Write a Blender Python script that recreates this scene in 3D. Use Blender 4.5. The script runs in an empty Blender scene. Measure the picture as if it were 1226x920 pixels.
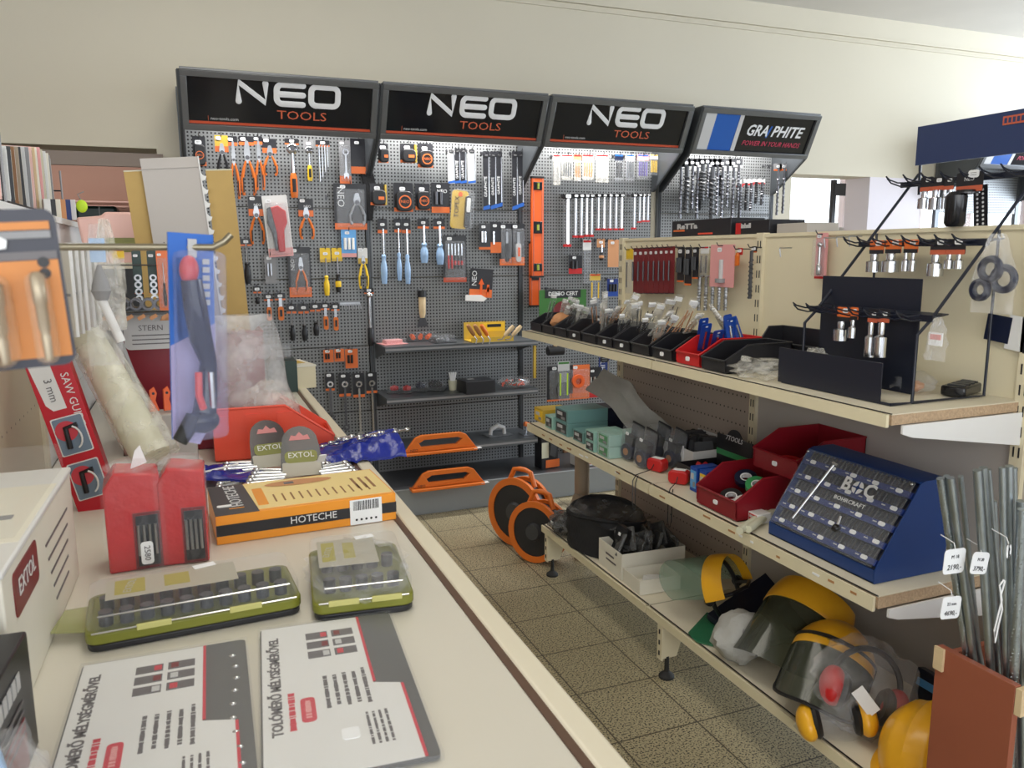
import bpy, math, random
from mathutils import Vector, Matrix, Euler
random.seed(7)
SC = bpy.context.scene
COL = SC.collection
PI = math.pi
R = math.radians

# ---------------------------------------------------------------- camera
CAMZ = 1.5
_p, _r, _y = R(9.4), R(-.29), R(21.66)
FW = Vector((math.sin(_y)*math.cos(_p), math.cos(_y)*math.cos(_p), -math.sin(_p)))
_r0 = Vector((math.cos(_y), -math.sin(_y), 0)); _u0 = _r0.cross(FW)
RT = _r0*math.cos(_r)+_u0*math.sin(_r); UP = -_r0*math.sin(_r)+_u0*math.cos(_r)
CP = Vector((0, 0, CAMZ))
cam = bpy.data.cameras.new('camera'); camo = bpy.data.objects.new('camera', cam); COL.objects.link(camo)
camo.matrix_world = Matrix(((RT.x, UP.x, -FW.x, CP.x), (RT.y, UP.y, -FW.y, CP.y), (RT.z, UP.z, -FW.z, CP.z), (0, 0, 0, 1)))
cam.sensor_width = 36; cam.lens = 950/1226*36; cam.clip_start = .05; cam.clip_end = 200
cam.dof.use_dof = True; cam.dof.focus_distance = 3.2; cam.dof.aperture_fstop = 11
SC.camera = camo

# ---------------------------------------------------------------- light
SC.view_settings.view_transform = 'Standard'; SC.view_settings.look = 'None'
SC.view_settings.gamma = 1; SC.view_settings.use_curve_mapping = False
SC.view_settings.exposure = 0.0
w = bpy.data.worlds.new('daylight'); SC.world = w; w.use_nodes = True
bg = w.node_tree.nodes['Background']; bg.inputs[0].default_value = (.86, .93, 1, 1); bg.inputs[1].default_value = 3.2
def area(name, loc, target, sx, sy, power, col):
    l = bpy.data.lights.new(name, 'AREA'); l.shape = 'RECTANGLE'; l.size = sx; l.size_y = sy; l.energy = power; l.color = col
    o = bpy.data.objects.new(name, l); COL.objects.link(o); o.location = loc
    o.rotation_euler = (Vector(target)-Vector(loc)).to_track_quat('-Z', 'Y').to_euler()
    return o
area('shop_window_light', (-1.2, -2.9, 2.1), (0.6, 3, 1.5), 4.5, 1.6, 44, (1, .94, .84))
area('side_window_light', (7.6, 2.6, 2.2), (1.8, 4.2, 1.7), 3.0, 1.6, 165, (.78, .88, 1))
area('ceiling_tube_light', (.4, 2.0, 3.12), (.4, 2.0, 0), .5, 3.6, 27, (1, .95, .84))
area('back_room_light', (-1.2, 7.0, 2.6), (-1, 7, 0), 1.5, 1.5, 30, (1, .9, .82))

# ---------------------------------------------------------------- pixel of the 1226x920 photograph -> point on a plane of the room
def ray(x, y): return FW + RT*((x-613)/950) - UP*((y-460)/950)
def onz(x, y, z): d = ray(x, y); return CP + d*((z-CAMZ)/d.z)
def onx(x, y, X): d = ray(x, y); return CP + d*(X/d.x)
def ony(x, y, Y): d = ray(x, y); return CP + d*(Y/d.y)

# ---------------------------------------------------------------- materials
MATS = {}
def mk(name, col, rough=.5, metal=0, noise=0, nscale=30, bump=0, bscale=60, trans=0, alpha=None, emit=0, coat=0, spec=.5):
    m = bpy.data.materials.new(name); m.use_nodes = True; nt = m.node_tree; N = nt.nodes; L = nt.links
    b = N['Principled BSDF']; b.inputs['Base Color'].default_value = (*col, 1)
    b.inputs['Roughness'].default_value = rough; b.inputs['Metallic'].default_value = metal
    b.inputs['Specular IOR Level'].default_value = spec
    if coat: b.inputs['Coat Weight'].default_value = coat; b.inputs['Coat Roughness'].default_value = .08
    if trans: b.inputs['Transmission Weight'].default_value = trans
    if emit: b.inputs['Emission Color'].default_value = (*col, 1); b.inputs['Emission Strength'].default_value = emit
    tc = N.new('ShaderNodeTexCoord')
    if noise:
        n = N.new('ShaderNodeTexNoise'); n.inputs['Scale'].default_value = nscale; n.inputs['Detail'].default_value = 4
        L.new(tc.outputs['Object'], n.inputs['Vector'])
        mx = N.new('ShaderNodeMix'); mx.data_type = 'RGBA'
        mx.inputs['A'].default_value = (*[c*(1-noise) for c in col], 1); mx.inputs['B'].default_value = (*[min(1, c*(1+noise)) for c in col], 1)
        L.new(n.outputs['Fac'], mx.inputs['Factor']); L.new(mx.outputs['Result'], b.inputs['Base Color'])
    if bump:
        n2 = N.new('ShaderNodeTexNoise'); n2.inputs['Scale'].default_value = bscale; n2.inputs['Detail'].default_value = 3
        L.new(tc.outputs['Object'], n2.inputs['Vector'])
        bp = N.new('ShaderNodeBump'); bp.inputs['Strength'].default_value = bump; bp.inputs['Distance'].default_value = .01
        L.new(n2.outputs['Fac'], bp.inputs['Height']); L.new(bp.outputs['Normal'], b.inputs['Normal'])
    if alpha is not None:
        t = N.new('ShaderNodeBsdfTransparent'); ms = N.new('ShaderNodeMixShader'); out = N['Material Output']
        if bump:
            cr = N.new('ShaderNodeMapRange'); cr.inputs['From Min'].default_value = .3; cr.inputs['From Max'].default_value = .7
            cr.inputs['To Min'].default_value = alpha*.35; cr.inputs['To Max'].default_value = min(1, alpha*1.9)
            L.new(n2.outputs['Fac'], cr.inputs['Value']); L.new(cr.outputs['Result'], ms.inputs['Fac'])
        else: ms.inputs['Fac'].default_value = alpha
        L.new(t.outputs[0], ms.inputs[1]); L.new(b.outputs[0], ms.inputs[2]); L.new(ms.outputs[0], out.inputs['Surface'])
    MATS[name] = m
    return m
def rgb(r, g, b):   # 8-bit display colour -> linear
    f = lambda c: ((c/255+.055)/1.055)**2.4 if c > 10 else c/255/12.92
    return (f(r), f(g), f(b))
for a in [
 ('black', (.012, .012, .014), .42, 0), ('blackgloss', (.01, .01, .012), .16, 0), ('blackcard', (.016, .016, .02), .35, 0), ('blackcloth', (.015, .015, .017), .9, 0, .2, 40, .3, 80),
 ('orange', rgb(232, 96, 30), .42, 0), ('orangecard', rgb(225, 112, 50), .4, 0), ('orangeplastic', rgb(218, 112, 34), .45, 0, .06, 20),
 ('white', (.8, .8, .79), .5, 0), ('tag', (.86, .87, .88), .55, 0), ('whitecard', rgb(222, 222, 220), .5, 0, .04, 12), ('paper', rgb(232, 228, 214), .6, 0, .04, 12),
 ('letter', (.72, .73, .74), .35, 0), ('tomato', rgb(196, 96, 66), .4, 0), ('redstripe', rgb(196, 82, 52), .4, 0),
 ('chrome', (.62, .63, .65), .18, 1), ('steel', (.42, .43, .45), .32, 1, .15, 60), ('zinc', (.44, .50, .54), .34, 1, .25, 35), ('darksteel', (.12, .12, .13), .35, .9),
 ('red', rgb(192, 30, 32), .4, 0), ('redplastic', rgb(232, 84, 60), .3, 0, .05, 9), ('darkred', rgb(132, 22, 34), .34, 0, .08, 12), ('redbag', rgb(196, 44, 48), .22, 0, .06, 30, .25, 40),
 ('yellow', rgb(236, 196, 42), .4, 0), ('yellowplastic', rgb(232, 178, 32), .3, 0, .05, 12), ('helmetyellow', rgb(238, 176, 40), .28, 0), ('gold', rgb(205, 170, 62), .4, 0),
 ('blue', rgb(24, 70, 160), .38, 0), ('blueface', rgb(28, 88, 172), .3, 0), ('deepblue', rgb(30, 52, 118), .35, 0, .06, 18), ('bluecase', rgb(26, 58, 116), .38, 0, .05, 15), ('bluebag', rgb(30, 44, 140), .2, 0, .1, 30, .4, 35), ('skyblue', rgb(90, 160, 220), .3, 0), ('bluehandle', rgb(150, 180, 215), .1, 0),
 ('green', rgb(60, 120, 50), .4, 0), ('lime', rgb(150, 160, 50), .38, 0), ('olive', rgb(122, 124, 44), .38, 0), ('visor', rgb(70, 140, 105), .12, 0), ('teal', rgb(110, 152, 150), .5, 0, .04, 15), ('teallight', rgb(150, 192, 180), .5, 0, .1, 30), ('limetoy', rgb(190, 225, 40), .5, 0), ('stripegreen', rgb(60, 150, 90), .4, 0),
 ('pink', rgb(235, 190, 180), .4, 0), ('pinkcard', rgb(226, 160, 158), .4, 0), ('magenta', rgb(200, 60, 90), .4, 0), ('purple', rgb(120, 110, 170), .4, 0),
 ('wood', rgb(176, 128, 82), .5, 0, .2, 25), ('palewood', rgb(214, 190, 150), .55, 0, .12, 30), ('cherry', rgb(150, 84, 60), .45, 0, .10, 8), ('chip', rgb(186, 160, 130), .8, 0, .35, 160, .4, 200), ('cardboard', rgb(186, 156, 96), .8, 0, .07, 20), ('browncard', rgb(150, 110, 78), .7, 0, .1, 20),
 ('cream', rgb(224, 216, 194), .45, 0, .03, 3), ('creamboard', rgb(224, 214, 184), .5, 0, .03, 3), ('shelfedge', rgb(226, 216, 184), .45, 0, .05, 20), ('counterwhite', rgb(214, 209, 196), .32, 0, .02, 2), ('brownstrip', rgb(92, 66, 50), .5, 0, .2, 40),
 ('beigemetal', rgb(168, 152, 132), .5, 0, .04, 4), ('panelgrey', rgb(180, 174, 168), .5, 0, .02, 5), ('grey', (.22, .22, .23), .45, 0), ('midgrey', rgb(140, 140, 142), .45, 0), ('lightgrey', rgb(196, 196, 196), .45, 0), ('charcoal', (.045, .047, .052), .4, 0),
 ('framegrey', rgb(112, 114, 116), .32, .55, .05, 8), ('gussetgrey', rgb(78, 82, 86), .4, .4), ('basegrey', rgb(142, 147, 150), .38, .3, .05, 6), ('shelfgrey', rgb(92, 96, 100), .35, .4, .05, 8),
 ('standblack', rgb(22, 27, 42), .4, 0), ('signglare', rgb(44, 58, 96), .3, 0), ('navy', rgb(20, 28, 52), .4, 0), ('rubber', (.02, .02, .02), .7, 0), ('signface', (.008, .009, .012), .14, 0),  # rack header sign is tinted bluer: bluish glare put into its colour
 ('maroon', rgb(120, 34, 38), .35, 0), ('greycloth', rgb(130, 132, 136), .85, 0, .1, 30, .3, 60), ('foamgrey', rgb(150, 148, 142), .55, 0, .08, 20, .3, 30), ('maskgrey', rgb(176, 176, 172), .85, 0, .08, 30, .3, 60), ('foam', rgb(206, 204, 180), .6, 0, .05, 20, .2, 30), ('tan', rgb(196, 140, 96), .6, 0),
]: mk(a[0], a[1], *a[2:])
mk('clear', (.6, .62, .65), .10, alpha=.07)
mk('clearwall', (.6, .62, .66), .08, alpha=.12)
mk('bluevinyl', (.5, .55, .85), .08, alpha=.16)
mk('bagtall', (.85, .85, .86), .12, alpha=.26, bump=1.0, bscale=12)
mk('bag', (.8, .8, .82), .12, alpha=.12, bump=1.0, bscale=18)
mk('bagwarm', (.88, .86, .78), .16, alpha=.26, bump=.8, bscale=22)
mk('bagdark', (.16, .16, .16), .2, alpha=.5, bump=.8, bscale=22)
mk('visorclear', rgb(120, 150, 130), .08, alpha=.32)
mk('visorgreen', rgb(50, 120, 85), .1, alpha=.85)
mk('visorsmoke', rgb(66, 70, 56), .1, alpha=.6)
mk('windowglass', (.9, .95, 1), .05, alpha=.06)
mk('greyish', rgb(98, 98, 98), .3)
mk('greyprint', rgb(104, 100, 102), .45)
mk('redline', rgb(202, 62, 76), .35)
mk('labelgrey', rgb(176, 172, 158), .4)
mk('olivelight', rgb(168, 160, 92), .4)
mk('limeclip', rgb(196, 192, 120), .3)
mk('clearolive', rgb(170, 175, 110), .2, alpha=.5)
mk('boxorange', rgb(236, 152, 42), .38)
mk('boxcream', rgb(238, 214, 146), .4)
mk('darkfilm', (.03, .03, .035), .18, alpha=.8)
mk('pinkhole', rgb(196, 120, 120), .4)
mk('winered', rgb(128, 12, 34), .32)
mk('darkgreen', rgb(36, 60, 56), .4)
mk('sawred', rgb(190, 24, 42), .35)
mk('bluegrey', rgb(110, 128, 146), .4)
mk('steelwarm', rgb(150, 142, 122), .3, .8)
mk('bluecardlight', rgb(58, 112, 200), .35)
mk('lilac', rgb(176, 168, 208), .35)
mk('redhandle', rgb(206, 70, 56), .35)
mk('navycard', rgb(36, 38, 54), .35)
mk('packorange', rgb(204, 128, 52), .4, 0, .12, 30)
mk('clearorange', rgb(240, 210, 180), .1, alpha=.18)
mk('pinkpipe', rgb(200, 160, 146), .5)
def M(n): return MATS[n]

def pegmat(name, col, pitch, r, metal=.3, rough=.4, hole=(.012, .012, .012), ax='X', pz=None):
    m = mk(name, col, rough, metal); nt = m.node_tree; N = nt.nodes; L = nt.links; b = N['Principled BSDF']
    tc = N.new('ShaderNodeTexCoord'); s = N.new('ShaderNodeSeparateXYZ'); L.new(tc.outputs['Object'], s.inputs[0])
    def mth(op, a, c=None):
        n = N.new('ShaderNodeMath'); n.operation = op
        for i, v in enumerate((a, c)):
            if v is None: continue
            if isinstance(v, (int, float)): n.inputs[i].default_value = v
            else: L.new(v, n.inputs[i])
        return n.outputs[0]
    def cell(o, q=None): return mth('MULTIPLY', mth('SUBTRACT', mth('FRACT', mth('MULTIPLY', o, 1/(q or pitch))), .5), (q or pitch)/pitch)
    a, c = cell(s.outputs[ax]), cell(s.outputs['Z'], pz)
    d = mth('SQRT', mth('ADD', mth('MULTIPLY', a, a), mth('MULTIPLY', c, c)))
    h = mth('LESS_THAN', d, r)
    mx = N.new('ShaderNodeMix'); mx.data_type = 'RGBA'; L.new(h, mx.inputs['Factor'])
    n = N.new('ShaderNodeTexNoise'); n.inputs['Scale'].default_value = 3; L.new(tc.outputs['Object'], n.inputs['Vector'])
    m2 = N.new('ShaderNodeMix'); m2.data_type = 'RGBA'; m2.inputs['A'].default_value = (*[x*.9 for x in col], 1); m2.inputs['B'].default_value = (*[x*1.1 for x in col], 1)
    L.new(n.outputs['Fac'], m2.inputs['Factor']); L.new(m2.outputs['Result'], mx.inputs['A']); mx.inputs['B'].default_value = (*hole, 1)
    L.new(mx.outputs['Result'], b.inputs['Base Color'])
pegmat('pegboard', rgb(134, 136, 137), .020, .25)

# ---------------------------------------------------------------- mesh builder
class MB:
    def __init__(s): s.v = []; s.f = []; s.m = []; s.ml = []; s.T = Matrix.Identity(4)
    def at(s, loc=(0, 0, 0), rot=(0, 0, 0), sc=(1, 1, 1)):
        s.T = Matrix.LocRotScale(Vector(loc), Euler(rot), Vector(sc)); return s
    def mi(s, mat):
        if mat not in s.ml: s.ml.append(mat)
        return s.ml.index(mat)
    def add(s, vs, fs, mat):
        o = len(s.v); k = s.mi(mat)
        s.v += [s.T @ Vector(p) for p in vs]
        for f in fs: s.f.append([o+i for i in f]); s.m.append(k)
        return s
    def box(s, c, d, mat, rot=(0, 0, 0), taper=1):
        e = Euler(rot).to_matrix(); vs = []
        for k in (-1, 1):
            t = taper if k > 0 else 1
            for i, j in ((-1, -1), (1, -1), (1, 1), (-1, 1)): vs.append(Vector(c)+e@Vector((i*d[0]/2*t, j*d[1]/2*t, k*d[2]/2)))
        return s.add(vs, [(3, 2, 1, 0), (4, 5, 6, 7), (0, 1, 5, 4), (1, 2, 6, 5), (2, 3, 7, 6), (3, 0, 4, 7)], mat)
    def cyl(s, a, b, r, mat, r1=None, n=12):
        a, b = Vector(a), Vector(b); r1 = r if r1 is None else r1; q = (b-a).to_track_quat('Z', 'Y'); vs = []
        for P, rr in ((a, r), (b, r1)):
            for i in range(n): vs.append(P+q@Vector((rr*math.cos(2*PI*i/n), rr*math.sin(2*PI*i/n), 0)))
        fs = [(i, (i+1) % n, n+(i+1) % n, n+i) for i in range(n)]+[tuple(range(n))[::-1], tuple(range(n, 2*n))]
        return s.add(vs, fs, mat)
    def tube(s, pts, r, mat, n=8, closed=False):
        P = [Vector(p) for p in pts]; rs = r if isinstance(r, (list, tuple)) else [r]*len(P); vs = []; q = None; up = None
        for i, p in enumerate(P):
            a = P[i-1] if (i or closed) else p; b = P[(i+1) % len(P)] if (i < len(P)-1 or closed) else p
            t = (b-a).normalized() if (b-a).length > 1e-9 else Vector((0, 0, 1))
            if up is None: up = t.orthogonal().normalized()
            else:
                up = (up-t*up.dot(t)); up = up.normalized() if up.length > 1e-6 else t.orthogonal().normalized()
            sd = t.cross(up)
            for k in range(n): vs.append(p+(up*math.cos(2*PI*k/n)+sd*math.sin(2*PI*k/n))*rs[i])
        fs = []; m = len(P)
        for i in range(m if closed else m-1):
            j = (i+1) % m
            for k in range(n): fs.append((i*n+k, i*n+(k+1) % n, j*n+(k+1) % n, j*n+k))
        if not closed: fs += [tuple(range(n))[::-1], tuple((m-1)*n+k for k in range(n))]
        return s.add(vs, fs, mat)
    def lathe(s, prof, mat, n=24, c=(0, 0, 0), axis='z'):
        vs = []
        for r, z in prof:
            for i in range(n):
                a = 2*PI*i/n; x, y = r*math.cos(a), r*math.sin(a)
                vs.append(Vector(c)+Vector({'z': (x, y, z), 'y': (x, z, y), 'x': (z, x, y)}[axis]))
        fs = [(j*n+i, j*n+(i+1) % n, (j+1)*n+(i+1) % n, (j+1)*n+i) for j in range(len(prof)-1) for i in range(n)]
        closed = prof[0] == prof[-1] or (len(prof) == 2 and prof[0][1] == prof[1][1])
        if prof[0][0] > 1e-5 and not closed: fs.append(tuple(range(n))[::-1])
        if prof[-1][0] > 1e-5 and not closed: fs.append(tuple((len(prof)-1)*n+i for i in range(n)))
        return s.add(vs, fs, mat)
    def prism(s, pts, y0, y1, mat, pl='xz'):
        f = {'xz': lambda a, b, c: (a, c, b), 'xy': lambda a, b, c: (a, b, c), 'yz': lambda a, b, c: (c, a, b)}[pl]
        n = len(pts); vs = [f(a, b, y0) for a, b in pts]+[f(a, b, y1) for a, b in pts]
        fs = [tuple(range(n))[::-1], tuple(range(n, 2*n))]+[(i, (i+1) % n, n+(i+1) % n, n+i) for i in range(n)]
        return s.add(vs, fs, mat)
    def sph(s, c, r, mat, n=16, m=10, zmin=-1, zmax=1):
        r = (r, r, r) if isinstance(r, (int, float)) else r; vs = []; a0, a1 = math.asin(zmin), math.asin(zmax)
        for j in range(m+1):
            a = a0+(a1-a0)*j/m
            for i in range(n):
                b = 2*PI*i/n; vs.append((c[0]+r[0]*math.cos(a)*math.cos(b), c[1]+r[1]*math.cos(a)*math.sin(b), c[2]+r[2]*math.sin(a)))
        return s.add(vs, [(j*n+i, j*n+(i+1) % n, (j+1)*n+(i+1) % n, (j+1)*n+i) for j in range(m) for i in range(n)], mat)
    def grid(s, fn, nu, nv, mat, th=0):
        vs = [Vector(fn(i/nu, j/nv)) for j in range(nv+1) for i in range(nu+1)]; w = nu+1
        fs = [(j*w+i, j*w+i+1, (j+1)*w+i+1, (j+1)*w+i) for j in range(nv) for i in range(nu)]
        s.add(vs, fs, mat)
        if th:
            h = Vector(th) if not isinstance(th, (int, float)) else Vector((0, 0, -th)); k = len(vs)
            v2 = [p+h for p in vs]
            rim = [j for j in range(w)]+[j*w+nu for j in range(1, nv+1)]+[nv*w+j for j in range(nu-1, -1, -1)]+[j*w for j in range(nv-1, 0, -1)]
            s.add(v2, [f[::-1] for f in fs], mat)
            o = len(s.v)-2*k
            for a, b in zip(rim, rim[1:]+rim[:1]): s.f.append([o+b, o+a, o+k+a, o+k+b]); s.m.append(s.mi(mat))
        return s
    def text(s, t, size, mat, c=(0, 0, 0), face='-y', rz=0, depth=.0006, wid=None, shear=0, bold=0, al='CENTER'):
        cu = bpy.data.curves.new('t', 'FONT'); cu.body = t; cu.size = size; cu.align_x = al; cu.align_y = 'CENTER'
        cu.extrude = depth/2; cu.resolution_u = 2; cu.shear = shear; cu.offset = bold
        o = bpy.data.objects.new('t', cu); me = bpy.data.meshes.new_from_object(o)
        vs = [v.co.copy() for v in me.vertices]
        if wid and vs:
            xs = [v.x for v in vs]; k = wid/(max(xs)-min(xs)+1e-9)
            for v in vs: v.x *= k
        fs = [tuple(p.vertices) for p in me.polygons]
        B = {'-y': Matrix(((1, 0, 0), (0, 0, -1), (0, 1, 0))), 'z': Matrix.Identity(3), '-x': Matrix(((0, 0, -1), (-1, 0, 0), (0, 1, 0))), '+x': Matrix(((0, 0, 1), (1, 0, 0), (0, 1, 0)))}[face]
        Z = Matrix.Rotation(rz, 3, 'Z')
        vs = [Vector(c)+B@(Z@v) for v in vs]
        bpy.data.objects.remove(o); bpy.data.curves.remove(cu); bpy.data.meshes.remove(me)
        return s.add(vs, fs, mat)
    def out(s, name, parent=None, bev=0, smooth=True, label=None, kind=None):
        me = bpy.data.meshes.new(name); me.from_pydata([tuple(v) for v in s.v], [], s.f)
        for m in s.ml: me.materials.append(M(m))
        me.polygons.foreach_set('material_index', s.m)
        if smooth: me.polygons.foreach_set('use_smooth', [True]*len(s.f))
        me.update()
        if smooth: me.set_sharp_from_angle(angle=R(38))
        o = bpy.data.objects.new(name, me); COL.objects.link(o)
        if parent: o.parent = parent
        if bev:
            b = o.modifiers.new('bevel', 'BEVEL'); b.width = bev; b.segments = 2; b.limit_method = 'ANGLE'; b.angle_limit = R(40)
        if label: o['label'] = label
        if kind: o['kind'] = kind
        return o
def thing(name, label, cat, loc=(0, 0, 0), rot=(0, 0, 0), group=None):
    o = bpy.data.objects.new(name, None); COL.objects.link(o); o.location = loc; o.rotation_euler = rot
    o.empty_display_size = .02; o['label'] = label; o['category'] = cat
    if group: o['group'] = group
    return o
def tag(o, label, cat, group=None, loc=None, rot=None):
    o['label'] = label; o['category'] = cat
    if group: o['group'] = group
    if loc is not None: o.location = loc
    if rot is not None: o.rotation_euler = rot
    return o
def copy_thing(o, loc, rot=None, label=None, group=None):
    def rec(a, par):
        c = a.copy(); COL.objects.link(c); c.parent = par
        for ch in [k for k in bpy.data.objects if k.parent == a]: rec(ch, c)
        return c
    c = rec(o, None); c.location = loc
    if rot is not None: c.rotation_euler = rot
    if label: c['label'] = label
    if group: c['group'] = group; o['group'] = group
    return c
def rrect(w, h, r, cx=0, cy=0, n=4):
    pts = []
    for sx, sy, a0 in ((1, 1, 0), (-1, 1, 90), (-1, -1, 180), (1, -1, 270)):
        for i in range(n+1):
            a = R(a0+90*i/n); pts.append((cx+sx*(w/2-r)+r*math.cos(a), cy+sy*(h/2-r)+r*math.sin(a)))
    return pts
ORD = ['first', 'second', 'third', 'fourth', 'fifth', 'sixth', 'seventh', 'eighth', 'ninth', 'tenth', 'eleventh', 'twelfth', 'thirteenth', 'fourteenth', 'fifteenth', 'sixteenth', 'seventeenth', 'eighteenth', 'nineteenth', 'twentieth']
pegmat('beigeperf', rgb(172, 158, 146), .025, .14, 0, .5, (.02, .018, .015), 'Y', .055)
pegmat('beigeperfleft', rgb(196, 184, 160), .05, .06, 0, .5, (.03, .025, .02), 'Y', .2)
pegmat('whiteperf', rgb(226, 226, 228), .012, .18, 0, .5, (.25, .25, .27), 'Y', .16)
# ================================================================ the room
WY = 4.80                       # face of the back wall
def wallmat(name, col, stain):
    m = mk(name, col, .75); nt = m.node_tree; N = nt.nodes; L = nt.links; b = N['Principled BSDF']
    tc = N.new('ShaderNodeTexCoord'); n = N.new('ShaderNodeTexNoise'); n.inputs['Scale'].default_value = 1.3; n.inputs['Detail'].default_value = 6
    L.new(tc.outputs['Object'], n.inputs['Vector']); r = N.new('ShaderNodeValToRGB')
    r.color_ramp.elements[0].position = .3; r.color_ramp.elements[0].color = (*[c*(1-stain) for c in col], 1)
    r.color_ramp.elements[1].position = .7; r.color_ramp.elements[1].color = (*col, 1)
    L.new(n.outputs['Fac'], r.inputs['Fac']); L.new(r.outputs['Color'], b.inputs['Base Color'])
    n2 = N.new('ShaderNodeTexNoise'); n2.inputs['Scale'].default_value = 90; L.new(tc.outputs['Object'], n2.inputs['Vector'])
    bp = N.new('ShaderNodeBump'); bp.inputs['Strength'].default_value = .08; L.new(n2.outputs['Fac'], bp.inputs['Height']); L.new(bp.outputs['Normal'], b.inputs['Normal'])
wallmat('wallpaint', rgb(214, 207, 188), .04); wallmat('ceilpaint', rgb(222, 218, 212), .08); wallmat('sidepaint', rgb(222, 216, 222), .05); wallmat('pinkwall', rgb(190, 150, 132), .08)
def floormat():
    m = mk('terrazzo', (.3, .27, .2), .38); nt = m.node_tree; N = nt.nodes; L = nt.links; b = N['Principled BSDF']
    tc = N.new('ShaderNodeTexCoord'); s = N.new('ShaderNodeSeparateXYZ'); L.new(tc.outputs['Object'], s.inputs[0])
    ns = N.new('ShaderNodeTexNoise'); ns.inputs['Scale'].default_value = 165; ns.inputs['Detail'].default_value = 3; L.new(tc.outputs['Object'], ns.inputs['Vector'])
    r = N.new('ShaderNodeValToRGB'); e = r.color_ramp.elements
    e[0].position = .0; e[0].color = (*rgb(36, 34, 30), 1); e[1].position = .42; e[1].color = (*rgb(52, 48, 40), 1)
    a = e.new(.46); a.color = (*rgb(168, 158, 130), 1); c = e.new(.7); c.color = (*rgb(186, 176, 146), 1)
    L.new(ns.outputs['Fac'], r.inputs['Fac'])
    r2 = N.new('ShaderNodeValToRGB'); r2.color_ramp.elements[0].color = (.72, .7, .66, 1); r2.color_ramp.elements[1].color = (1.08, 1.06, 1.0, 1)
    n3 = N.new('ShaderNodeTexNoise'); n3.inputs['Scale'].default_value = 2.2; n3.inputs['Detail'].default_value = 5; L.new(tc.outputs['Object'], n3.inputs['Vector']); L.new(n3.outputs['Fac'], r2.inputs['Fac'])
    mu = N.new('ShaderNodeMix'); mu.data_type = 'RGBA'; mu.blend_type = 'MULTIPLY'; mu.inputs['Factor'].default_value = 1
    L.new(r.outputs['Color'], mu.inputs['A']); L.new(r2.outputs['Color'], mu.inputs['B'])
    def mth(op, a, c=None):
        n = N.new('ShaderNodeMath'); n.operation = op
        for i, q in enumerate((a, c)):
            if q is None: continue
            if isinstance(q, (int, float)): n.inputs[i].default_value = q
            else: L.new(q, n.inputs[i])
        return n.outputs[0]
    def joint(o, off): # distance to the nearest tile joint, 0.3 m tiles
        return mth('ABSOLUTE', mth('SUBTRACT', mth('FRACT', mth('MULTIPLY', mth('ADD', o, -off), 1/.29)), .5))
    g = mth('GREATER_THAN', mth('MAXIMUM', joint(s.outputs['X'], 1.13), joint(s.outputs['Y'], 3.707)), .4905)
    m3 = N.new('ShaderNodeMix'); m3.data_type = 'RGBA'; L.new(g, m3.inputs['Factor']); L.new(mu.outputs['Result'], m3.inputs['A']); m3.inputs['B'].default_value = (*rgb(74, 66, 52), 1)
    L.new(m3.outputs['Result'], b.inputs['Base Color'])
    rr = N.new('ShaderNodeMapRange'); rr.inputs['To Min'].default_value = .28; rr.inputs['To Max'].default_value = .55; L.new(n3.outputs['Fac'], rr.inputs['Value']); L.new(rr.outputs['Result'], b.inputs['Roughness'])
floormat()
def struct(name, mb, **k): return mb.out(name, kind='structure', smooth=False, **k)
struct('floor', MB().box((3, 4, -.05), (14, 14, .1), 'terrazzo'))
struct('ceiling', MB().box((3, 2.5, 3.24), (14, 11, .08), 'ceilpaint'))
# back wall: openings left (x<-.12, z<2.03) and right (4.12<x<8, .9<z<2.05)
mb = MB()
mb.box((3, WY+.12, 2.63), (14, .24, 1.14), 'wallpaint')
mb.box((1.99, WY+.12, 1.03), (4.26, .24, 2.06), 'wallpaint')
struct('wall_back', mb)
mb = MB(); mb.box((3, WY-.012, 3.055), (14, .024, .016), 'wallpaint'); mb.box((3, WY-.006, 3.018), (14, .012, .012), 'wallpaint'); mb.box((3, WY-.006, 3.13), (14, .012, .14), 'wallpaint')
struct('trim_1', mb)
mb = MB(); mb.box((-1.6, WY-.012, 1.995), (2.98, .03, .07), 'midgrey')
mk('frametaupe', rgb(140, 126, 116), .6); mb.ml = ['frametaupe']; struct('trim_2', mb)
# the store room beyond the left opening
mk('corrugated', rgb(98, 64, 50), .6); 
mb = MB()
for i in range(56): mb.box((-3.6+i*.07, 6.3, 2.30), (.035, 2.6, .03), 'corrugated')
mb.box((-1.7, 6.3, 2.34), (4, 2.6, .04), 'corrugated'); struct('ceiling_store', mb)
struct('wall_store', MB().box((-1.5, 8.6, 1.4), (5, .1, 2.8), 'pinkwall'))
struct('wall_store_right', MB().box((.62, 6.8, 1.4), (.1, 3.6, 2.8), 'pinkwall'))
# street side behind the camera and the right end, each with a large shop window opening
mb = MB(); mb.box((3, -3.3, .4), (14, .2, .8), 'sidepaint'); mb.box((3, -3.3, 2.95), (14, .2, .5), 'sidepaint'); mb.box((-3.4, -3.3, 1.6), (1.2, .2, 3.2), 'sidepaint'); mb.box((7.5, -3.3, 1.6), (5, .2, 3.2), 'sidepaint'); struct('wall_front', mb)
mb = MB(); mb.box((9.6, 2, .45), (.2, 10, .9), 'sidepaint'); mb.box((9.6, 2, 2.85), (.2, 10, .7), 'sidepaint'); mb.box((9.6, -2, 1.6), (.2, 2.6, 3.2), 'sidepaint'); struct('wall_right', mb)
struct('wall_left', MB().box((-3.9, 4, 1.6), (.1, 10, 3.2), 'sidepaint'))
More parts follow.
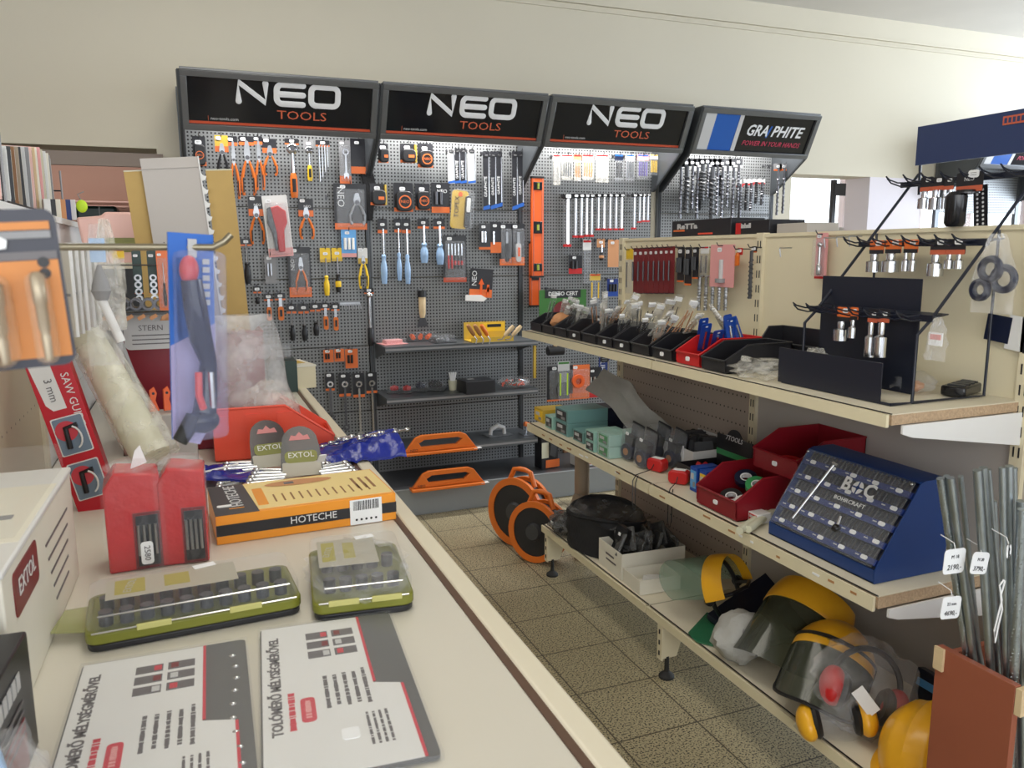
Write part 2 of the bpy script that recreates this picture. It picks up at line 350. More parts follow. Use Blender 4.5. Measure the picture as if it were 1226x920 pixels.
# right end of the room: pillar, windows to the street
def window(n, x0, x1, z0, z1, y, bars):
    fr = MB()
    for z in (z0, z1): fr.box(((x0+x1)/2, y, z), (x1-x0+.1, .07, .08), 'windowwhite')
    for x in [x0+(x1-x0)*k/bars for k in range(bars+1)]: fr.box((x, y, (z0+z1)/2), (.07, .07, z1-z0+.08), 'windowwhite')
    o = struct('window_%d' % n, fr)
    MB().box(((x0+x1)/2, y, (z0+z1)/2), (x1-x0, .006, z1-z0), 'windowglass').out('pane', o)
mk('windowwhite', rgb(232, 214, 212), .45)
window(1, 4.98, 7.4, .95, 2.25, 6.0, 3)
mb = MB(); mb.box((6.0, 6.06, .45), (3.4, .12, .9), 'sidepaint'); mb.box((4.6, 6.06, 1.6), (.66, .12, 1.5), 'sidepaint'); mb.box((6.0, 6.06, 2.75), (3.4, .12, .9), 'sidepaint'); struct('wall_back_right', mb)
struct('wall_pillar', MB().box((5.14, WY+.12, 1.03), (.54, .24, 2.06), 'sidepaint'))
window(2, 5.46, 9.4, .95, 2.02, 4.9, 3)
struct('wall_window_sill', MB().box((7.4, WY+.12, .45), (4.1, .24, .9), 'sidepaint'))
# ================================================================ the grey tool display wall: four bays
PY = 4.76                                    # front face of the perforated panels
def ribbon(mb, pts, w, mat, y): # flat round-ended stroke on a sign face (local x,z)
    T = mb.T.copy(); mb.T = T @ Matrix.Translation((0, y, 0)) @ Matrix.Diagonal((1, .12, 1, 1))
    mb.tube([(a, 0, b) for a, b in pts], w/2, mat, 8)
    for a, b in (pts[0], pts[-1]): mb.sph((a, 0, b), w/2, mat, 8, 6)
    mb.T = T
def arc(cx, cz, r, a0, a1, n=5): return [(cx+r*math.cos(R(a0+(a1-a0)*i/n)), cz+r*math.sin(R(a0+(a1-a0)*i/n))) for i in range(n+1)]
def neo(mb, x, z, h, mat, y=-.004, w=None):   # the rounded wordmark, x = left edge, z = bottom
    w = w or h*.2; q = h*1.36
    ribbon(mb, [(x, z), (x, z+h), (x+q, z), (x+q, z+h)], w, mat, y)
    x += q*1.42; r = h*.28
    ribbon(mb, [(x+q, z)]+arc(x+r, z+r, r, 270, 180)+arc(x+r, z+h-r, r, 180, 90)+[(x+q, z+h)], w, mat, y)
    ribbon(mb, [(x+.05*h, z+h/2), (x+q, z+h/2)], w, mat, y)
    x += q*1.32
    ribbon(mb, arc(x+r, z+r, r, 270, 180)+arc(x+r, z+h-r, r, 180, 90)+arc(x+q*1.05-r, z+h-r, r, 90, 0)+arc(x+q*1.05-r, z+r, r, 0, -90)+[(x+r, z)], w, mat, y)
HW, HH = .955, .292                           # header face
def header(root, kind, wd):
    A = math.atan2(.13, .26); base = dict(loc=(wd/2, -.395, 2.25), rot=(A, 0, 0)); W = wd-.02
    m = MB().at(**base); t = .030
    for sz in (1, -1): m.box((0, 0, sz*(HH/2-t/2)), (W, .03, t), 'framegrey')
    for sx in (1, -1): m.box((sx*(W/2-t/2), 0, 0), (t, .03, HH-2*t), 'framegrey')
    m.T = Matrix.Identity(4); m.box((wd/2, -.23, 2.385), (W, .46, .012), 'framegrey')
    hd = m.out('header_frame', root, bev=.002)
    m = MB().at(**base); iw, ih = W-2*t, HH-2*t
    if kind == 'neo':
        m.box((0, .006, 0), (iw, .012, ih), 'signface'); f = m.out('sign_face', hd)
        m = MB().at(**base); x0 = -iw/2
        neo(m, x0+iw*.262, .008, ih*.41, 'letter', -.004, ih*.13)
        m.text('TOOLS', .062, 'tomato', (x0+iw*.605, -.002, -ih*.22), wid=iw*.275)
        m.text('neo-tools.com', .022, 'lightgrey', (x0+iw*.185, -.002, -ih*.37), wid=iw*.145); m.box((x0+iw*.10, -.001, -ih*.37), (.0018, .002, .026), 'tomato')
        m.box((0, -.001, -ih*.465), (iw, .002, ih*.055), 'redstripe'); m.out('lettering', hd)
    else:
        m.box((iw*.165, .006, 0), (iw*.67, .012, ih), 'signface'); m.box((-iw*.45, .006, 0), (iw*.10, .012, ih), 'lightgrey'); m.box((-iw*.29, .006, 0), (iw*.22, .012, ih), 'blueface')
        f = m.out('sign_face', hd)
        m = MB().at(**base); m.box((-iw*.175, -.001, 0), (iw*.035, .002, ih), 'lightgrey')
        m.text('GRA', .098, 'letter', (-iw*.005, -.002, .02), shear=.25, bold=.0022, wid=iw*.19); m.text('PHITE', .098, 'letter', (iw*.27, -.002, .02), shear=.25, bold=.0022, wid=iw*.3)
        m.prism([(iw*.085, -.02), (iw*.10, -.02), (iw*.125, .055), (iw*.11, .055)], -.002, -.001, 'blueface')
        m.text('POWER IN YOUR HANDS', .045, 'magenta', (iw*.16, -.002, -.062), shear=.25, wid=iw*.54); m.out('lettering', hd)
    return hd
def gusset(root, x):
    m = MB(); m.prism([(-.458, 2.38), (-.33, 2.12), (-.015, 1.90), (0, 1.90), (0, 2.38)], x-.008, x+.008, 'gussetgrey', 'yz')
    m.tube([(x, -.455, 2.375), (x, -.335, 2.125), (x, -.03, 1.915)], .012, 'gussetgrey', 6); return m.out('side_bracket', root)
def bay(label, x0, wd, kind, right_upright=False):
    root = thing('tool_display_bay', label, 'display wall', (x0, PY, 0), group=None)
    for i, z in enumerate((.15, .55, .95, 1.355, 1.76)):
        h = (.405 if i in (2, 3) else .40) if i < 4 else .62
        o = MB().box((wd/2, .012, z+h/2), (wd-.03, .022, h-.004), 'pegboard').out('perforated_panel', root, bev=.0015)
    for x in ([0, wd] if right_upright else [0]):
        MB().box((x, .012, 1.2), (.028, .03, 2.36), 'shelfgrey').box((x-.006, -.004, 1.2), (.003, .004, 2.3), 'black').box((x+.006, -.004, 1.2), (.003, .004, 2.3), 'black').out('upright', root)
    hd = header(root, kind, wd)
    MB().cyl((.08, -.20, 2.355), (wd-.08, -.20, 2.355), .012, 'white', n=12).box((wd/2, -.20, 2.372), (wd-.1, .04, .012), 'white').out('tube_lamp', root)
    l = area('header_tube_light', (x0+wd/2, PY-.20, 2.33), (x0+wd/2, PY-.02, 1.2), wd-.2, .05, LAMPW*(.45 if x0 < .5 else 1), (1, .98, .95)); gusset(root, .006); gusset(root, wd-.008)
    return root
LAMPW = 15
BAYS = []
BAYS.append(bay('grey pegboard bay under the leftmost of the three NEO headers, full of pliers and cutters', -.01, .985, 'neo'))
BAYS.append(bay('grey pegboard bay with four steel shelves under the middle NEO header', .98, .97, 'neo'))
BAYS.append(bay('grey pegboard bay under the rightmost NEO header, behind the orange levels', 1.955, .97, 'neo'))
BAYS.append(bay('grey pegboard bay under the GRAPHITE header, hung with long drill bits', 2.975, .94, 'graphite', True))
BX = [-.01, .98, 1.955, 2.975]
# shelves of the second bay
for i, (z, fy) in enumerate(((.97, -.30), (.67, -.30), (.355, -.30))):
    m = MB(); m.box((.485, fy/2, z-.005), (.95, -fy, .01), 'shelfgrey'); m.box((.485, fy-.004, z-.016), (.95, .010, .034), 'shelfgrey'); m.box((.485, fy-.0095, z-.017), (.95, .001, .012), 'midgrey')
    o = m.out('shelf', BAYS[1], bev=.002)
    for x in (.02, .95): MB().prism([(0, z-.01), (fy*.95, z-.01), (fy*.95, z-.03), (0, z-.10)], x-.003, x+.003, 'shelfgrey', 'yz').out('bracket', BAYS[1])
m = MB(); m.box((.96, -.225, .148), (2.93, .45, .012), 'charcoal'); m.box((.96, -.452, .078), (2.93, .012, .155), 'basegrey'); m.box((.96, -.452, .158), (2.93, .016, .010), 'basegrey')
m.box((.96, -.44, .006), (2.93, .02, .012), 'black'); tag(m.out('base_plinth', None, bev=.002), 'long low grey steel plinth running along the floor under the display wall', 'plinth', loc=(.98, PY, 0))
# second display near the street window
b5 = thing('tool_display_bay', 'free-standing display with a GRAPHITE header by the bright street window, far right', 'display wall', (5.53, PY, 0))
header(b5, 'graphite', .95); gusset(b5, .002); gusset(b5, .948)
MB().box((.02, .012, 1.2), (.04, .03, 2.36), 'shelfgrey').out('upright', b5); MB().box((.93, .012, 1.2), (.04, .03, 2.36), 'shelfgrey').out('upright', b5)
MB().box((.475, .012, 2.05), (.9, .02, .5), 'pegboard').out('perforated_panel', b5); MB().box((.475, .012, .55), (.9, .02, .9), 'pegboard').out('perforated_panel', b5)
MB().box((.475, -.14, 1.05), (.9, .28, .02), 'shelfgrey').out('shelf', b5)

# ================================================================ right-hand shelving run
GX0, GX1 = 1.45, 1.885; TZ, MZ, BZ = 1.13, .69, .235
def leg(root, y):
    m = MB().prism([(GX0+.0, .215), (GX0+.11, .215), (GX0+.065, .075), (GX0+.0, .075)], y-.004, y+.004, 'creamboard'); m.box((GX0-.002, y, .145), (.006, .03, .14), 'creamboard')
    for k in range(3): m.box((GX0-.006, y, .10+.04*k), (.003, .006, .016), 'black')
    o = m.out('leg', root); MB().lathe([(.028, 0), (.028, .008), (.02, .016), (.009, .024), (.007, .08)], 'rubber', 20, (GX0+.028, y, 0)).out('foot', o)
def gondola(y0, y1, label, lower, joints=True, shelves=True, legs=()):
    root = thing('shelving_unit', label, 'shelves', (0, 0, 0))
    L = y1-y0; yc = (y0+y1)/2
    MB().box((GX1+.012, yc, 1.335), (.022, L-.03, .44), 'creamboard').out('upper_back_panel', root, bev=.002)
    MB().box((GX1+.012, yc, .66), (.022, L-.03, .89), lower).out('lower_back_panel', root, bev=.002)
    MB().box((GX1+.012, yc, 1.556), (.035, L, .012), 'creamboard').out('top_rail', root)
    for y in (y1,)+((y0,) if not shelves else ()):
        m = MB().box((GX1+.002, y, .80), (.03, .034, 1.53), 'creamboard')
        for k in range(28):
            for s in (-.007, .007): m.box((GX1-.0135, y+s, .12+k*.052), (.002, .0035, .026), 'black')
        m.out('upright', root)
    if shelves:
        for nm, z, th in (('shelf', TZ, .024), ('shelf', MZ, .03), ('shelf', BZ, .024)):
            ya = y0; yb = y1 if y1 < 3 else {TZ: 3.50, MZ: 3.44, BZ: 3.27}[z]
            m = MB(); m.box(((GX0+GX1)/2+.004, (ya+yb)/2, z-th/2), (GX1-GX0-.008, yb-ya-.003, th), 'chip' if z > .3 else 'cream')
            m.box(((GX0+GX1)/2+.004, (ya+yb)/2+.001, z+.0005), (GX1-GX0-.008, yb-ya-.001, .003), 'cream')
            o = m.out(nm, root)
            m = MB(); m.box((GX0-.004, (ya+yb)/2, z-th/2-.001), (.008, yb-ya-.004, th+.006), 'shelfedge'); m.box((GX0+.008, (ya+yb)/2, z+.0025), (.003, yb-ya-.004, .002), 'black')
            random.seed(int(z*100)+int(ya*10))
            if z == MZ:
                for k in range(9):
                    yy = ya+.06+random.random()*(yb-ya-.12); m.box((GX0-.0085, yy, z-.006-random.random()*.015), (.001, .01+random.random()*.03, .006), 'wood' if k % 3 else 'tag')
            m.out('edge_strip', o)
            if ya < 2 and z > .3:
                MB().prism([(GX0+.03, z-th), (GX1, z-th), (GX1, z-th-.085), (GX0+.06, z-th-.03), (GX0+.03, z-th-.02)], ya-.012, ya-.006, 'white').out('bracket', root)
    if not shelves:
        MB().box(((GX0+GX1)/2+.004, 1.23, BZ-.012), (GX1-GX0-.008, .17, .024), 'cream').box((GX0-.004, 1.23, BZ-.012), (.008, .17, .03), 'shelfedge').out('shelf', root)
    for y in legs: leg(root, y)
    return root
gondola(2.335, 3.32, 'far cream shelving unit with perforated beige back, next to the grey display wall', 'beigeperf', legs=(2.24, 3.22))
gondola(1.325, 2.33, 'middle cream shelving unit carrying the blue drill bit case and the wire rack', 'panelgrey', legs=(1.36,))
gondola(.33, 1.32, 'nearest cream shelving unit without shelves, cut off by the right edge', 'panelgrey', shelves=False)

# ================================================================ counter in the foreground and the unit behind it
CZ = .90
ct = thing('sales_counter', 'long cream counter with a brown inlay line, running towards the tool wall', 'counter', (0, 0, 0))
m = MB(); m.box((-.01, 2.1, CZ-.018), (.80, 3.8, .036), 'counterwhite'); m.out('worktop', ct, bev=.003)
m = MB(); m.box((.396, 2.1, CZ-.012), (.013, 3.8, .026), 'brownstrip'); m.out('inlay_strip', ct)
m = MB(); m.box((.421, 2.1, CZ-.015), (.038, 3.8, .040), 'cream'); m.out('edging', ct, bev=.005)
MB().box((-.02, 2.1, .43), (.66, 3.7, .86), 'cream').out('cabinet_body', ct)
lf = thing('shelving_unit', 'tall cream peg shelving unit rising behind the left side of the counter', 'shelves', (0, 0, 0))
MB().box((-.435, 1.5, 1.25), (.03, 2.0, .72), 'beigeperfleft').out('back_panel', lf); MB().box((-.435, 3.25, 1.25), (.03, 1.5, .72), 'whiteperf').out('back_panel', lf)
MB().box((-.435, 2.25, 1.617), (.05, 3.5, .02), 'white').out('top_rail', lf)
MB().box((-.24, 3.3, 1.462), (.36, .44, .02), 'cream').out('shelf', lf)
for y in (.55, 1.5, 2.5, 3.98): MB().box((-.425, y, 1.25), (.03, .035, .72), 'cream').out('upright', lf)
# ================================================================ hanging goods: builders (origin top centre, hangs down -z, faces -y)
def tagpart(root, x, z, w=.022, y=-.004, mat='tag', h=None, rot=0):
    h = h or w*.62; m = MB(); m.T = Matrix.Translation((x, y, z)) @ Matrix.Rotation(rot, 4, 'Y')
    m.prism(rrect(w, h, h*.3, n=2), -.0006, .0006, mat)
    for k in range(2): m.box((0, -.0008, h*(.14-.28*k)), (w*.55, .0006, h*.07), 'midgrey')
    return m.out('price_tag', root)
def card(root, w, z0, z1, mat, band=None, bandmat='orangecard', y=0, name='card', r=.004):
    m = MB(); c = (z0+z1)/2; h = z0-z1
    m.prism(rrect(w, h, min(r, w*.3, h*.3), 0, c, 2), y-.0008, y+.0008, mat)
    if band: m.box((0, y-.0012, z1+h*band/2), (w*.985, .0008, h*band), bandmat)
    return m.out(name, root)
def wordmark(root, txt, x, z, size, mat='letter', y=-.0025, rz=0, wid=None, name='lettering', **k):
    return MB().text(txt, size, mat, (x, y, z), rz=rz, wid=wid, **k).out(name, root, smooth=False)
def pliers(root, w, h, grip='orangeplastic', x=0, z=0, y=-.008, head=.36, grip2=None, fat=1):
    hh = h*head; m = MB()
    m.T = Matrix.Translation((x, y, z))
    for s in (-1, 1): m.prism([(0, 0), (s*w*.10, -hh*.05), (s*w*.2, -hh*.6), (s*w*.12, -hh), (0, -hh*1.05)][::s], -.004, .004, 'steel')
    m.cyl((0, -.007, -hh*.8), (0, .007, -hh*.8), w*.14, 'darksteel'); m.out('jaws', root)
    for s in (-1, 1):
        m = MB(); m.T = Matrix.Translation((x, y, z)); r = w*.085*fat
        m.tube([(s*w*.10, 0, -hh*.95), (s*w*.26, 0, -hh-(h-hh)*.2), (s*w*.40, 0, -hh-(h-hh)*.5), (s*w*.38, 0, -hh-(h-hh)*.8), (s*w*.32, 0, -h+r)], [r*.7, r, r*1.15, r*1.1, r*.9], grip if s < 0 or not grip2 else grip2, 8)
        m.tube([(s*w*.33, -r*.6, -hh-(h-hh)*.45), (s*w*.34, -r*.7, -h+r*3)], r*.55, 'black', 6)
        m.out('handle', root)
def shaft_tool(root, w, h, kind, grip='orangeplastic', grip2='black', x=0, z=0, y=-.010):
    T = Matrix.Translation((x, y, z)); m = MB(); m.T = T; g = MB(); g.T = T
    if kind == 'screwdriver':
        m.cyl((0, 0, 0), (0, 0, -h*.48), w*.11, 'chrome', n=8); g.lathe([(w*.16, -h*.46), (w*.28, -h*.50), (w*.2, -h*.56), (w*.34, -h*.66), (w*.36, -h*.86), (w*.28, -h), (.0001, -h)], grip2, 10)
        g.lathe([(w*.345, -h*.68), (w*.375, -h*.72), (w*.37, -h*.84), (w*.3, -h*.9)], grip, 10); m.out('shaft', root)
    elif kind == 'ratchet':
        m.sph((0, 0, -w*.5), (w*.5, w*.22, w*.5), 'chrome', 12, 8); m.cyl((0, 0, -w*.8), (0, 0, -h*.6), w*.15, 'chrome', w*.12); m.cyl((0, -w*.3, -w*.5), (0, 0, -w*.5), w*.2, 'darksteel'); m.out('ratchet_head', root)
        g.tube([(0, 0, -h*.55), (0, 0, -h*.62), (0, 0, -h*.9), (0, 0, -h)], [w*.2, w*.3, w*.34, w*.28], grip, 10); g.tube([(0, -w*.2, -h*.66), (0, -w*.24, -h*.9)], w*.18, grip2, 8)
    elif kind == 'wrench':
        m.lathe([(w*.27, -.0045), (w*.5, -.0045), (w*.5, .0045), (w*.27, .0045), (w*.27, -.0045)], 'chrome', 16, (0, 0, -w*.5), 'y'); m.box((0, 0, -h*.5), (w*.28, .006, h-w*1.6), 'chrome')
        m.prism([(-w*.3, -h+w*.1), (-w*.42, -h+w*.9), (0, -h+w*1.3), (w*.42, -h+w*.9), (w*.3, -h+w*.1), (w*.12, -h+w*.55), (-w*.12, -h+w*.55)], -.004, .004, 'chrome'); m.out('wrench_body', root); return
    elif kind == 'bar':
        m.sph((0, 0, -w*.4), (w*.5, w*.4, w*.4), 'chrome', 10, 8); m.cyl((0, 0, -w*.5), (0, 0, -h*.7), w*.22, 'chrome'); m.out('shaft', root)
        g.tube([(0, 0, -h*.66), (0, 0, -h*.7), (0, 0, -h*.96), (0, 0, -h)], [w*.26, w*.38, w*.42, w*.3], grip, 10)
    elif kind == 'bit':
        n = 26; m.cyl((0, 0, 0), (0, 0, -h), w*.28, grip, n=8)
        m.tube([(w*.26*math.cos(i*1.05), w*.26*math.sin(i*1.05), -h*.18-(h*.80)*i/(n*2)) for i in range(n*2+1)], w*.16, grip, 5); m.out('drill_bit', root); return
    elif kind == 'knife':
        m.box((0, 0, -h*.2), (w*.4, .004, h*.4), 'steel'); m.out('blade', root); g.prism(rrect(w*.7, h*.62, w*.3, 0, -h*.68), -.008, .008, grip)
        g.box((0, -.009, -h*.66), (w*.3, .004, h*.3), grip2)
    elif kind == 'brush':
        m.tube([(0, 0, 0), (0, 0, -h*.1), (0, 0, -h*.5), (0, 0, -h*.6)], [w*.18, w*.34, w*.3, w*.2], 'palewood', 10); m.tube([(0, 0, .0), (0, 0, -h*.14)], w*.4, 'black', 10); m.out('wooden_handle', root)
        g.prism([(-w*.25, -h*.6), (w*.25, -h*.6), (w*.5, -h*.8), (-w*.5, -h*.8)], -.006, .006, 'darksteel')
    elif kind == 'hex':
        for i in range(4): m.tube([(w*(-.3+.2*i)+w*.15, -.003*i, 0), (w*(-.3+.2*i), -.003*i, -w*.1), (w*(-.3+.2*i), -.003*i, -h*(1-.13*i))], w*.05, 'chrome', 6)
        m.out('hex_keys', root); return
    elif kind == 'chisel':
        m.prism([(-w*.3, -h), (w*.3, -h), (w*.3, -h*.75), (w*.12, -h*.55), (-w*.12, -h*.55), (-w*.3, -h*.75)], -.003, .003, 'chrome'); m.out('blade', root); g.tube([(0, 0, 0), (0, 0, -h*.1), (0, 0, -h*.35), (0, 0, -h*.56)], [w*.2, w*.32, w*.36, w*.2], grip, 10)
    g.out('handle', root)
def bubble(root, w, z0, z1, d=.02, mat='clearwall'):
    MB().box((0, -d/2-.001, (z0+z1)/2), (w, d, z0-z1), mat).out('blister', root, bev=min(.008, w*.2))
def hangpos(x0, y0, x1, y1, pl='y', Y=4.67):
    f = (lambda a, b: ony(a, b, Y)) if pl == 'y' else (lambda a, b: onx(a, b, Y)); xc, yc = (x0+x1)/2, (y0+y1)/2
    a, b, l, r = f(xc, y0), f(xc, y1), f(x0, yc), f(x1, yc)
    return a, (r-l).length, a.z-b.z
def pack_header(root, w, h, hc, hs='NEO', bandmat='orangecard', body=True):
    card(root, w, 0, -h*hc, 'blackcard', .28, bandmat); tagpart(root, -w*.18, -h*hc*.35, min(.03, w*.45), -.0025)
def mk_item(k, root, w, h, o):
    g = o.get('g', 'orangeplastic'); g2 = o.get('g2', 'black')
    if k == 'pliers':
        hc = o.get('hc', .22)
        if hc: card(root, w*.95, 0, -h*hc*1.25, o.get('cm', 'blackcard'), .35, o.get('bm', 'orangecard'), y=.002); tagpart(root, -w*.2, -h*.05, min(.028, w*.5), -.002)
        pliers(root, w, h*(1-hc*.6), g, z=-h*hc*.6, head=o.get('head', .36), fat=o.get('fat', 1), grip2=o.get('gg'))
        if hc and o.get('txt'): wordmark(root, o['txt'], w*.1, -h*hc*.55, w*.22)
    elif k == 'tool':
        hc = o.get('hc', .16)
        if hc: card(root, w*1.05, 0, -h*hc, o.get('cm', 'blackcard'), .22, o.get('bm', 'orangecard'), y=.001); tagpart(root, 0, -h*hc*.4, min(.026, w*.75), -.002, h=min(.016, h*hc*.45))
        shaft_tool(root, w*o.get('tw', .8), h*(1-hc*.7), o['t'], g, g2, z=-h*hc*.7)
    elif k == 'blister':
        card(root, w, 0, -h, o.get('cm', 'blackcard'), o.get('band', .18), o.get('bm', 'orangecard')); bubble(root, w*.86, -h*.12, -h*.95, .022)
        T = o.get('t'); iz = -h*.2
        if T == 'pliers': pliers(root, w*.55, h*.72, g, x=w*o.get('tx', .05), z=iz)
        elif T: shaft_tool(root, w*o.get('tw', .4), h*.72, T, g, g2, x=w*o.get('tx', .05), z=iz)
        tagpart(root, -w*.22, -h*.07, min(.03, w*.35), -.0025)
        if o.get('txt'): wordmark(root, o['txt'], -w*.3 if o.get('vert') else 0, -h*(.35 if o.get('vert') else .12), o.get('ts', w*.22), o.get('tmat', 'letter'), rz=R(90) if o.get('vert') else 0)
    elif k == 'tape':
        card(root, w*.92, 0, -h*.96, 'blackcard', .14, 'orangecard', y=.002)
        m = MB(); m.prism(rrect(w*.8, h*.66, w*.24, 0, -h*.62), -.038, -.002, 'black'); m.out('case', root, bev=.005)
        if o.get('round'):
            m = MB(); m.lathe([(w*.30, -.0385), (w*.30, -.041), (w*.245, -.041), (w*.245, -.0385), (w*.30, -.0385)], 'orangecard', 24, (0, 0, -h*.64), 'y'); m.text('NEO', w*.2, 'orangecard', (0, -.0395, -h*.64)); m.out('emblem', root)
        else: MB().box((w*.12, -.039, -h*.66), (w*.34, .003, h*.14), 'orangecard').out('belt_clip', root)
        if o.get('side'): MB().box((w*.43, -.012, -h*.5), (w*.1, .024, h*.9), 'gold').out('tape_edge', root)
        tagpart(root, -w*.05, -h*.2, min(.034, w*.55), -.0035)
    elif k == 'bladepack':
        bmt = o.get('cm', 'blackcard'); card(root, w, 0, -h, bmt)
        m = MB(); m.prism([(-w/2, -h), (w/2, -h*.97), (w/2, -h*.9), (-w/2, -h*.94)], -.003, -.001, 'blueface'); m.box((w*.38, -.0018, -h*.5), (w*.16, .0012, h*.8), 'chrome'); m.out('blade_edge', root)
        MB().text('GRAPHITE', w*.62, 'letter' if bmt != 'white' else 'black', (-w*.12, -.002, -h*.6), rz=R(90), wid=None).out('lettering', root, smooth=False); tagpart(root, 0, -h*.07, w*.8, -.003, 'black')
    elif k == 'tube':
        MB().box((0, 0, -h*.05), (w*1.1, .026, h*.10), 'blackgloss').out('cap', root, bev=.002); m = MB().box((0, 0, -h*.52), (w*.8, .018, h*.86), 'clearwall'); m.out('sleeve', root, bev=.002)
        s = MB(); s.cyl((0, 0, -h*.1), (0, 0, -h*.94), w*.22, o.get('g', 'steel'), n=8); s.out('drill_bit', root); MB().box((0, 0, -h*.97), (w*.9, .022, h*.05), 'red').out('end_plug', root); tagpart(root, 0, -h*.05, w*.7, -.0145)
    elif k == 'pouch':
        card(root, w, 0, -h*.24, o.get('cm', 'white'), None); MB().box((0, -.003, -h*.6), (w*.96, .006, h*.78), 'bagwarm' if o.get('warm') else 'clearwall').out('pouch', root, bev=.002)
        m = MB()
        for i in range(o.get('n', 4)): m.box((w*(-.3+.6*i/max(1, o.get('n', 4)-1)), -.004, -h*.58), (w*.10, .004, h*.56), o.get('g', 'steel'))
        m.out('contents', root); MB().box((0, -.0015, -h*.04), (w*.9, .0012, h*.05), o.get('bm', 'red')).out('stripe', root)
    elif k == 'smallpack':
        card(root, w, 0, -h, o.get('cm', 'blackcard'), o.get('band', .3), o.get('bm', 'orangecard')); m = MB()
        for i in range(o.get('n', 3)): m.cyl((w*(-.26+.26*i), -.010, -h*.3), (w*(-.26+.26*i), -.010, -h*.72), w*.10, o.get('g', 'chrome'), n=10)
        m.out('contents', root); tagpart(root, -w*.1, -h*.12, min(.026, w*.5), -.003)
    return root
KNAME = {'pliers': ('pliers', 'pliers'), 'tape': ('tape_measure', 'tape measure'), 'bladepack': ('saw_blade_pack', 'saw blades'), 'tube': ('drill_bit_pack', 'drill bit'), 'pouch': ('blade_pouch', 'packet'), 'smallpack': ('small_parts_pack', 'packet')}
def hook(par, x, z, L, up=.018, y0=0):
    m = MB(); m.tube([(x, y0, z), (x, y0-L, z), (x, y0-L-.008, z+up)], .0024, 'darksteel', 5); m.box((x, y0-.002, z), (.012, .004, .02), 'darksteel'); return m.out('hook', par)
def hang(k, x0, y0, x1, y1, label, name=None, cat=None, group=None, rot=0, Y=4.675, **o):
    a, w, h = hangpos(x0, y0, x1, y1, 'y', Y); n, c = KNAME.get(k, ('tool_pack', 'packaged tool'))
    if not name and o.get('t'): n, c = {'screwdriver': ('screwdriver', 'screwdriver'), 'ratchet': ('ratchet_wrench', 'wrench'), 'wrench': ('spanner', 'wrench'), 'bar': ('breaker_bar', 'wrench'), 'pliers': ('pliers', 'pliers'), 'knife': ('utility_knife', 'knife'), 'brush': ('wire_brush', 'brush'), 'hex': ('hex_key_set', 'hex keys'), 'bit': ('drill_bit', 'drill bit'), 'chisel': ('chisel', 'chisel')}[o['t']]
    r = thing(name or n, label, cat or c, a, (0, rot, 0), group); mk_item(k, r, w, h, o)
    for i, b in enumerate(BX):
        if b <= a.x < b+.985 and a.z > .9: hook(BAYS[i], a.x-b, a.z-.004, PY-a.y+.02); break
    return r
# ================================================================ goods on the leftmost bay
H = hang
H('tape', 229, 163, 246, 200, 'orange and black pipe cutter pack hung highest at the far left of the pegboard', 'pipe_cutter', 'cutter', round=True)
H('pliers', 256, 162, 273, 234, 'long black bolt cutter with a small yellow header tag, left of the orange cutters', 'bolt_cutter', 'cutter', g='black', head=.22, cm='gold', fat=1.2)
H('pliers', 272, 163, 284, 240, 'orange-handled long pliers hanging just right of the black bolt cutter', g='orangeplastic', head=.4, hc=.12, fat=1.6)
H('pliers', 285, 163, 304, 236, 'widest orange and black long-handled cutter in the top left cluster', 'cable_cutter', 'cutter', head=.38, hc=.12, fat=1.1)
H('pliers', 303, 163, 314, 229, 'orange and black water pump pliers at the right end of the top left cluster', head=.42, hc=.12, fat=1.6)
H('pliers', 313, 166, 331, 212, 'small pincers with thin red-black handles on an orange and black header card', head=.35, hc=.3)
H('tool', 341, 166, 357, 237, 'chrome ratchet wrench with a thick orange handle, hung in the top row', t='ratchet', hc=.1, tw=.9)
H('tool', 363, 168, 375, 217, 'short ratchet spanner with a small yellow grip in the top row', t='ratchet', g='yellow', g2='black', hc=.2, cm='midgrey', bm='midgrey')
H('tool', 378, 168, 394, 218, 'bundle of shiny silver hex keys in the top row of the left bay', t='hex', hc=.15, tw=1)
H('blister', 405, 168, 419, 220, 'chrome pipe spanner in a clear pack with an orange foot, top row', cm='midgrey', t='wrench', tw=.55, name='spanner', cat='wrench')
H('smallpack', 419, 166, 438, 208, 'flat black packet with an orange band beside the header bracket', n=0, name='sandpaper_pack', band=.2)
r = thing('work_trousers', 'dark folded work garment hanging from the bracket between the first two headers', 'clothing', ony(440, 205, 4.69))
m = MB(); m.prism([(-.045, 0), (.03, .0), (.045, -.08), (.02, -.28), (-.01, -.28), (-.02, -.1)], -.012, .012, 'blackcloth'); m.out('cloth', r, bev=.004)
H('pliers', 296, 235, 315, 294, 'end cutting pliers with orange handles on a black NEO card, left of the pink pack', txt='NEO', hc=.32, head=.3)
r = thing('pipe_cutter', 'large red pipe cutter in a pale tall blister pack, left of the orange snips', 'cutter', ony(328, 234, 4.66), (0, R(-4), 0))
card(r, .135, 0, -.335, 'whitecard', .14, 'pinkcard'); m = MB(); m.prism([(-.045, -.07), (.01, -.055), (.05, -.09), (.052, -.15), (.03, -.19), (.022, -.31), (-.012, -.31), (-.016, -.20), (-.052, -.15)], -.03, -.006, 'red'); m.out('cutter_body', r, bev=.006)
m = MB(); m.prism([(-.05, -.07), (-.03, -.06), (-.012, -.2), (-.016, -.30), (-.03, -.30), (-.035, -.2), (-.055, -.15)], -.034, -.004, 'blackgloss'); m.out('jaw', r, bev=.003)
bubble(r, .12, -.04, -.325, .036); tagpart(r, -.035, -.03, .03, -.003)
H('pliers', 356, 238, 375, 288, 'orange-handled tin snips on a small black NEO header card, second row', 'tin_snips', 'snips', txt='NEO', hc=.34, head=.34)
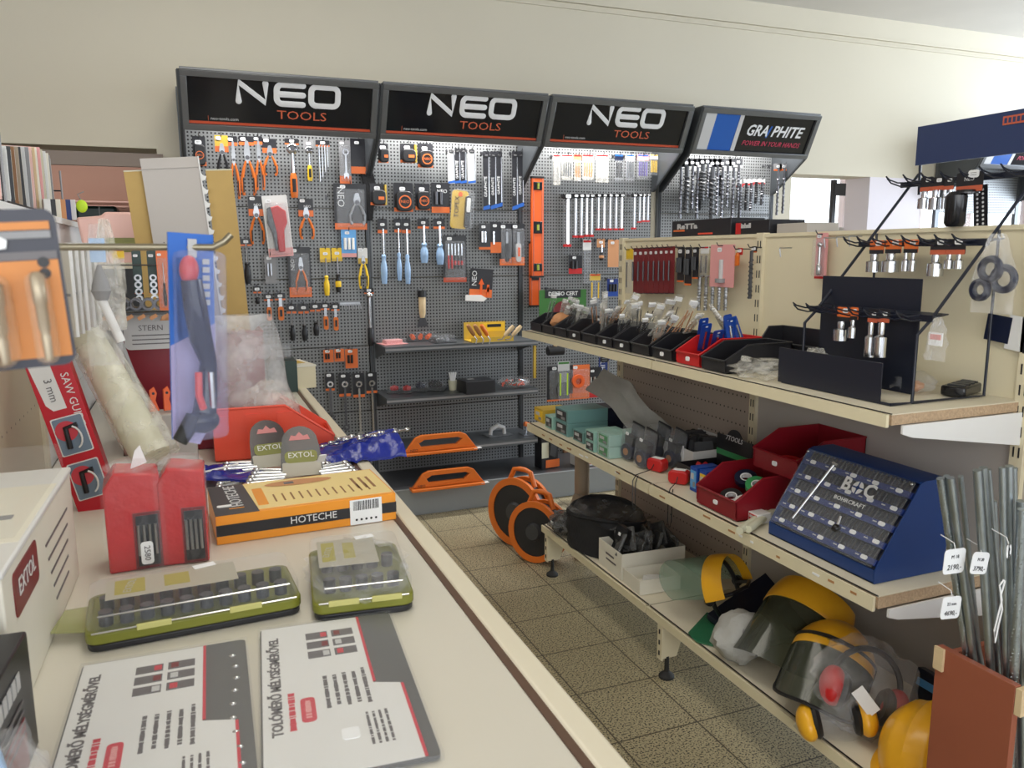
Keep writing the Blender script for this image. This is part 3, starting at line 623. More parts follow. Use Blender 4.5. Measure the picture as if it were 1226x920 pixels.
r = H('blister', 399, 220, 438, 275, 'wide black NEO blister pack with a hand riveter, second row by the bracket', t='pliers', g='steel', tx=.2, band=.14, name='hand_riveter', cat='riveter')
wordmark(r, 'NEO', -.055, -.075, .055, rz=R(-90)); hook(BAYS[0], .75, 1.82, .07)
H('smallpack', 408, 275, 426, 308, 'pale blue packet with folded gloves under the wide black riveter pack', n=3, cm='skyblue', g='white', bm='pinkcard', name='glove_pack', cat='gloves', band=.14)
H('pliers', 269, 248, 282, 278, 'orange pliers handle peeking out beside the leaning cardboard sheet', hc=0, head=.3)
H('tool', 287, 286, 301, 340, 'black screwdriver with a dark pear-shaped handle, left of the big red pipe cutter pack', t='screwdriver', g='black', hc=.16)
H('tool', 273, 288, 282, 330, 'orange screwdriver partly hidden behind the leaning cardboard sheet', t='screwdriver', g='orangeplastic', g2='orangeplastic', hc=.2)
H('smallpack', 316, 305, 330, 340, 'flat grey packet with two thin blades beneath the big red pipe cutter pack', n=2, cm='midgrey', bm='midgrey', name='blade_pack', g='steel')
H('blister', 344, 296, 371, 356, 'black and orange NEO blister pack holding locking pliers, third row', t='pliers', g='orangeplastic', txt='NEO', vert=True, ts=.03, band=.2)
H('tool', 383, 297, 395, 354, 'left one of two yellow-headed thin putty scrapers on the third row', 'scraper', 'scraper', t='screwdriver', g='yellow', g2='yellow', cm='yellow', bm='gold', hc=.3)
H('tool', 397, 297, 409, 350, 'right one of two yellow-headed thin putty scrapers on the third row', 'scraper', 'scraper', t='screwdriver', g='yellow', g2='black', cm='yellow', bm='gold', hc=.3)
H('pliers', 428, 297, 440, 347, 'yellow and black scissors on a white tag beside the bay upright', 'scissors', 'scissors', g='yellow', cm='whitecard', bm='gold', hc=.3, head=.25, fat=1.4)
H('tool', 436, 345, 447, 414, 'long chrome breaker bar with a black grip, hung on the bay upright', t='bar', g='black', hc=.1)
H('tool', 303, 343, 312, 364, 'short stubby black screwdriver above the knife row of the left bay', t='screwdriver', g='black', hc=.4)
for i, (a, b, c, d, t, g, l) in enumerate([(316, 352, 326, 384, 'knife', 'orangeplastic', 'slim orange and black utility knife left of its wider twin'), (329, 351, 341, 384, 'knife', 'orangeplastic', 'wider orange and black utility knife with a large white tag'),
  (343, 364, 354, 408, 'screwdriver', 'black', 'black looped-handle screwdriver, first in the lower tool row'), (357, 364, 369, 408, 'screwdriver', 'black', 'black looped-handle screwdriver, second in the lower tool row'), (371, 363, 383, 402, 'screwdriver', 'black', 'black screwdriver with a paler tag, third in the lower tool row'),
  (384, 363, 394, 395, 'knife', 'orangeplastic', 'small orange knife left of another, right part of lower tool row'), (396, 364, 406, 396, 'knife', 'orangeplastic', 'small orange knife with a long thin blade at the right end of the row')]):
    H('tool', a, b, c, d, l, t=t, g=g, hc=.26, group='hand tools in the lower row of the left bay')
m = MB(); m.box((0, 0, 0), (.12, .012, .02), 'steel')
for k in range(9): m.tube([(-.054+.0135*k, 0, 0), (-.054+.0135*k, -.05, -.006), (-.054+.0135*k, -.055, -.03)], .002, 'steel', 5)
tag(m.out('hook_rail'), 'empty steel rail of small hooks right of the lower tool row', 'hook rail', loc=ony(419, 364, 4.74))
for a, b, c, d, l in ((387, 419, 399, 434, 'orange hook packet, leftmost of three under the empty rail'), (400, 418, 412, 433, 'orange hook packet, middle of three under the empty rail'), (413, 418, 428, 441, 'orange hook packet, largest and rightmost of three under the empty rail')):
    H('smallpack', a, b, c, d, l, cm='orangecard', bm='orangecard', n=2, g='black', group='orange hook packets', name='hook_pack')
for a, b, c, d, e, l in ((389, 447, 400, 468, 500, 'open-end spanner on a black card, leftmost of four low on the left bay'), (405, 447, 419, 475, 512, 'ring spanner on a black card, second of four low on the left bay'), (422, 447, 436, 476, 521, 'long bright chrome ring spanner on a black card, third of four low down'), (438, 446, 451, 471, 520, 'long chrome spanner on a black card beside the upright, rightmost of four')):
    r = H('smallpack', a, b, c, d, l, n=0, group='spanners on black cards low on the left bay', name='spanner', cat='wrench', band=.12)
    h = ony(a, b, 4.675).z-ony(a, e, 4.675).z; m = MB(); m.lathe([(.009, -.008), (.019, -.008), (.019, -.001), (.009, -.001), (.009, -.008)], 'chrome', 16, (0, -.004, -.065), 'y'); m.box((0, -.008, -(h+.08)/2), (.012, .006, h-.10), 'chrome' if e > 515 else 'darksteel')
    m.lathe([(.009, -.004), (.02, -.004), (.02, .004), (.009, .004), (.009, -.004)], 'chrome' if e > 515 else 'darksteel', 16, (0, -.008, -h), 'y'); m.out('shaft', r)
# ---------------------------------------------------------------- second bay
H('tape', 452, 172, 465, 196, 'small black and orange tape measure at the top left corner of the middle bay')
H('tape', 478, 172, 498, 196, 'black tape measure with a yellow side, second in the top row of the middle bay', side=True)
H('tape', 499, 172, 519, 202, 'black tape measure with a round orange NEO ring, top row of middle bay', round=True)
H('tape', 442, 220, 462, 247, 'square tape measure with an orange clip and yellow edge, beside the bay upright', side=True)
H('tape', 470, 219, 495, 255, 'biggest black tape measure with round orange emblem in the second row', round=True)
H('tape', 496, 220, 515, 253, 'smaller black tape measure with round orange emblem right of the biggest one', round=True)
r = H('smallpack', 516, 219, 538, 255, 'black angular NEO packet with an orange base, between tape measure and yellow blister', n=2, g='darksteel', name='holster_pack', band=.2)
wordmark(r, 'NEO', .01, -.05, .03)
for i, (a, c, cm) in enumerate([(536, 544, 'whitecard'), (544, 551, 'blackcard'), (551, 558, 'blackcard'), (560, 569, 'whitecard')]):
    H('bladepack', a, 178, c, 220, ('%s short blue-footed saw blade pack, %s from the left under the middle header' % ('white' if cm == 'whitecard' else 'black', ORD[i])), cm=cm, group='short saw blade packs')
for i, (a, c, d) in enumerate([(578, 586, 252), (587, 594, 251), (594, 601, 249), (613, 620, 252), (620, 627, 249)]):
    H('bladepack', a, 181, c, d, 'long black GRAPHITE saw blade pack with blue foot, %s from the left' % ORD[i], group='long saw blade packs')
r = thing('work_light', 'big rounded clear blister with a black inspection lamp on a yellow card', 'lamp', ony(554, 226, 4.66), (0, R(5), 0))
m = MB(); m.prism(rrect(.105, .225, .02, -.012, -.125), -.001, .001, 'gold'); m.text('TOPEX', .04, 'black', (-.03, -.002, -.11), rz=R(90)); m.lathe([(.001, -.003), (.014, -.003)], 'orange', 16, (-.012, 0, -.035), 'y'); m.out('card', r)
m = MB(); m.prism(rrect(.034, .19, .014, .034, -.135), -.03, -.004, 'blackgloss'); m.out('lamp_body', r, bev=.003); MB().prism(rrect(.024, .085, .008, .034, -.095), -.033, -.029, 'white').out('lens', r)
MB().prism(rrect(.145, .24, .035, 0, -.125), -.036, .002, 'clearwall').out('blister', r, bev=.006)
for i, (a, c, y1, t) in enumerate([(452, 463, 340, 'chrome nut driver with a clear blue handle, longest at far left of third row'), (472, 480, 336, 'thin chrome nut driver close to its longer neighbour in the third row'), (481, 491, 340, 'chrome nut driver with a clear blue handle beneath the biggest tape measure'), (500, 513, 315, 'short nut driver with clear blue handle, third row middle'), (519, 532, 317, 'short nut driver with clear blue handle left of the socket set pack')]):
    H('tool', a, 262, c, y1, t, t='screwdriver', g='bluehandle', g2='bluehandle', hc=.22, tw=1.0, group='clear-handled nut drivers', name='nut_driver', cat='nut driver')
r = H('blister', 530, 282, 558, 338, 'blister pack of six small red and black screwdrivers with red base', band=.1, bm='redstripe', cm='charcoal', name='screwdriver_set', cat='screwdrivers')
for k in range(5): shaft_tool(r, .018, .15, 'screwdriver', 'red', 'red' if k < 2 else 'black', x=-.042+.021*k, z=-.05)
H('smallpack', 573, 268, 587, 299, 'small grey and black bit packet, leftmost of a cluster left of the level', n=2, band=.1, cm='charcoal')
H('smallpack', 587, 266, 600, 303, 'narrow black packet with an orange corner, second in the cluster left of level', n=1, band=.35)
H('blister', 598, 268, 613, 318, 'narrow black blister with orange base, third in the cluster left of level', t='knife', g='black', band=.16, name='utility_knife', cat='knife')
H('blister', 612, 268, 628, 318, 'folding knife with orange tip in a blister, nearest to the orange level', t='knife', g='lightgrey', g2='orange', band=.2, tx=0, tw=.5, name='utility_knife', cat='knife')
r = thing('trowel_pack', 'tilted black and orange NEO packet with two orange arrows and a pale trowel blade', 'trowel', ony(577, 322, 4.66), (0, R(4), 0))
card(r, .15, 0, -.175, 'blackcard', .28, 'orangecard'); wordmark(r, 'NEO', -.045, -.06, .045, rz=R(90))
m = MB()
for x in (.0, .045):
    m.box((x, -.005, -.13), (.014, .004, .07), 'orange'); m.prism([(x-.018, -.095-abs(x)), (x+.018, -.095-abs(x)), (x, -.06-abs(x))], -.007, -.003, 'orange')
m.out('arrows', r); MB().prism([(-.1, -.165), (.0, -.16), (.04, -.18), (.02, -.2), (-.1, -.2)], -.01, -.004, 'white').out('blade', r)
H('tool', 498, 348, 511, 402, 'wooden-handled wire brush hanging alone above the top steel shelf', t='brush', hc=.0, tw=1)
# levels
def level(x0, y0, x1, y1, label, Y, short):
    a, w, h = hangpos(x0, y0, x1, y1, 'y', Y); r = thing('spirit_level', label, 'spirit level', a)
    m = MB(); m.box((0, 0, -h/2), (w, .025, h), 'orange'); m.box((-w*.36, 0, -h/2), (w*.12, .028, h*.99), 'tomato'); m.box((w*.36, 0, -h/2), (w*.12, .028, h*.99), 'tomato'); m.out('profile', r, bev=.002)
    for z in (0, -h+.006): MB().box((0, 0, z-.003), (w*1.05, .03, .012), 'black').out('end_cap', r)
    for z in (-h*.09, -h*.5, -h*.9) if short else (-h*.5,):
        v = MB(); v.box((0, -.0135, z), (w*.75, .004, .075 if z == -h*.5 else .05), 'blackgloss'); v.out('vial_frame', r, bev=.003); MB().cyl((0, -.017, z-.018), (0, -.017, z+.018), .008, 'lime').out('vial', r)
    return r
level(636, 212, 650, 332, 'upper orange aluminium spirit level hung between the middle and right bays', 4.69, True)
level(634, 290, 646, 367, 'second orange spirit level mostly hidden behind the upper one', 4.725, False)
# ---------------------------------------------------------------- third bay
for i, (a, c, d, cm, g, bm, t) in enumerate([(662, 671, 222, 'whitecard', 'lightgrey', 'red', 'tall white'), (672, 686, 216, 'whitecard', 'steel', 'red', 'white-framed'), (687, 696, 217, 'tan', 'wood', 'red', 'tan'), (697, 711, 216, 'pinkcard', 'tan', 'red', 'pale pink'), (713, 729, 219, 'whitecard', 'lightgrey', 'red', 'wide cream'), (736, 746, 217, 'navy', 'black', 'blueface', 'dark blue-footed'), (749, 760, 217, 'whitecard', 'steel', 'blueface', 'white blue-footed'), (763, 777, 215, 'pinkcard', 'purple', 'blueface', 'pink and purple'), (778, 788, 210, 'whitecard', 'gold', 'gold', 'small pale')]):
    H('pouch', a, 185, c, d, '%s jigsaw blade packet, %s from the left under the rightmost NEO header' % (t, ORD[i]), cm=cm, g=g, bm=bm, group='jigsaw blade packets', warm=i < 5)
for i, (a, c, d) in enumerate([(675, 684, 296), (686, 692, 285), (693, 699, 285), (700, 705, 284), (706, 711, 284), (714, 719, 276), (721, 726, 276), (728, 733, 276), (735, 740, 276), (742, 747, 276), (757, 762, 275), (764, 768, 267), (769, 773, 266), (774, 778, 266)]):
    H('tube', a, 232, c, d, 'clear tube holding a drill bit, %s from the left in the tube row' % ORD[i], g='steel' if i % 3 else 'chrome', group='drill bits in clear tubes')
H('smallpack', 681, 306, 697, 328, 'black packet with red base hung alone right of the orange levels', n=2, g='black', bm='red')
H('pouch', 698, 287, 708, 340, 'tall white glossy packet under the drill bit tubes', cm='whitecard', n=1)
H('tool', 715, 286, 724, 312, 'small tan-topped screw hook packet beneath the middle drill bit tubes', t='screwdriver', cm='tan', bm='tan', g='tan', hc=.4)
H('smallpack', 728, 287, 741, 320, 'brown kraft packet with black top near the cream shelf board', cm='tan', n=0, bm='tan')
H('smallpack', 727, 334, 740, 355, 'small dark blue battery pack hung low near the cream board', n=3, g='black', cm='deepblue', bm='blue', name='battery_pack', cat='batteries')
H('pouch', 706, 328, 719, 362, 'yellow and white carded knife hung low in the third bay', cm='gold', n=2, g='yellow')
# ---------------------------------------------------------------- fourth bay: long drill bits
XS = [(815, 262, 0), (822, 255, 1), (829, 250, 0), (835, 262, 0), (841, 240, 1), (847, 236, 0), (853, 262, 1), (859, 258, 0), (865, 262, 0), (871, 248, 0), (878, 262, 0), (884, 240, 0)]
for i, (x, y1, tk) in enumerate(XS):
    H('tool', x-5, 190, x+5, y1, 'long masonry drill bit on a grey header, %s from the left in fourth bay' % ORD[i], t='bit', g='charcoal' if tk else 'darksteel', cm='charcoal', bm='white', hc=.2, tw=.8 if tk else .45, group='long masonry drill bits', Y=4.66)
XS = [(838, 252), (850, 238), (862, 235), (886, 262), (893, 252), (899, 253), (905, 244), (912, 246)]
for i, (x, y1) in enumerate(XS):
    H('tool', x-4, 214 if i > 2 else 206, x+4, y1, 'shorter drill bit with pale card, %s from left in the second hook row' % ORD[i], t='bit', g='darksteel' if i % 2 else 'black', cm='lightgrey', bm='red', hc=.2, tw=.6, group='shorter masonry drill bits', Y=4.70)
H('tool', 927, 196, 936, 258, 'thin drill bit hung outside the bay edge, left of a pair', t='bit', g='darksteel', cm='midgrey', hc=.14, tw=.4, Y=4.6); H('tool', 934, 196, 943, 256, 'thin drill bit hung outside the bay edge, right of a pair', t='bit', g='darksteel', cm='midgrey', hc=.14, tw=.4, Y=4.6)
# ---------------------------------------------------------------- goods on the steel shelves
def at_shelf(px, py, z, back=0): p = onz(px, py, z); return p
def box(name, label, cat, loc, d, mat, rz=0, group=None, parts=(), bev=.002):
    r = thing(name, label, cat, loc, (0, 0, rz), group); MB().box((0, 0, d[2]/2), d, mat).out('carton', r, bev=bev)
    for pn, c, dd, mm in parts: MB().box(c, dd, mm).out(pn, r)
    return r
S1, S2, S3, S4 = .97, .67, .355, .155
def flatpack(px, py, z, w, d, h, label, cm, inner, rz=0, name='tool_pack', cat='packaged tool', k=0):
    p = onz(px, py, z+.001); r = thing(name, label, cat, p, (0, 0, rz)); MB().box((0, 0, .002), (w, d, .003), cm).out('card', r)
    m = MB()
    if k == 0: m.tube([(-w*.3, 0, h*.5), (0, 0, h*.6), (w*.3, d*.1, h*.5)], [h*.3, h*.42, h*.3], inner, 8)
    elif k == 1:
        for i in range(3): m.tube([(-w*.3+i*w*.22, -d*.3, h*.4), (-w*.3+i*w*.3, d*.3, h*.5)], h*.28, inner, 6)
    else: m.box((0, 0, h*.4), (w*.7, d*.5, h*.7), inner)
    m.out('contents', r, bev=.002); MB().box((0, 0, h/2), (w*.9, d*.9, h), 'clearwall').out('blister', r, bev=.006); return r
flatpack(470, 412, S1, .15, .12, .035, 'crumpled clear packet at the left end of the top steel shelf', 'pinkcard', 'pinkcard', .2, 'parts_bag', 'bag', 2)
flatpack(505, 408, S1, .19, .12, .055, 'clear pack with orange-handled tools on the top steel shelf', 'charcoal', 'orange', -.1, 'tool_pack', 'packaged tool', 1)
flatpack(530, 410, S1, .14, .10, .045, 'black and silver clamp pack right of the orange-handled pack', 'charcoal', 'steel', .1, 'clamp_pack', 'clamp', 1)
r = box('carton', 'open pale yellow display tray full of trowels on the top steel shelf', 'box', onz(585, 408, S1+.001), (.26, .12, .10), 'bagwarm')
bpy.data.objects.remove(r.children[0]); m = MB(); m.box((0, 0, .003), (.27, .15, .006), 'gold'); m.box((0, .07, .055), (.27, .006, .11), 'gold'); m.box((0, -.07, .015), (.27, .006, .03), 'gold'); m.box((.06, .065, .075), (.14, .004, .05), 'yellow'); m.box((.06, .062, .085), (.09, .003, .018), 'black'); m.out('tray', r)
for i, (px, g, l) in enumerate(((572, 'wood', 'brown-handled small trowel, leftmost leaning in the yellow tray'), (580, 'wood', 'brown-handled small trowel, second leaning in the yellow tray'), (588, 'orangeplastic', 'orange-handled trowel leaning in the yellow tray'), (598, 'palewood', 'pale wood handled trowel, left one of two in the tray'), (607, 'palewood', 'pale wood handled trowel, right one of two in the tray'))):
    p = onz(px, 409, S1+.012); r = thing('trowel', l, 'trowel', p, (R(10), R(-34 if i < 3 else 42), R(0)), 'trowels in the yellow tray')
    m = MB(); m.tube([(0, 0, .045), (0, 0, .055), (0, 0, .10), (0, 0, .125)], [.008, .012, .014, .010], g, 10); m.out('handle', r); MB().tube([(0, 0, .045), (0, -.01, .02), (-.02, -.01, 0)], .0035, 'chrome', 6).out('neck', r)
for i, (px, g, l) in enumerate(((472, 'red', 'red and black folding knife at the left end of the second steel shelf'), (487, 'red', 'red and black folding knife, second on the second steel shelf'))):
    flatpack(px, 470, S2, .07, .12, .045, l, 'charcoal', 'red', -.4, 'utility_knife', 'knife')
flatpack(503, 468, S2, .085, .12, .055, 'dark blue carded cutter beside the red folding knives', 'charcoal', 'navy', -.4, 'utility_knife', 'knife')
flatpack(521, 467, S2, .13, .12, .06, 'bulky black rounded clamp pack right of the blue cutter', 'charcoal', 'black', -.5, 'clamp_pack', 'clamp')
r = thing('brush_cup', 'small beige cup holding white brushes on the second steel shelf', 'cup', onz(542, 467, S2)); m = MB().lathe([(.022, 0), (.028, .06), (.025, .06), (.02, .004), (0, .004)], 'foam', 16); m.out('cup', r)
m = MB(); [m.box((-.015+.01*k, 0, .08), (.008, .016, .06), 'white', rot=(0, R(-12+8*k), 0)) for k in range(4)]; m.out('brush_head', r)
r = box('toolbox_carton', 'flat black carton with a printed lid in the middle of second steel shelf', 'box', onz(570, 469, S2), (.19, .15, .075), 'blackcard', .08, parts=[('lid_print', (0, .01, .0755), (.15, .11, .001), 'charcoal'), ('price_sticker', (-.03, .02, .0765), (.04, .03, .001), 'lightgrey')])
r = thing('parts_bag', 'clear bag of red and silver fittings at the right of second steel shelf', 'bag', onz(615, 465, S2)); m = MB(); random.seed(3)
for k in range(16): m.cyl((random.uniform(-.08, .08), random.uniform(-.04, .04), .02+random.random()*.04), (random.uniform(-.08, .08), random.uniform(-.04, .04), .015+random.random()*.025), .006, ('redplastic', 'chrome', 'charcoal')[k % 3], n=8)
m.out('contents', r); m = MB(); m.sph((0, 0, .04), (.11, .07, .04), 'bag', 18, 10); m.out('bag_film', r)
def float_(px, py, z, L, label):
    p = onz(px, py, z+.001); r = thing('plastering_float', label, 'plastering float', p, (0, 0, 0)); H_ = .112; f = lambda a, b: (a*L, b*H_)
    m = MB(); out = [f(-.5, 0), f(.5, 0), f(.5, .16), f(.36, .86), f(.28, 1), f(-.26, 1), f(-.34, .88), f(-.48, .22)]
    hole = [f(-.26, .40), f(.22, .40), f(.30, .66), f(.24, .76), f(-.22, .76), f(-.29, .60)]
    # frame built as a ring of quads around the hand opening
    o6 = [f(-.48, .18), f(.49, .18), f(.36, .86), f(.28, 1), f(-.26, 1), f(-.34, .88)]
    for i in range(6):
        j = (i+1) % 6; m.prism([o6[i], o6[j], hole[j], hole[i]], -.012, .012, 'orangeplastic')
    m.out('handle', r, bev=.002); MB().box((0, 0, .009), (L, .07, .016), 'orangeplastic').out('base_plate', r, bev=.003)
    MB().text('NEO', .022, 'black', (-L*.36, -.0128, .028)).out('lettering', r, smooth=False)
    MB().box((L*.5, -.02, .012), (.05, .03, .002), 'tag', rot=(0, 0, .1)).out('price_tag', r)
float_(527, 542, S3, .44, 'long orange plastering float with hand slot on the lowest steel shelf'); float_(536, 584, S4, .44, 'long orange plastering float with hand slot on the grey base plinth')
r = thing('plastering_trowel', 'flat steel plastering trowel with a pale curved handle on the lowest shelf', 'trowel', onz(596, 521, S3+.001)); MB().box((0, 0, .003), (.17, .11, .003), 'steel', rot=(0, 0, .1)).out('blade', r)
MB().tube([(-.05, 0, .006), (-.045, 0, .04), (0, 0, .06), (.04, 0, .045), (.045, 0, .006)], [.012, .014, .016, .014, .012], 'lightgrey', 10).out('handle', r)
r = thing('plastering_trowel', 'small trowel with an orange-brown grip standing at the right end of lowest shelf', 'trowel', onz(633, 520, S3+.001)); MB().box((0, 0, .003), (.10, .09, .003), 'steel').out('blade', r)
MB().tube([(-.02, 0, .006), (-.015, 0, .05), (.03, 0, .05)], .005, 'steel').out('neck', r); MB().tube([(-.03, 0, .07), (.045, 0, .045)], [.016, .013], 'orangeplastic', 10).out('handle', r)
# goods right of the shelves, seen under the cream shelf
r = H('smallpack', 646, 347, 702, 392, 'green and black abrasive disc pack behind the left end of black bins', n=0, cm='green', bm='green', Y=4.5, name='disc_pack', band=.01)
MB().box((0, -.002, -.025), (.245, .002, .05), 'blackcard').text('DERTO CERT', .034, 'white', (0, -.004, -.025), bold=.0008).out('header', r)
MB().lathe([(.02, -.008), (.07, -.008), (.07, -.003)], 'maroon', 28, (0, 0, -.14), 'y').out('disc', r)
r = thing('brush', 'black roller with a pale wooden peg hung under the cream shelf end', 'brush', ony(665, 420, 4.5)); MB().cyl((-.055, 0, 0), (.055, 0, 0), .03, 'black', n=20).out('roller', r, bev=.004); MB().cyl((0, 0, .02), (0, 0, .05), .013, 'palewood').out('peg', r)
tag(MB().box((0, 0, 0), (.016, .016, .22), 'gold').out('folding_rule'), 'upright yellow folding rule at the right end of the upper steel shelf', 'ruler', loc=ony(640, 432, 4.5))
H('blister', 655, 438, 686, 480, 'black carded pack with orange side under the cream shelf, left of green brush', cm='blackcard', t='knife', g='black', tx=.1, tw=.7, Y=4.45, band=.05, name='tool_pack', cat='packaged tool')
H('pouch', 668, 433, 682, 480, 'green and turquoise tall packet hanging under the cream shelf', cm='lightgrey', g='limetoy', n=2, bm='green', Y=4.4)
r = H('blister', 682, 437, 706, 478, 'orange and white carded marking tool under the cream shelf', cm='orangecard', Y=4.45, name='chalk_line', cat='packaged tool'); MB().lathe([(.02, -.03), (.042, -.03), (.042, -.01), (.02, -.01), (.02, -.03)], 'orange', 20, (-.02, 0, -.10), 'y').out('reel', r)
H('bladepack', 717, 428, 730, 460, 'deep blue hanging packet just left of the cream unit post', cm='deepblue', Y=4.6)
H('smallpack', 702, 440, 720, 476, 'dark red-topped packet of silver clips between orange pack and blue packet', Y=4.5, g='chrome', bm='red')
r = box('carton', 'upright black and orange glue gun carton on the grey base plinth', 'box', onz(654, 559, S4+.001), (.12, .09, .21), 'blackcard', .12, parts=[('orange_foot', (.02, -.0455, .03), (.10, .002, .05), 'orangecard'), ('picture', (-.035, -.0455, .12), (.05, .002, .1), 'foam')])
MB().prism([(-.01, .09), (.03, .07), (.045, .15), (.02, .2), (.0, .18)], -.06, -.045, 'charcoal').out('glue_gun_print', r)
box('carton', 'white and red carton on the grey base plinth right of the black one', 'box', onz(698, 556, S4+.001), (.13, .11, .12), 'whitecard', .1, parts=[('red_panel', (.04, -.0555, .06), (.05, .002, .10), 'red')])
box('carton', 'brown plain carton behind the white and red carton on the plinth', 'box', onz(680, 540, S4+.001), (.10, .09, .15), 'browncard')
# ================================================================ right-hand shelving: goods
from mathutils import noise as NZ
def lump(mb, c, r, mat, seed=0, amp=.25, fq=2.2, n=28, m=16, flat=-1.0, rz=0):
    vs = []; cr, sr = math.cos(rz), math.sin(rz)
    for j in range(m+1):
        a = -PI/2+PI*j/m
        for i in range(n):
            b = 2*PI*i/n; d = Vector((math.cos(a)*math.cos(b), math.cos(a)*math.sin(b), math.sin(a)))
            k = 1+amp*(NZ.noise(d*fq+Vector((seed*7.3, seed*3.1, seed)))+.6*abs(NZ.noise(d*fq*2.6+Vector((seed, 5, 2)))))
            x, y, z = d.x*r[0]*k, d.y*r[1]*k, max(d.z, flat)*r[2]*(k if d.z > flat else 1)
            vs.append((c[0]+x*cr-y*sr, c[1]+x*sr+y*cr, c[2]+z))
    return mb.add(vs, [(j*n+i, j*n+(i+1) % n, (j+1)*n+(i+1) % n, (j+1)*n+i) for j in range(m) for i in range(n)], mat)
def binbody(mb, w, d, h, mat, t=.003, lip=.42, cut=.55):
    # open-fronted stacking bin; front at -x, local: x depth, y width
    p = [(-d/2+.01, 0), (d/2, 0), (d/2, h), (-d/2+d*(1-cut)*.75, h), (-d/2, h*(lip+.08)), (-d/2, h*lip*.3)]
    for s in (-1, 1):
        T = mb.T.copy(); mb.prism([(a, b) for a, b in p], s*w/2-(t if s > 0 else 0), s*w/2+(0 if s > 0 else t), mat)
        mb.tube([(-d/2, s*(w/2), h*(lip+.05)), (-d/2+d*(1-cut)*.75, s*(w/2), h), (d/2, s*(w/2), h)], .0035, mat, 6)
    mb.box((d/2-t/2, 0, h/2), (t, w, h), mat); mb.box((.005, 0, t/2), (d-.01, w, t), mat)
    mb.box((-d/2+.004, 0, h*lip*.55), (t, w, h*lip*.95), mat); mb.tube([(-d/2, -w/2, h*(lip+.04)), (-d/2, w/2, h*(lip+.04))], .004, mat, 6)
    mb.tube([(d/2, -w/2, h), (d/2, w/2, h)], .0035, mat, 6)
    return mb
def bin_(loc, w, d, h, mat, label, rz=0, group=None, tagmat='tag', lip=.42, cut=.55, ty=0):
    r = thing('storage_bin', label, 'storage bin', loc, (0, 0, rz), group); binbody(MB(), w, d, h, mat, lip=lip, cut=cut).out('bin_body', r)
    if tagmat: MB().prism(rrect(.02, .014, .004, ty, h*lip*.6, n=2), -d/2-.001, -d/2+.002, tagmat, 'yz').out('price_tag', r)
    return r
def stick_pack(loc, L, w, label, rot, mat='clear', inner='steel', group=None, name='plastic_packet', k=2):
    r = thing(name, label, 'packet', loc, rot, group); m = MB(); m.box((0, 0, L/2), (w, .008, L), mat); m.out('film', r, bev=.003)
    m = MB()
    for i in range(k): m.cyl((w*(-.25+.5*i/max(1, k-1)), 0, L*.05), (w*(-.25+.5*i/max(1, k-1)), 0, L*.78), .0022, inner, n=6)
    m.box((0, 0, L*.92), (w*.7, .009, L*.07), 'tag'); m.out('contents', r); return r
# row of bins on the top shelf
ys = [3.42, 3.285, 3.15, 3.015, 2.88, 2.745, 2.61, 2.475, 2.33]
random.seed(11)
BG = 'black bins in the row on the top cream shelf'
for i, y in enumerate(ys):
    bin_((1.59, y, TZ+.0035), .122, .22, .08, 'blackcard', 'black open-front bin on the top cream shelf, %s from the tool wall end' % ORD[i], group=BG, tagmat='tag' if i in (3, 5, 6, 8) else None)
bin_((1.60, 2.175, TZ+.0035), .13, .24, .088, 'red', 'red open-front bin among the black bins on the top cream shelf', tagmat='tag')
bin_((1.60, 2.03, TZ+.0035), .12, .25, .085, 'blackcard', 'black open-front bin directly right of the red bin', tagmat=None)
bin_((1.78, 1.98, TZ+.0035), .30, .09, .12, 'blackcard', 'wide black bin standing behind the bin right of the red one', tagmat=None, lip=.6)
for i in range(44):
    b = i % 8; y = ys[b]+random.uniform(-.04, .04)-.0; x = 1.56+random.uniform(-.02, .08)
    stick_pack((x, y, TZ+.010), random.uniform(.12, .19)+(.05 if b > 2 else 0), random.uniform(.022, .04), 'clear packet of small tools leaning out of the black bins', (R(random.uniform(18, 52)), R(random.uniform(-12, 22)), R(random.uniform(-25, 15))), 'clear' if i % 3 else 'bagwarm', ('steel', 'charcoal', 'chrome', 'tan')[i % 4], 'clear packets standing in the black bins')
tag(lump(MB(), (0, 0, .03), (.05, .04, .035), 'tan', 4, .3).out('paper_bag'), 'crumpled tan paper bag in the bins near the tool wall', 'bag', loc=(1.55, 3.28, TZ+.03))
r = stick_pack((1.66, 2.70, TZ+.012), .24, .05, 'long clear blister with a rounded hanger end rising highest above the bins', (R(38), R(8), R(-10)), 'clearwall', 'chrome')
for i in range(7):
    a = [(1.60, 2.20), (1.58, 2.24), (1.60, 2.28), (1.63, 2.16), (1.66, 2.20), (1.62, 2.12), (1.68, 2.14)][i]
    r = thing('blue_card_pack', 'deep blue carded tool fanned out of the red bin, %s of seven' % ORD[i], 'packet', (a[0], a[1], TZ+.035), (R(48-11*i), R(-8), R(-20+6*i)), 'deep blue carded tools above the red bin')
    MB().prism(rrect(.035, .13, .006, 0, .065, 2), -.001, .001, 'blue').out('card', r); m = MB(); m.cyl((0, -.003, .02), (0, -.003, .1), .004, 'chrome', n=8); m.out('tool', r); MB().box((0, -.002, .118), (.008, .001, .005), 'tag').out('price_tag', r)
for i in range(5):
    stick_pack((1.78, 2.20+.03*i, TZ+.014), .20, .03, 'long thin clear packet leaning behind the deep blue packs', (R(-45+4*i), 0, R(70)), 'bagwarm', 'steel', 'thin clear packets behind the blue packs')
r = thing('plastic_bag', 'crumpled empty clear plastic bag lying on the top shelf left of the black plate', 'bag', (1.56, 1.89, TZ+.005)); lump(MB(), (0, 0, .022), (.085, .10, .026), 'bagwarm', 2, .5, 3).out('bag_film', r)
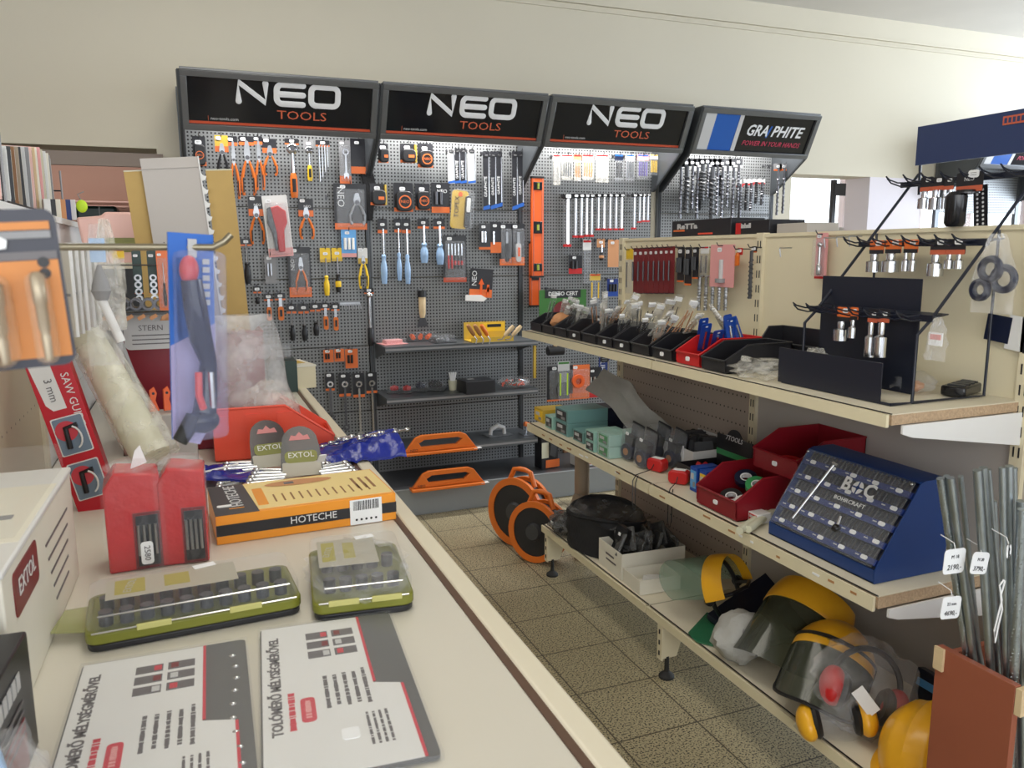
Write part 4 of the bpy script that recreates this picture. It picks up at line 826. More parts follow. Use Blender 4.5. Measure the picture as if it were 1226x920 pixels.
# goods on hooks of the cream board
def hangx(k, x0, y0, x1, y1, label, X=1.83, name=None, cat=None, group=None, hk=True, **o):
    a, w, h = hangpos(x0, y0, x1, y1, 'x', X); n, c = KNAME.get(k, ('tool_pack', 'packaged tool'))
    r = thing(name or n, label, cat or c, a, (0, 0, R(-90)), group); mk_item(k, r, w, h, o)
    if hk: MB().tube([(0, .05, -.004), (0, -.02, -.004), (0, -.028, .008)], .0022, 'darksteel', 5).out('hanger_wire', r)
    return r
hangx('pouch', 750, 298, 758, 352, 'yellow-topped long pack at the far end of the cream board', cm='yellow', n=1, bm='yellow', name='tool_pack')
for i in range(8):
    x = 762+i*6.2
    hangx('smallpack', x-2.9, 297-i*.3, x+2.9, 352, 'dark red long drill bit pack on the cream board, %s from the left' % ORD[i], cm='maroon', bm='blackcard', band=.02, g='darksteel', n=1, name='drill_bit_pack', cat='drill bit', group='dark red drill bit packs on the cream board')
for i, (a, c, d) in enumerate(((812, 820, 338), (821, 829, 342), (830, 837, 334))):
    hangx('smallpack', a, 296, c, d, 'black carded drill bit pack on the cream board, %s right of the red packs' % ORD[i], n=3, g='charcoal', band=.05, name='drill_bit_pack', cat='drill bit')
hangx('pouch', 839, 295, 849, 332, 'white and grey narrow pack left of the pink pack', cm='whitecard', n=2)
for i in range(5): hangx('tool', 838+i*8, 330, 843+i*8, 372, 'long steel bit hanging low on the cream board, %s of five' % ORD[i], t='bit', g='steel', hc=.05, tw=.8, X=1.86, hk=False, group='long steel bits low on the cream board')
r = hangx('smallpack', 851, 293, 880, 344, 'large pale pink pack with a bolt picture on the cream board', cm='pinkcard', bm='pinkcard', n=0, name='bolt_pack')
m = MB(); m.cyl((0, -.003, -.055), (0, -.003, -.125), .009, 'lightgrey'); m.cyl((0, -.003, -.125), (0, -.003, -.14), .022, 'midgrey'); m.out('bolt', r)
hangx('tool', 883, 297, 889, 318, 'short red-carded bit right of the pink pack', t='bit', cm='red', bm='red', hc=.4, X=1.84); hangx('tool', 900, 295, 906, 358, 'long thin black bit beside the slotted post', t='bit', g='charcoal', hc=.12, X=1.84)
hangx('blister', 978, 279, 992, 334, 'tall narrow red and silver blister pack on the middle cream board', cm='pinkcard', t='bar', g='chrome', band=.05, bm='red', X=1.86)
for i, (px, py) in enumerate(((948, 297), (1002, 285), (1017, 284), (1032, 283))):
    p = onx(px, py, 1.872); tag(MB().tube([(0, 0, 0), (-.05, 0, 0), (-.05, 0, -.004), (-.045, 0, -.03)], .002, 'steel', 5).out('peg_hook'), 'empty wire hook on the middle cream board, %s from the left' % ORD[i], 'hook', loc=p)
# cartons on top of the board
def facebox(name, label, x0, y0, x1, y1, X, dep, mat, txt=None, tm='lightgrey', z=None, **k):
    a, w, h = hangpos(x0, y0, x1, y1, 'x', X); zb = z if z is not None else a.z-h
    r = thing(name, label, 'box', (a.x, a.y, zb), (0, 0, R(-90))); MB().box((0, dep/2, h/2), (w, dep, h), mat).out('carton', r, bev=.002)
    if txt: MB().text(txt, h*.42, tm, (-w*.22, -.0008, h*.62), wid=w*.36, bold=.0015).out('lettering', r, smooth=False)
    return r, w, h
MB().box((2.03, 2.82, 1.553), (.26, .95, .016), 'creamboard').out('top_ledge', bpy.data.objects['shelving_unit']); MB().box((2.03, 1.84, 1.553), (.26, .95, .016), 'creamboard').out('top_ledge', bpy.data.objects['shelving_unit.001'])
r, w, h = facebox('tool_carton', 'black tool carton with an orange patch standing on the cream board top, left', 803, 262, 873, 282, 1.93, .16, 'blackcard', 'ReTTa', z=1.5625)
MB().box((-w*.36, -.001, h*.38), (w*.2, .001, h*.10), 'orangecard').box((w*.1, -.001, h*.15), (w*.24, .001, h*.1), 'redplastic').out('print', r)
r, w, h = facebox('tool_carton', 'black tool carton with a red square emblem on the cream board top, right', 881, 263, 921, 280, 1.93, .16, 'blackcard', 'Einhell', z=1.5625)
MB().box((-w*.42, -.001, h*.45), (w*.16, .001, h*.8), 'red').out('emblem', r)
facebox('tool_carton', 'grey glossy carton at the right end of the cream board top', 930, 264, 966, 276, 1.95, .14, 'panelgrey', z=1.5625)
# ---------------------------------------------------------------- wire rack with sockets
st = thing('wire_display_rack', 'black stepped wire display rack with a dark header sign, hung with chrome sockets', 'display rack', (0, 0, 0))
YA, YB = 1.40, 1.78; Z0 = TZ+.006
for y in (YA, YB):
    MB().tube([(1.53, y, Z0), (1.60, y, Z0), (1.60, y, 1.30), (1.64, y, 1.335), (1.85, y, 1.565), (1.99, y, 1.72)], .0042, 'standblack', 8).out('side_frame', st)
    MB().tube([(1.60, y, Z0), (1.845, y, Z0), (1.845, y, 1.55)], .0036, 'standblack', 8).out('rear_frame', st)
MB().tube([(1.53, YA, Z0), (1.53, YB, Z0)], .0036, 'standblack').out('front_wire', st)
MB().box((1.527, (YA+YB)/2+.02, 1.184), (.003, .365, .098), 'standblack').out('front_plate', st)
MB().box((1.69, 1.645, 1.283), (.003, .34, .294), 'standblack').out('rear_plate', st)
o = MB().box((1.965, 1.52, 1.797), (.005, .50, .108), 'signglare').out('header_sign', st); MB().tube([(1.975, YB-.02, 1.66), (1.968, YB-.02, 1.80)], .004, 'standblack').out('sign_post', o); MB().tube([(1.975, YA, 1.66), (1.968, YA, 1.80)], .004, 'standblack').out('sign_post', o)
m = MB().box((1.9615, 1.475, 1.828), (.002, .062, .022), 'tomato'); [m.box((1.9600, 1.498-.0115*k, 1.828), (.001, .007, .013), 'signglare') for k in range(5)]; m.out('emblem', o)
for nm, x, z, n in (('top', 1.965, 1.695, 7), ('mid', 1.82, 1.525, 8), ('low', 1.655, 1.345, 8)):
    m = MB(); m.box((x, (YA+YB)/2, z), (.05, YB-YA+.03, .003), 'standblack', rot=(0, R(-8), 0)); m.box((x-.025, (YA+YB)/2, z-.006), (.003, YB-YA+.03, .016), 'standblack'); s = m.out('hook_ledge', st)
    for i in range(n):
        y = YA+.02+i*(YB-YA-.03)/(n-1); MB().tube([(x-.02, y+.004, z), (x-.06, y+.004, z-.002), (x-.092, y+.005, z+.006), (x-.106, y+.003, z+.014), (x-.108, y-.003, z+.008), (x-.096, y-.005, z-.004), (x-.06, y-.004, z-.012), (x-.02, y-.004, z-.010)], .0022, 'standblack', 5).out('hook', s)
def socketpack(px0, py0, px1, py1, X, label, cm='orangecard', n=1, sock='chrome', fc=.42, group=None):
    a, w, h = hangpos(px0, py0, px1, py1, 'x', X); r = thing('socket_pack', label, 'socket', a, (0, 0, R(-90)), group); card(r, w, 0, -h*fc, cm, .3, 'blackcard' if cm == 'orangecard' else 'tomato'); tagpart(r, w*.15, -h*.1, w*.4, -.0025)
    for i in range(n):
        q = w/n*.42; x = -w/2+w*(i+.5)/n; z = -h*fc
        MB().lathe([(q*.5, z), (q*.55, z-(h*(1-fc))*.1), (q*.5, z-(h*(1-fc))*.35), (q, z-(h*(1-fc))*.42), (q, -h), (q*.75, -h), (q*.7, -h+.01)], sock, 18, (x, -q*.3, 0)).out('socket', r)
    return r
socketpack(1042, 288, 1059, 326, 1.775, 'orange-carded chrome socket, leftmost of three on the middle rack ledge', n=1); socketpack(1061, 287, 1080, 326, 1.775, 'orange-carded chrome socket, middle of three on the middle rack ledge', n=1); socketpack(1083, 287, 1100, 325, 1.775, 'orange-carded pair of slimmer sockets, rightmost of three on middle ledge', n=2)
socketpack(1115, 286, 1134, 331, 1.775, 'black-carded universal joint socket on the middle rack ledge', cm='blackcard', n=1, fc=.42); socketpack(1134, 286, 1157, 322, 1.775, 'black-carded pair of small sockets at the right of middle ledge', cm='blackcard', n=2, fc=.52)
socketpack(1103, 212, 1118, 250, 1.91, 'dark carded chrome socket at the left of the top rack ledge', cm='blackcard', n=1, fc=.45); socketpack(1116, 212, 1131, 251, 1.90, 'dark carded chrome socket, second on the top rack ledge', cm='blackcard', n=1, fc=.4); socketpack(1130, 212, 1143, 250, 1.90, 'dark carded slim socket pair, third on the top rack ledge', cm='blackcard', n=2, fc=.4)
r = socketpack(1146, 206, 1178, 232, 1.90, 'big black NEO card with a large black impact socket on top ledge', cm='blackcard', n=1, sock='blackgloss', fc=.9); MB().lathe([(.016, -.05), (.026, -.06), (.026, -.13), (.02, -.14)], 'blackgloss', 20, (-.01, -.03, 0)).out('impact_socket', r); wordmark(r, 'NEO', 0, -.018, .014)
r = thing('perforated_card', 'black card punched with two columns of white holes beside the impact socket', 'packet', onx(1174, 222, 1.93), (R(0), R(-6), R(-90))); m = MB(); m.box((0, 0, -.055), (.04, .002, .11), 'blackcard')
for k in range(9):
    for s in (-.008, .008): m.lathe([(.0001, -.002), (.0035, -.002)], 'tag', 8, (s, 0, -.012-.011*k), 'y')
m.out('card', r)
socketpack(1003, 368, 1019, 408, 1.61, 'orange-carded chrome socket on the lowest rack ledge, left', n=1); socketpack(1019, 368, 1028, 405, 1.60, 'narrow orange-carded socket beside the left one on lowest ledge', n=1)
socketpack(1040, 370, 1052, 428, 1.61, 'long chrome deep socket on a black card, lowest ledge', cm='blackcard', n=1, fc=.28); socketpack(1052, 370, 1066, 428, 1.61, 'second long chrome deep socket on a black card, lowest ledge', cm='blackcard', n=1, fc=.28)
def filmbag(name, label, loc, w, h, d, seed, mat='bag'):
    r = thing(name, label, 'bag', loc, (0, 0, R(-90))); m = MB(); rnd = random.Random(seed)
    def fn(s): return lambda u, v: ((u-.5)*w*(.35+.65*min(1, v*2.2))+.006*NZ.noise(Vector((u*5, v*5, seed))), s*d*math.sin(PI*u)*(math.sin(PI*min(1, v*1.02))**.6+.1)+.012*NZ.noise(Vector((u*7, v*6, seed+s*3))), -h*v)
    m.grid(fn(-1), 14, 18, mat); m.grid(fn(1), 14, 18, mat); m.out('bag_film', r); return r
r = filmbag('oring_bag', 'clear bag holding thick blue-black rubber rings at the right end of the rack', onx(1195, 280, 1.60), .10, .17, .02, 3)
for c, q in (((-.01, 0, -.075), .022), ((.018, .006, -.095), .024), ((-.03, 0, -.12), .018)):
    MB().tube([(c[0]+q*math.cos(a*PI/10), c[1], c[2]+q*math.sin(a*PI/10)) for a in range(20)], .008, 'navy', 8, True).out('rubber_ring', r)
r = filmbag('hardware_bag', 'small clear bag of labelled hardware hooked on the near rack frame', onx(1124, 380, 1.57), .055, .10, .010, 5); MB().box((0, -.004, -.05), (.036, .002, .03), 'tag').box((0, -.0055, -.045), (.028, .001, .012), 'pinkcard').out('label_card', r)
r = thing('swatch_card', 'dark navy square card pinned on the pale board right of the rack', 'card', onx(1198, 378, 1.872), (R(0), R(6), R(-90))); MB().box((0, 0, -.033), (.066, .003, .066), 'navy').out('card', r); MB().box((.055, .001, -.036), (.06, .002, .085), 'whitecard').out('backing', r)
r = thing('socket_tray', 'black moulded socket tray lying on the top shelf end beneath the hanging bags', 'tray', (1.66, 1.40, TZ+.005), (0, 0, R(20)))
bpy.data.objects[r.name].location = onz(1155, 470, TZ+.004)+Vector((.0, .0, 0)); m = MB(); m.prism([(-.085, -.03), (.085, -.03), (.10, .0), (.085, .03), (-.085, .03), (-.095, 0)], 0, .026, 'blackgloss', 'xy'); m.out('tray', r, bev=.005)
m = MB(); [m.box((-.06+.03*k, 0, .027), (.016, .04, .003), 'charcoal') for k in range(5)]; m.out('recess', r)
r = thing('plastic_bag', 'clear bag with coiled wire lying behind the black socket tray', 'bag', onz(1196, 455, TZ+.004), (0, 0, .3)); lump(MB(), (0, 0, .02), (.07, .05, .022), 'bag', 8, .35).out('bag_film', r)
for k in range(3): MB().tube([(.03*math.cos(a*PI/8)-.03+.03*k, .022*math.sin(a*PI/8), .016) for a in range(16)], .003, 'lightgrey', 6, True).out('wire_coil', r)
r = thing('plastic_bag', 'clear bag of grey parts behind the black front plate of the rack', 'bag', onz(1078, 470, TZ+.004)+Vector((.04, .0, 0))); lump(MB(), (0, 0, .024), (.06, .045, .028), 'bag', 12, .35).out('bag_film', r); lump(MB(), (0, 0, .015), (.03, .025, .014), 'tan', 3, .3).out('contents', r)
for i, (px, l) in enumerate(((958, 'tall clear tube pack with black top left of the rack, in front'), (972, 'tall grey tube pack leaning against the dark rack plate'), (949, 'shorter clear pack left of the rack beside the black bin'))):
    p = onz(px, 428, TZ+.004)+Vector((.12, .08, 0)); r = thing('tool_pack', l, 'packaged tool', p, (0, R(8 if i == 1 else 2), R(-90))); MB().box((0, 0, .075), (.026, .014, .15 if i < 2 else .11), 'clearwall').out('tube', r, bev=.004)
    MB().box((0, -.001, .135 if i < 2 else .11), (.028, .016, .03), 'blackcard').out('cap', r); MB().cyl((0, 0, .01), (0, 0, .12), .005, 'steel').out('contents', r)
r = thing('socket_tray', 'small wire basket with chrome sockets between the black plates of the rack', 'tray', (1.60, 1.62, TZ+.005)); m = MB(); m.box((0, 0, .045), (.08, .14, .004), 'charcoal'); m.box((-.038, 0, .055), (.003, .14, .02), 'charcoal'); [m.box((sx*.037, sy*.066, .022), (.004, .004, .044), 'charcoal') for sx in (-1, 1) for sy in (-1, 1)]; m.out('basket', r)
for k in range(4): MB().lathe([(.009, .047), (.014, .05), (.014, .075), (.010, .085), (.006, .085)], 'chrome', 16, (-.01+.012*(k % 2), -.05+.033*k, 0)).out('socket', r)
r = thing('plastic_bag', 'crumpled cream-coloured bag on the basket at the left of the rack', 'bag', (1.60, 1.73, TZ+.052)); lump(MB(), (0, 0, .022), (.03, .03, .026), 'bagwarm', 21, .5).out('bag_film', r)
# ---------------------------------------------------------------- middle shelf
Z = MZ+.0035
def carton(p, w, d, h, mat, label, rz=0, end='navy', name='carton', group=None, stripes=0, z=None):
    r = thing(name, label, 'box', (p.x, p.y, Z if z is None else z), (0, 0, rz), group); MB().box((d/2, 0, h/2), (d, w, h), mat).out('box_body', r, bev=.0015)
    if end: MB().box((-.0006, 0, h*.5), (.0012, w*.78, h*.72), end).box((-.0014, w*.1, h*.62), (.0012, w*.4, h*.25), 'lightgrey').box((-.0014, -w*.15, h*.3), (.0012, w*.3, h*.2), 'midgrey').out('end_label', r)
    return r
P = lambda px, py: onz(px, py, MZ)
carton(P(645, 506), .11, .14, .065, 'gold', 'yellow carton at the far tip of the middle cream shelf', end='yellow'); carton(P(657, 514), .08, .15, .06, 'teallight', 'small pale teal carton beside the yellow one', end='charcoal')
for k in range(2): carton(P(672, 521), .13, .20, .058, 'teal', ('lower', 'upper')[k]+' large teal carton stacked near the far end of the middle shelf', end='charcoal', z=Z+.059*k)
for k in range(1): carton(P(672, 521)+Vector((.2, 0, 0)), .13, .11, .115, 'navy', 'dark navy carton behind the large teal cartons')
carton(P(692, 530), .10, .16, .05, 'teal', 'flat teal carton with a dark end label in front of the green packs', end='charcoal')
for k in range(2): carton(P(706, 541), .075, .14, .042, 'teallight', ('lower', 'upper')[k]+' pale green small carton of a stack of two by the shelf edge', end='charcoal', z=Z+.043*k)
for k in range(2):
    r = carton(P(722, 548), .09, .16, .047, 'teallight', ('lower', 'upper')[k]+' film-wrapped green packet stack left of the black castor packs', end='stripegreen', z=Z+.048*k); MB().box((.08, 0, .0235), (.164, .094, .0475), 'bag').out('wrap_film', r)
# castor / clamp blisters standing on edge
for i, (px, py, l) in enumerate(((741, 553, 'black carded castor wheel standing by the green packets'), (757, 562, 'black carded castor wheel in front, with a tag, second along the shelf'), (772, 553, 'black carded castor wheel leaning back, third along the shelf'), (792, 562, 'black carded castor wheel with the largest round label, fourth along the shelf'))):
    p = P(px, py); r = thing('castor_pack', l, 'castor', (p.x+.05, p.y, Z), (0, R(10), R(-82)), 'black carded castors on the middle shelf')
    card(r, .075, .15, .0, 'blackcard', None, y=.02); MB().prism(rrect(.07, .14, .01, 0, .075), -.03, .018, 'clearwall').out('blister', r, bev=.004)
    MB().lathe([(.008, -.028), (.03, -.028), (.034, -.02), (.034, .0), (.03, .008)], 'navy', 24, (0, 0, .038), 'y').lathe([(.0001, -.030), (.014, -.030), (.014, -.027)], 'tan', 18, (0, 0, .038), 'y').out('wheel', r)
    MB().prism([(-.02, .06), (.02, .06), (.026, .1), (-.026, .1)], -.02, .01, 'charcoal').out('fork', r); tagpart(r, .0, .115, .018, -.032)
r = thing('foam_sleeve', 'long grey foam sheet bag drooping over the far end of the middle shelf', 'foam sheet', (0, 0, 0))
a = [onx(712, 458, 1.62), onx(742, 476, 1.64), onx(764, 506, 1.68), onx(792, 530, 1.74)]
def fs(u, v):
    t = u*3; i = min(2, int(t)); q = a[i].lerp(a[i+1], t-i); return (q.x+(v-.5)*.06+.01*NZ.noise(Vector((u*5, v*4, 1))), q.y-(v-.5)*.06, max(q.z+.015+.012*NZ.noise(Vector((u*4, v*6, 3)))+(v-.5)*.10, Z+.01))
MB().grid(fs, 20, 10, 'foamgrey', th=(.012, .008, -.008)).out('foam_sheet', r)
r = thing('open_carton', 'white open carton full of dark packed castors at the back of the middle shelf', 'box', (1.765, 2.52, Z)); m = MB()
for c, d in (((0, 0, .002), (.2, .26, .004)), ((-.1, 0, .04), (.003, .26, .08)), ((.1, 0, .05), (.003, .26, .1)), ((0, .13, .04), (.2, .003, .08)), ((0, -.13, .04), (.2, .003, .08))): m.box(c, d, 'whitecard')
m.out('carton', r); rnd = random.Random(4)
for k in range(9): MB().at((rnd.uniform(-.06, .06), -.1+.024*k, .06), (rnd.uniform(-.3, .3), rnd.uniform(-.3, .3), rnd.uniform(-.4, .4))).box((0, 0, 0), (.07, .016, .09), 'charcoal').sph((0, .012, .03), .016, 'blackgloss', 10, 6).out('castor_pack', r)
MB().box((-.105, -.05, .06), (.003, .05, .06), 'tag').out('price_card', r)
carton(P(800, 530)+Vector((.2, .15, 0)), .2, .14, .11, 'browncard', 'brown cardboard carton behind the white open carton', end=None)
# green and black display box with measuring tapes
r = thing('display_box', 'black and green display box with a raised rear card, filled with red keyring tools', 'display box', (1.67, 2.27, Z), (0, 0, 0)); m = MB()
for c, d in (((0, 0, .002), (.17, .20, .004)), ((-.085, 0, .028), (.003, .20, .056)), ((0, .10, .028), (.17, .003, .056)), ((0, -.10, .028), (.17, .003, .056)), ((.085, 0, .075), (.004, .20, .15))): m.box(c, d, 'blackcard')
m.cyl((.083, 0, .135), (.087, 0, .135), .045, 'blackcard', n=28); m.out('carton', r)
MB().box((.0815, 0, .085), (.002, .196, .02), 'stripegreen').out('green_band', r); MB().box((-.087, 0, .010), (.002, .196, .016), 'lime').out('green_band', r); MB().text('7TOOLS', .026, 'letter', (.0805, 0, .145), face='-x', shear=.3).text('7TOOLS', .026, 'letter', (-.0880, 0, .036), face='-x', shear=.3).out('lettering', r, smooth=False)
for k in range(6): MB().at((rnd.uniform(-.05, .05), -.08+.028*k, .04), (rnd.random(), rnd.random(), rnd.random())).box((0, 0, 0), (.05, .022, .016), 'red').out('keyring_tool', r, bev=.003)
for i, (px, py, l) in enumerate(((787, 562, 'red pocket tape measure with a wrist cord, left one on the shelf edge'), (813, 577, 'red pocket tape measure with a wrist cord, right one on the shelf edge'))):
    p = P(px, py+3); r = thing('tape_measure', l, 'tape measure', (p.x, p.y, Z), (0, 0, R(-70+20*i)), 'red pocket tape measures'); MB().prism(rrect(.072, .048, .016, 0, .025), -.022, .022, 'red').out('case', r, bev=.006)
    MB().prism(rrect(.045, .012, .003, 0, .045), -.01, .012, 'tag').out('label', r); d = (p.x-GX0+.012)/.93
    MB().tube([(.0, -.02, .03), (.0, -.035, .012), (0, -d+.01, .008), (.0, -d-.008, -.01), (.0, -d-.008, -.10), (.006, -d-.008, -.125), (.013, -d-.008, -.10), (.013, -d-.008, -.015), (.010, -d+.01, .008)], .0018, 'black', 5).out('cord', r)
r = thing('tape_measure', 'red tape measure half hidden behind the blue carton on the middle shelf', 'tape measure', P(835, 577)+Vector((.05, .0, .0035)), (0, 0, -.9)); MB().prism(rrect(.06, .05, .014, 0, .026), -.018, .018, 'red').out('case', r, bev=.005)
for i in range(2):
    p = P(826+i*11, 590+i*5); carton(p+Vector((.012, 0, 0)), .04, .09, .085, 'blue', ('left', 'right')[i]+' small blue and yellow carton beside the red bin on the middle shelf', end='yellow' if i else 'skyblue')
bin_((1.60, 1.985, Z), .20, .26, .125, 'darkred', 'dark red bin holding insulating tape rolls at the front of the middle shelf', lip=.45, cut=.5)
bin_((1.75, 1.90, Z+.129), .20, .26, .115, 'darkred', 'upper dark red bin stacked behind, resting on the front red bin', lip=.5, cut=.5)
for i, (x, y, mt, l) in enumerate(((1.60, 1.95, 'stripegreen', 'green insulating tape roll with a pale core in the front red bin'), (1.55, 2.01, 'black', 'black insulating tape roll lying in the front red bin'), (1.545, 1.935, 'whitecard', 'white tape roll partly buried in the front red bin'), (1.62, 2.03, 'navy', 'dark blue tape roll behind the green one in red bin'))):
    r = thing('tape_roll', l, 'tape roll', (x, y, Z+.030+(.05 if i in (0, 3) else 0)), (R(20), R(-20), 0)); MB().lathe([(.018, -.009), (.036, -.009), (.036, .009), (.018, .009), (.018, -.009)], mt, 28).out('tape', r); MB().lathe([(.015, -.0095), (.0185, -.0095), (.0185, .0095), (.015, .0095), (.015, -.0095)], 'tag', 24).out('core', r)
for i, (x, y, mt) in enumerate(((1.70, 1.92, 'red'), (1.71, 1.86, 'tan'))):
    r = thing('tape_roll', ('red', 'tan')[i]+' tape roll lying in the upper stacked red bin', 'tape roll', (x, y, Z+.129+.022), (R(10), 0, 0)); MB().lathe([(.018, -.012), (.036, -.012), (.036, .012), (.018, .012), (.018, -.012)], mt, 28).out('tape', r)
carton(Vector((1.78, 2.10, 0)), .10, .10, .12, 'whitecard', 'plain white carton behind the display box and the red bins', end=None); 
r = thing('blue_packet', 'blue packets lying on the white carton behind the upper red bin', 'packet', (1.83, 2.10, Z+.1215)); MB().box((0, 0, .008), (.08, .09, .015), 'skyblue').out('packet', r, bev=.004)
for i in range(2): tag(MB().tube([(0, -.10, .012), (0, -.02, .013), (0, .10, .012)], .0115, 'foam', 12).out('foam_rod'), ('rear', 'front')[i]+' white foam rod lying between the red bin and the blue case', 'rod', loc=(1.50+.03*i, 1.84, Z+.001+.0*i), rot=(0, 0, R(-60)))
carton(P(905, 630)+Vector((.004, .02, 0)), .045, .05, .03, 'whitecard', 'small red and white packet at the left foot of the blue case', end='red')
# blue drill bit case
bc = thing('drill_bit_case', 'slanted dark blue steel drill bit case with a clear front and white lettering', 'display case', (1.50, 1.575, Z)); W = .385; HT = .245
prof = [(0, 0), (.235, 0), (.235, HT-.012), (.22, HT), (.145, HT), (.13, HT-.006), (0, .035)]
for s in (-1, 1): MB().prism(prof, s*W/2-.0015, s*W/2+.0015, 'bluecase').out('side_panel', bc)
MB().box((.1175, 0, .0015), (.235, W-.004, .003), 'bluecase').out('bottom', bc); MB().box((.2335, 0, HT/2), (.003, W-.004, HT-.02), 'bluecase').out('rear_panel', bc)
m = MB(); m.grid(lambda u, v: ((.13, 0, HT-.004), (.145, 0, HT), (.22, 0, HT), (.235, 0, HT-.014))[round(v*3)][0:1]+((u-.5)*(W-.004),)+((0, 0, HT-.004), (0, 0, HT), (0, 0, HT), (0, 0, HT-.014))[round(v*3)][2:3], 1, 3, 'bluecase', th=.002); m.out('lid_top', bc)
MB().box((.0015, 0, .0175), (.003, W-.004, .035), 'bluecase').out('front_lip', bc)
A = math.atan2(.13, HT-.041); SL = math.hypot(.13, HT-.041)
def face(mb, off=0): mb.T = Matrix.Translation((0, 0, .035)) @ Matrix.Rotation(A, 4, 'Y') @ Matrix.Rotation(R(-90), 4, 'Z') @ Matrix.Translation((0, off, 0)); return mb
MB_ = face(MB(), .02); MB_.box((0, 0, SL/2), (W-.008, .002, SL-.002), 'navy'); MB_.out('rack_board', bc)
for k in range(5):
    z = SL*(.04+.195*k); m = face(MB(), .004); m.box((0, 0, z+.008), (W-.01, .012, .016), 'deepblue')
    t = m.out('tier', bc); m = face(MB(), -.0035); 
    for i in range(5): m.prism(rrect(.020, .011, .004, -.15+.075*i+(.01 if k % 2 else 0), z+.010, 2), -.001, .001, 'tag'); m.box((-.172+.075*i, 0, z+.010), (.012, .001, .003), 'lightgrey')
    m.out('price_tag', t)
    if k < 5:
        m = face(MB(), .010)
        for i in range(26): m.cyl((-.18+.0144*i, 0, z+.016), (-.18+.0144*i, .004, z+.016+SL*.12), .0016+.0002*(i % 5), 'charcoal' if i % 4 else 'darksteel', n=6)
        m.out('drill_bits', t)
m = face(MB(), -.006); m.cyl((-.115, 0, SL*.15), (-.075, 0, SL*.9), .0045, 'chrome'); m.box((-.073, 0, SL*.92), (.022, .003, .007), 'chrome', rot=(0, R(10), 0)); m.out('sample_bit', bc)
m = face(MB(), -.006); m.sph((.035, 0, SL*.24), .012, 'blackgloss', 12, 8); m.cyl((.035, 0, SL*.27), (.03, 0, SL*.38), .005, 'chrome'); m.out('sample_countersink', bc)
g = face(MB(), -.009).box((0, 0, SL/2), (W-.01, .0016, SL-.004), 'clear').out('front_pane', bc)
m = face(MB(), -.0105); m.text('B', .052, 'white', (.000, 0, SL*.74), bold=.0015); m.text('C', .052, 'white', (.078, 0, SL*.74), bold=.0015); m.text('BOHRCRAFT', .016, 'white', (.035, 0, SL*.56), wid=.105)
m.lathe([(.006, 0), (.018, 0)], 'white', 20, (.038, 0, SL*.74), 'y'); m.box((.038, -.0003, SL*.74), (.004, .0006, .036), 'bluecase'); m.box((.038, -.0003, SL*.74), (.036, .0006, .004), 'bluecase'); m.out('lettering', g, smooth=False)
m = face(MB(), -.011); [m.sph((s*.18, 0, SL*.96), .004, 'chrome', 8, 6) for s in (-1, 1)]; m.out('screw', g)
# ---------------------------------------------------------------- bottom shelf
Z = BZ+.0035; PB = lambda px, py: onz(px, py, BZ)
def reel(loc, rr, label, rz, lean):
    r = thing('cable_reel', label, 'cable reel', loc, (lean, 0, rz)); t = .055
    m = MB(); m.lathe([(rr*.80, -t), (rr, -t), (rr, -t+.02), (rr*.8, -t+.02), (rr*.8, -t)], 'orangeplastic', 36, (0, 0, rr), 'y'); m.out('front_rim', r); m = MB(); m.lathe([(rr*.8, t-.02), (rr*.97, t-.02), (rr*.97, t), (rr*.8, t), (rr*.8, t-.02)], 'orangeplastic', 36, (0, 0, rr), 'y'); m.out('rear_rim', r)
    MB().lathe([(.001, -t+.006), (rr*.8, -t+.006), (rr*.8, -t+.02), (rr*.86, -t+.022), (rr*.86, t-.02), (.001, t-.02)], 'blackcard', 36, (0, 0, rr), 'y').out('drum', r)
    MB().tube([(rr*.92*math.cos(a), 0, rr+rr*.92*math.sin(a)+(.055 if 0 < i < 5 else 0)) for i, a in enumerate([R(122-12.8*k) for k in range(6)])], .013, 'orangeplastic', 10).out('carry_handle', r)
    MB().lathe([(.001, -t-.012), (rr*.25, -t-.012), (rr*.3, -t+.006)], 'charcoal', 24, (0, 0, rr), 'y').out('hub', r); return r
reel((1.49, 3.66, 0), .178, 'large orange and black cable reel standing on the floor, rear one of two', R(-62), R(-4)); reel((1.49, 3.42, 0), .15, 'smaller orange and black cable reel leaning before the larger one', R(-58), R(-6))
r = thing('support_post', 'short dark reddish-grey round post standing beneath the far end of the middle shelf', 'post', (1.70, 3.36, 0)); MB().cyl((0, 0, 0), (0, 0, .62), .036, 'beigemetal', n=28).out('post', r); MB().cyl((0, 0, .62), (0, 0, .655), .04, 'black', n=28).out('cap', r)
r = thing('carry_pouch', 'black bagged pouch with a white tag at the far tip of the bottom shelf', 'pouch', PB(664, 640)+Vector((.06, -.02, .0035))); lump(MB(), (0, 0, .045), (.075, .07, .045), 'blackcloth', 31, .3).out('pouch', r); lump(MB(), (0, 0, .05), (.082, .078, .05), 'bagdark', 32, .35).out('bag_film', r); MB().box((-.083, 0, .06), (.002, .022, .016), 'tag').out('price_tag', r)
r = thing('tool_bag', 'large open black tool bag wrapped in film on the bottom shelf', 'bag', (1.60, 2.93, Z), (0, 0, R(6)))
def tb(u, v):
    a = 2*PI*u; k = 1+.10*NZ.noise(Vector((math.cos(a)*2, math.sin(a)*2, v*3))); return (.155*k*math.cos(a)*(1-.05*v), .21*k*math.sin(a)*(1-.08*v), .002+.15*v+.014*math.sin(2*a)*v)
MB().grid(tb, 40, 8, 'blackcloth').out('bag_wall', r); MB().lathe([(.0001, .004), (.14, .004)], 'blackcloth', 30).out('bag_bottom', r)
MB().tube([(tb(i/40, 1)) for i in range(40)], .008, 'blackcloth', 6, True).out('rim', r)
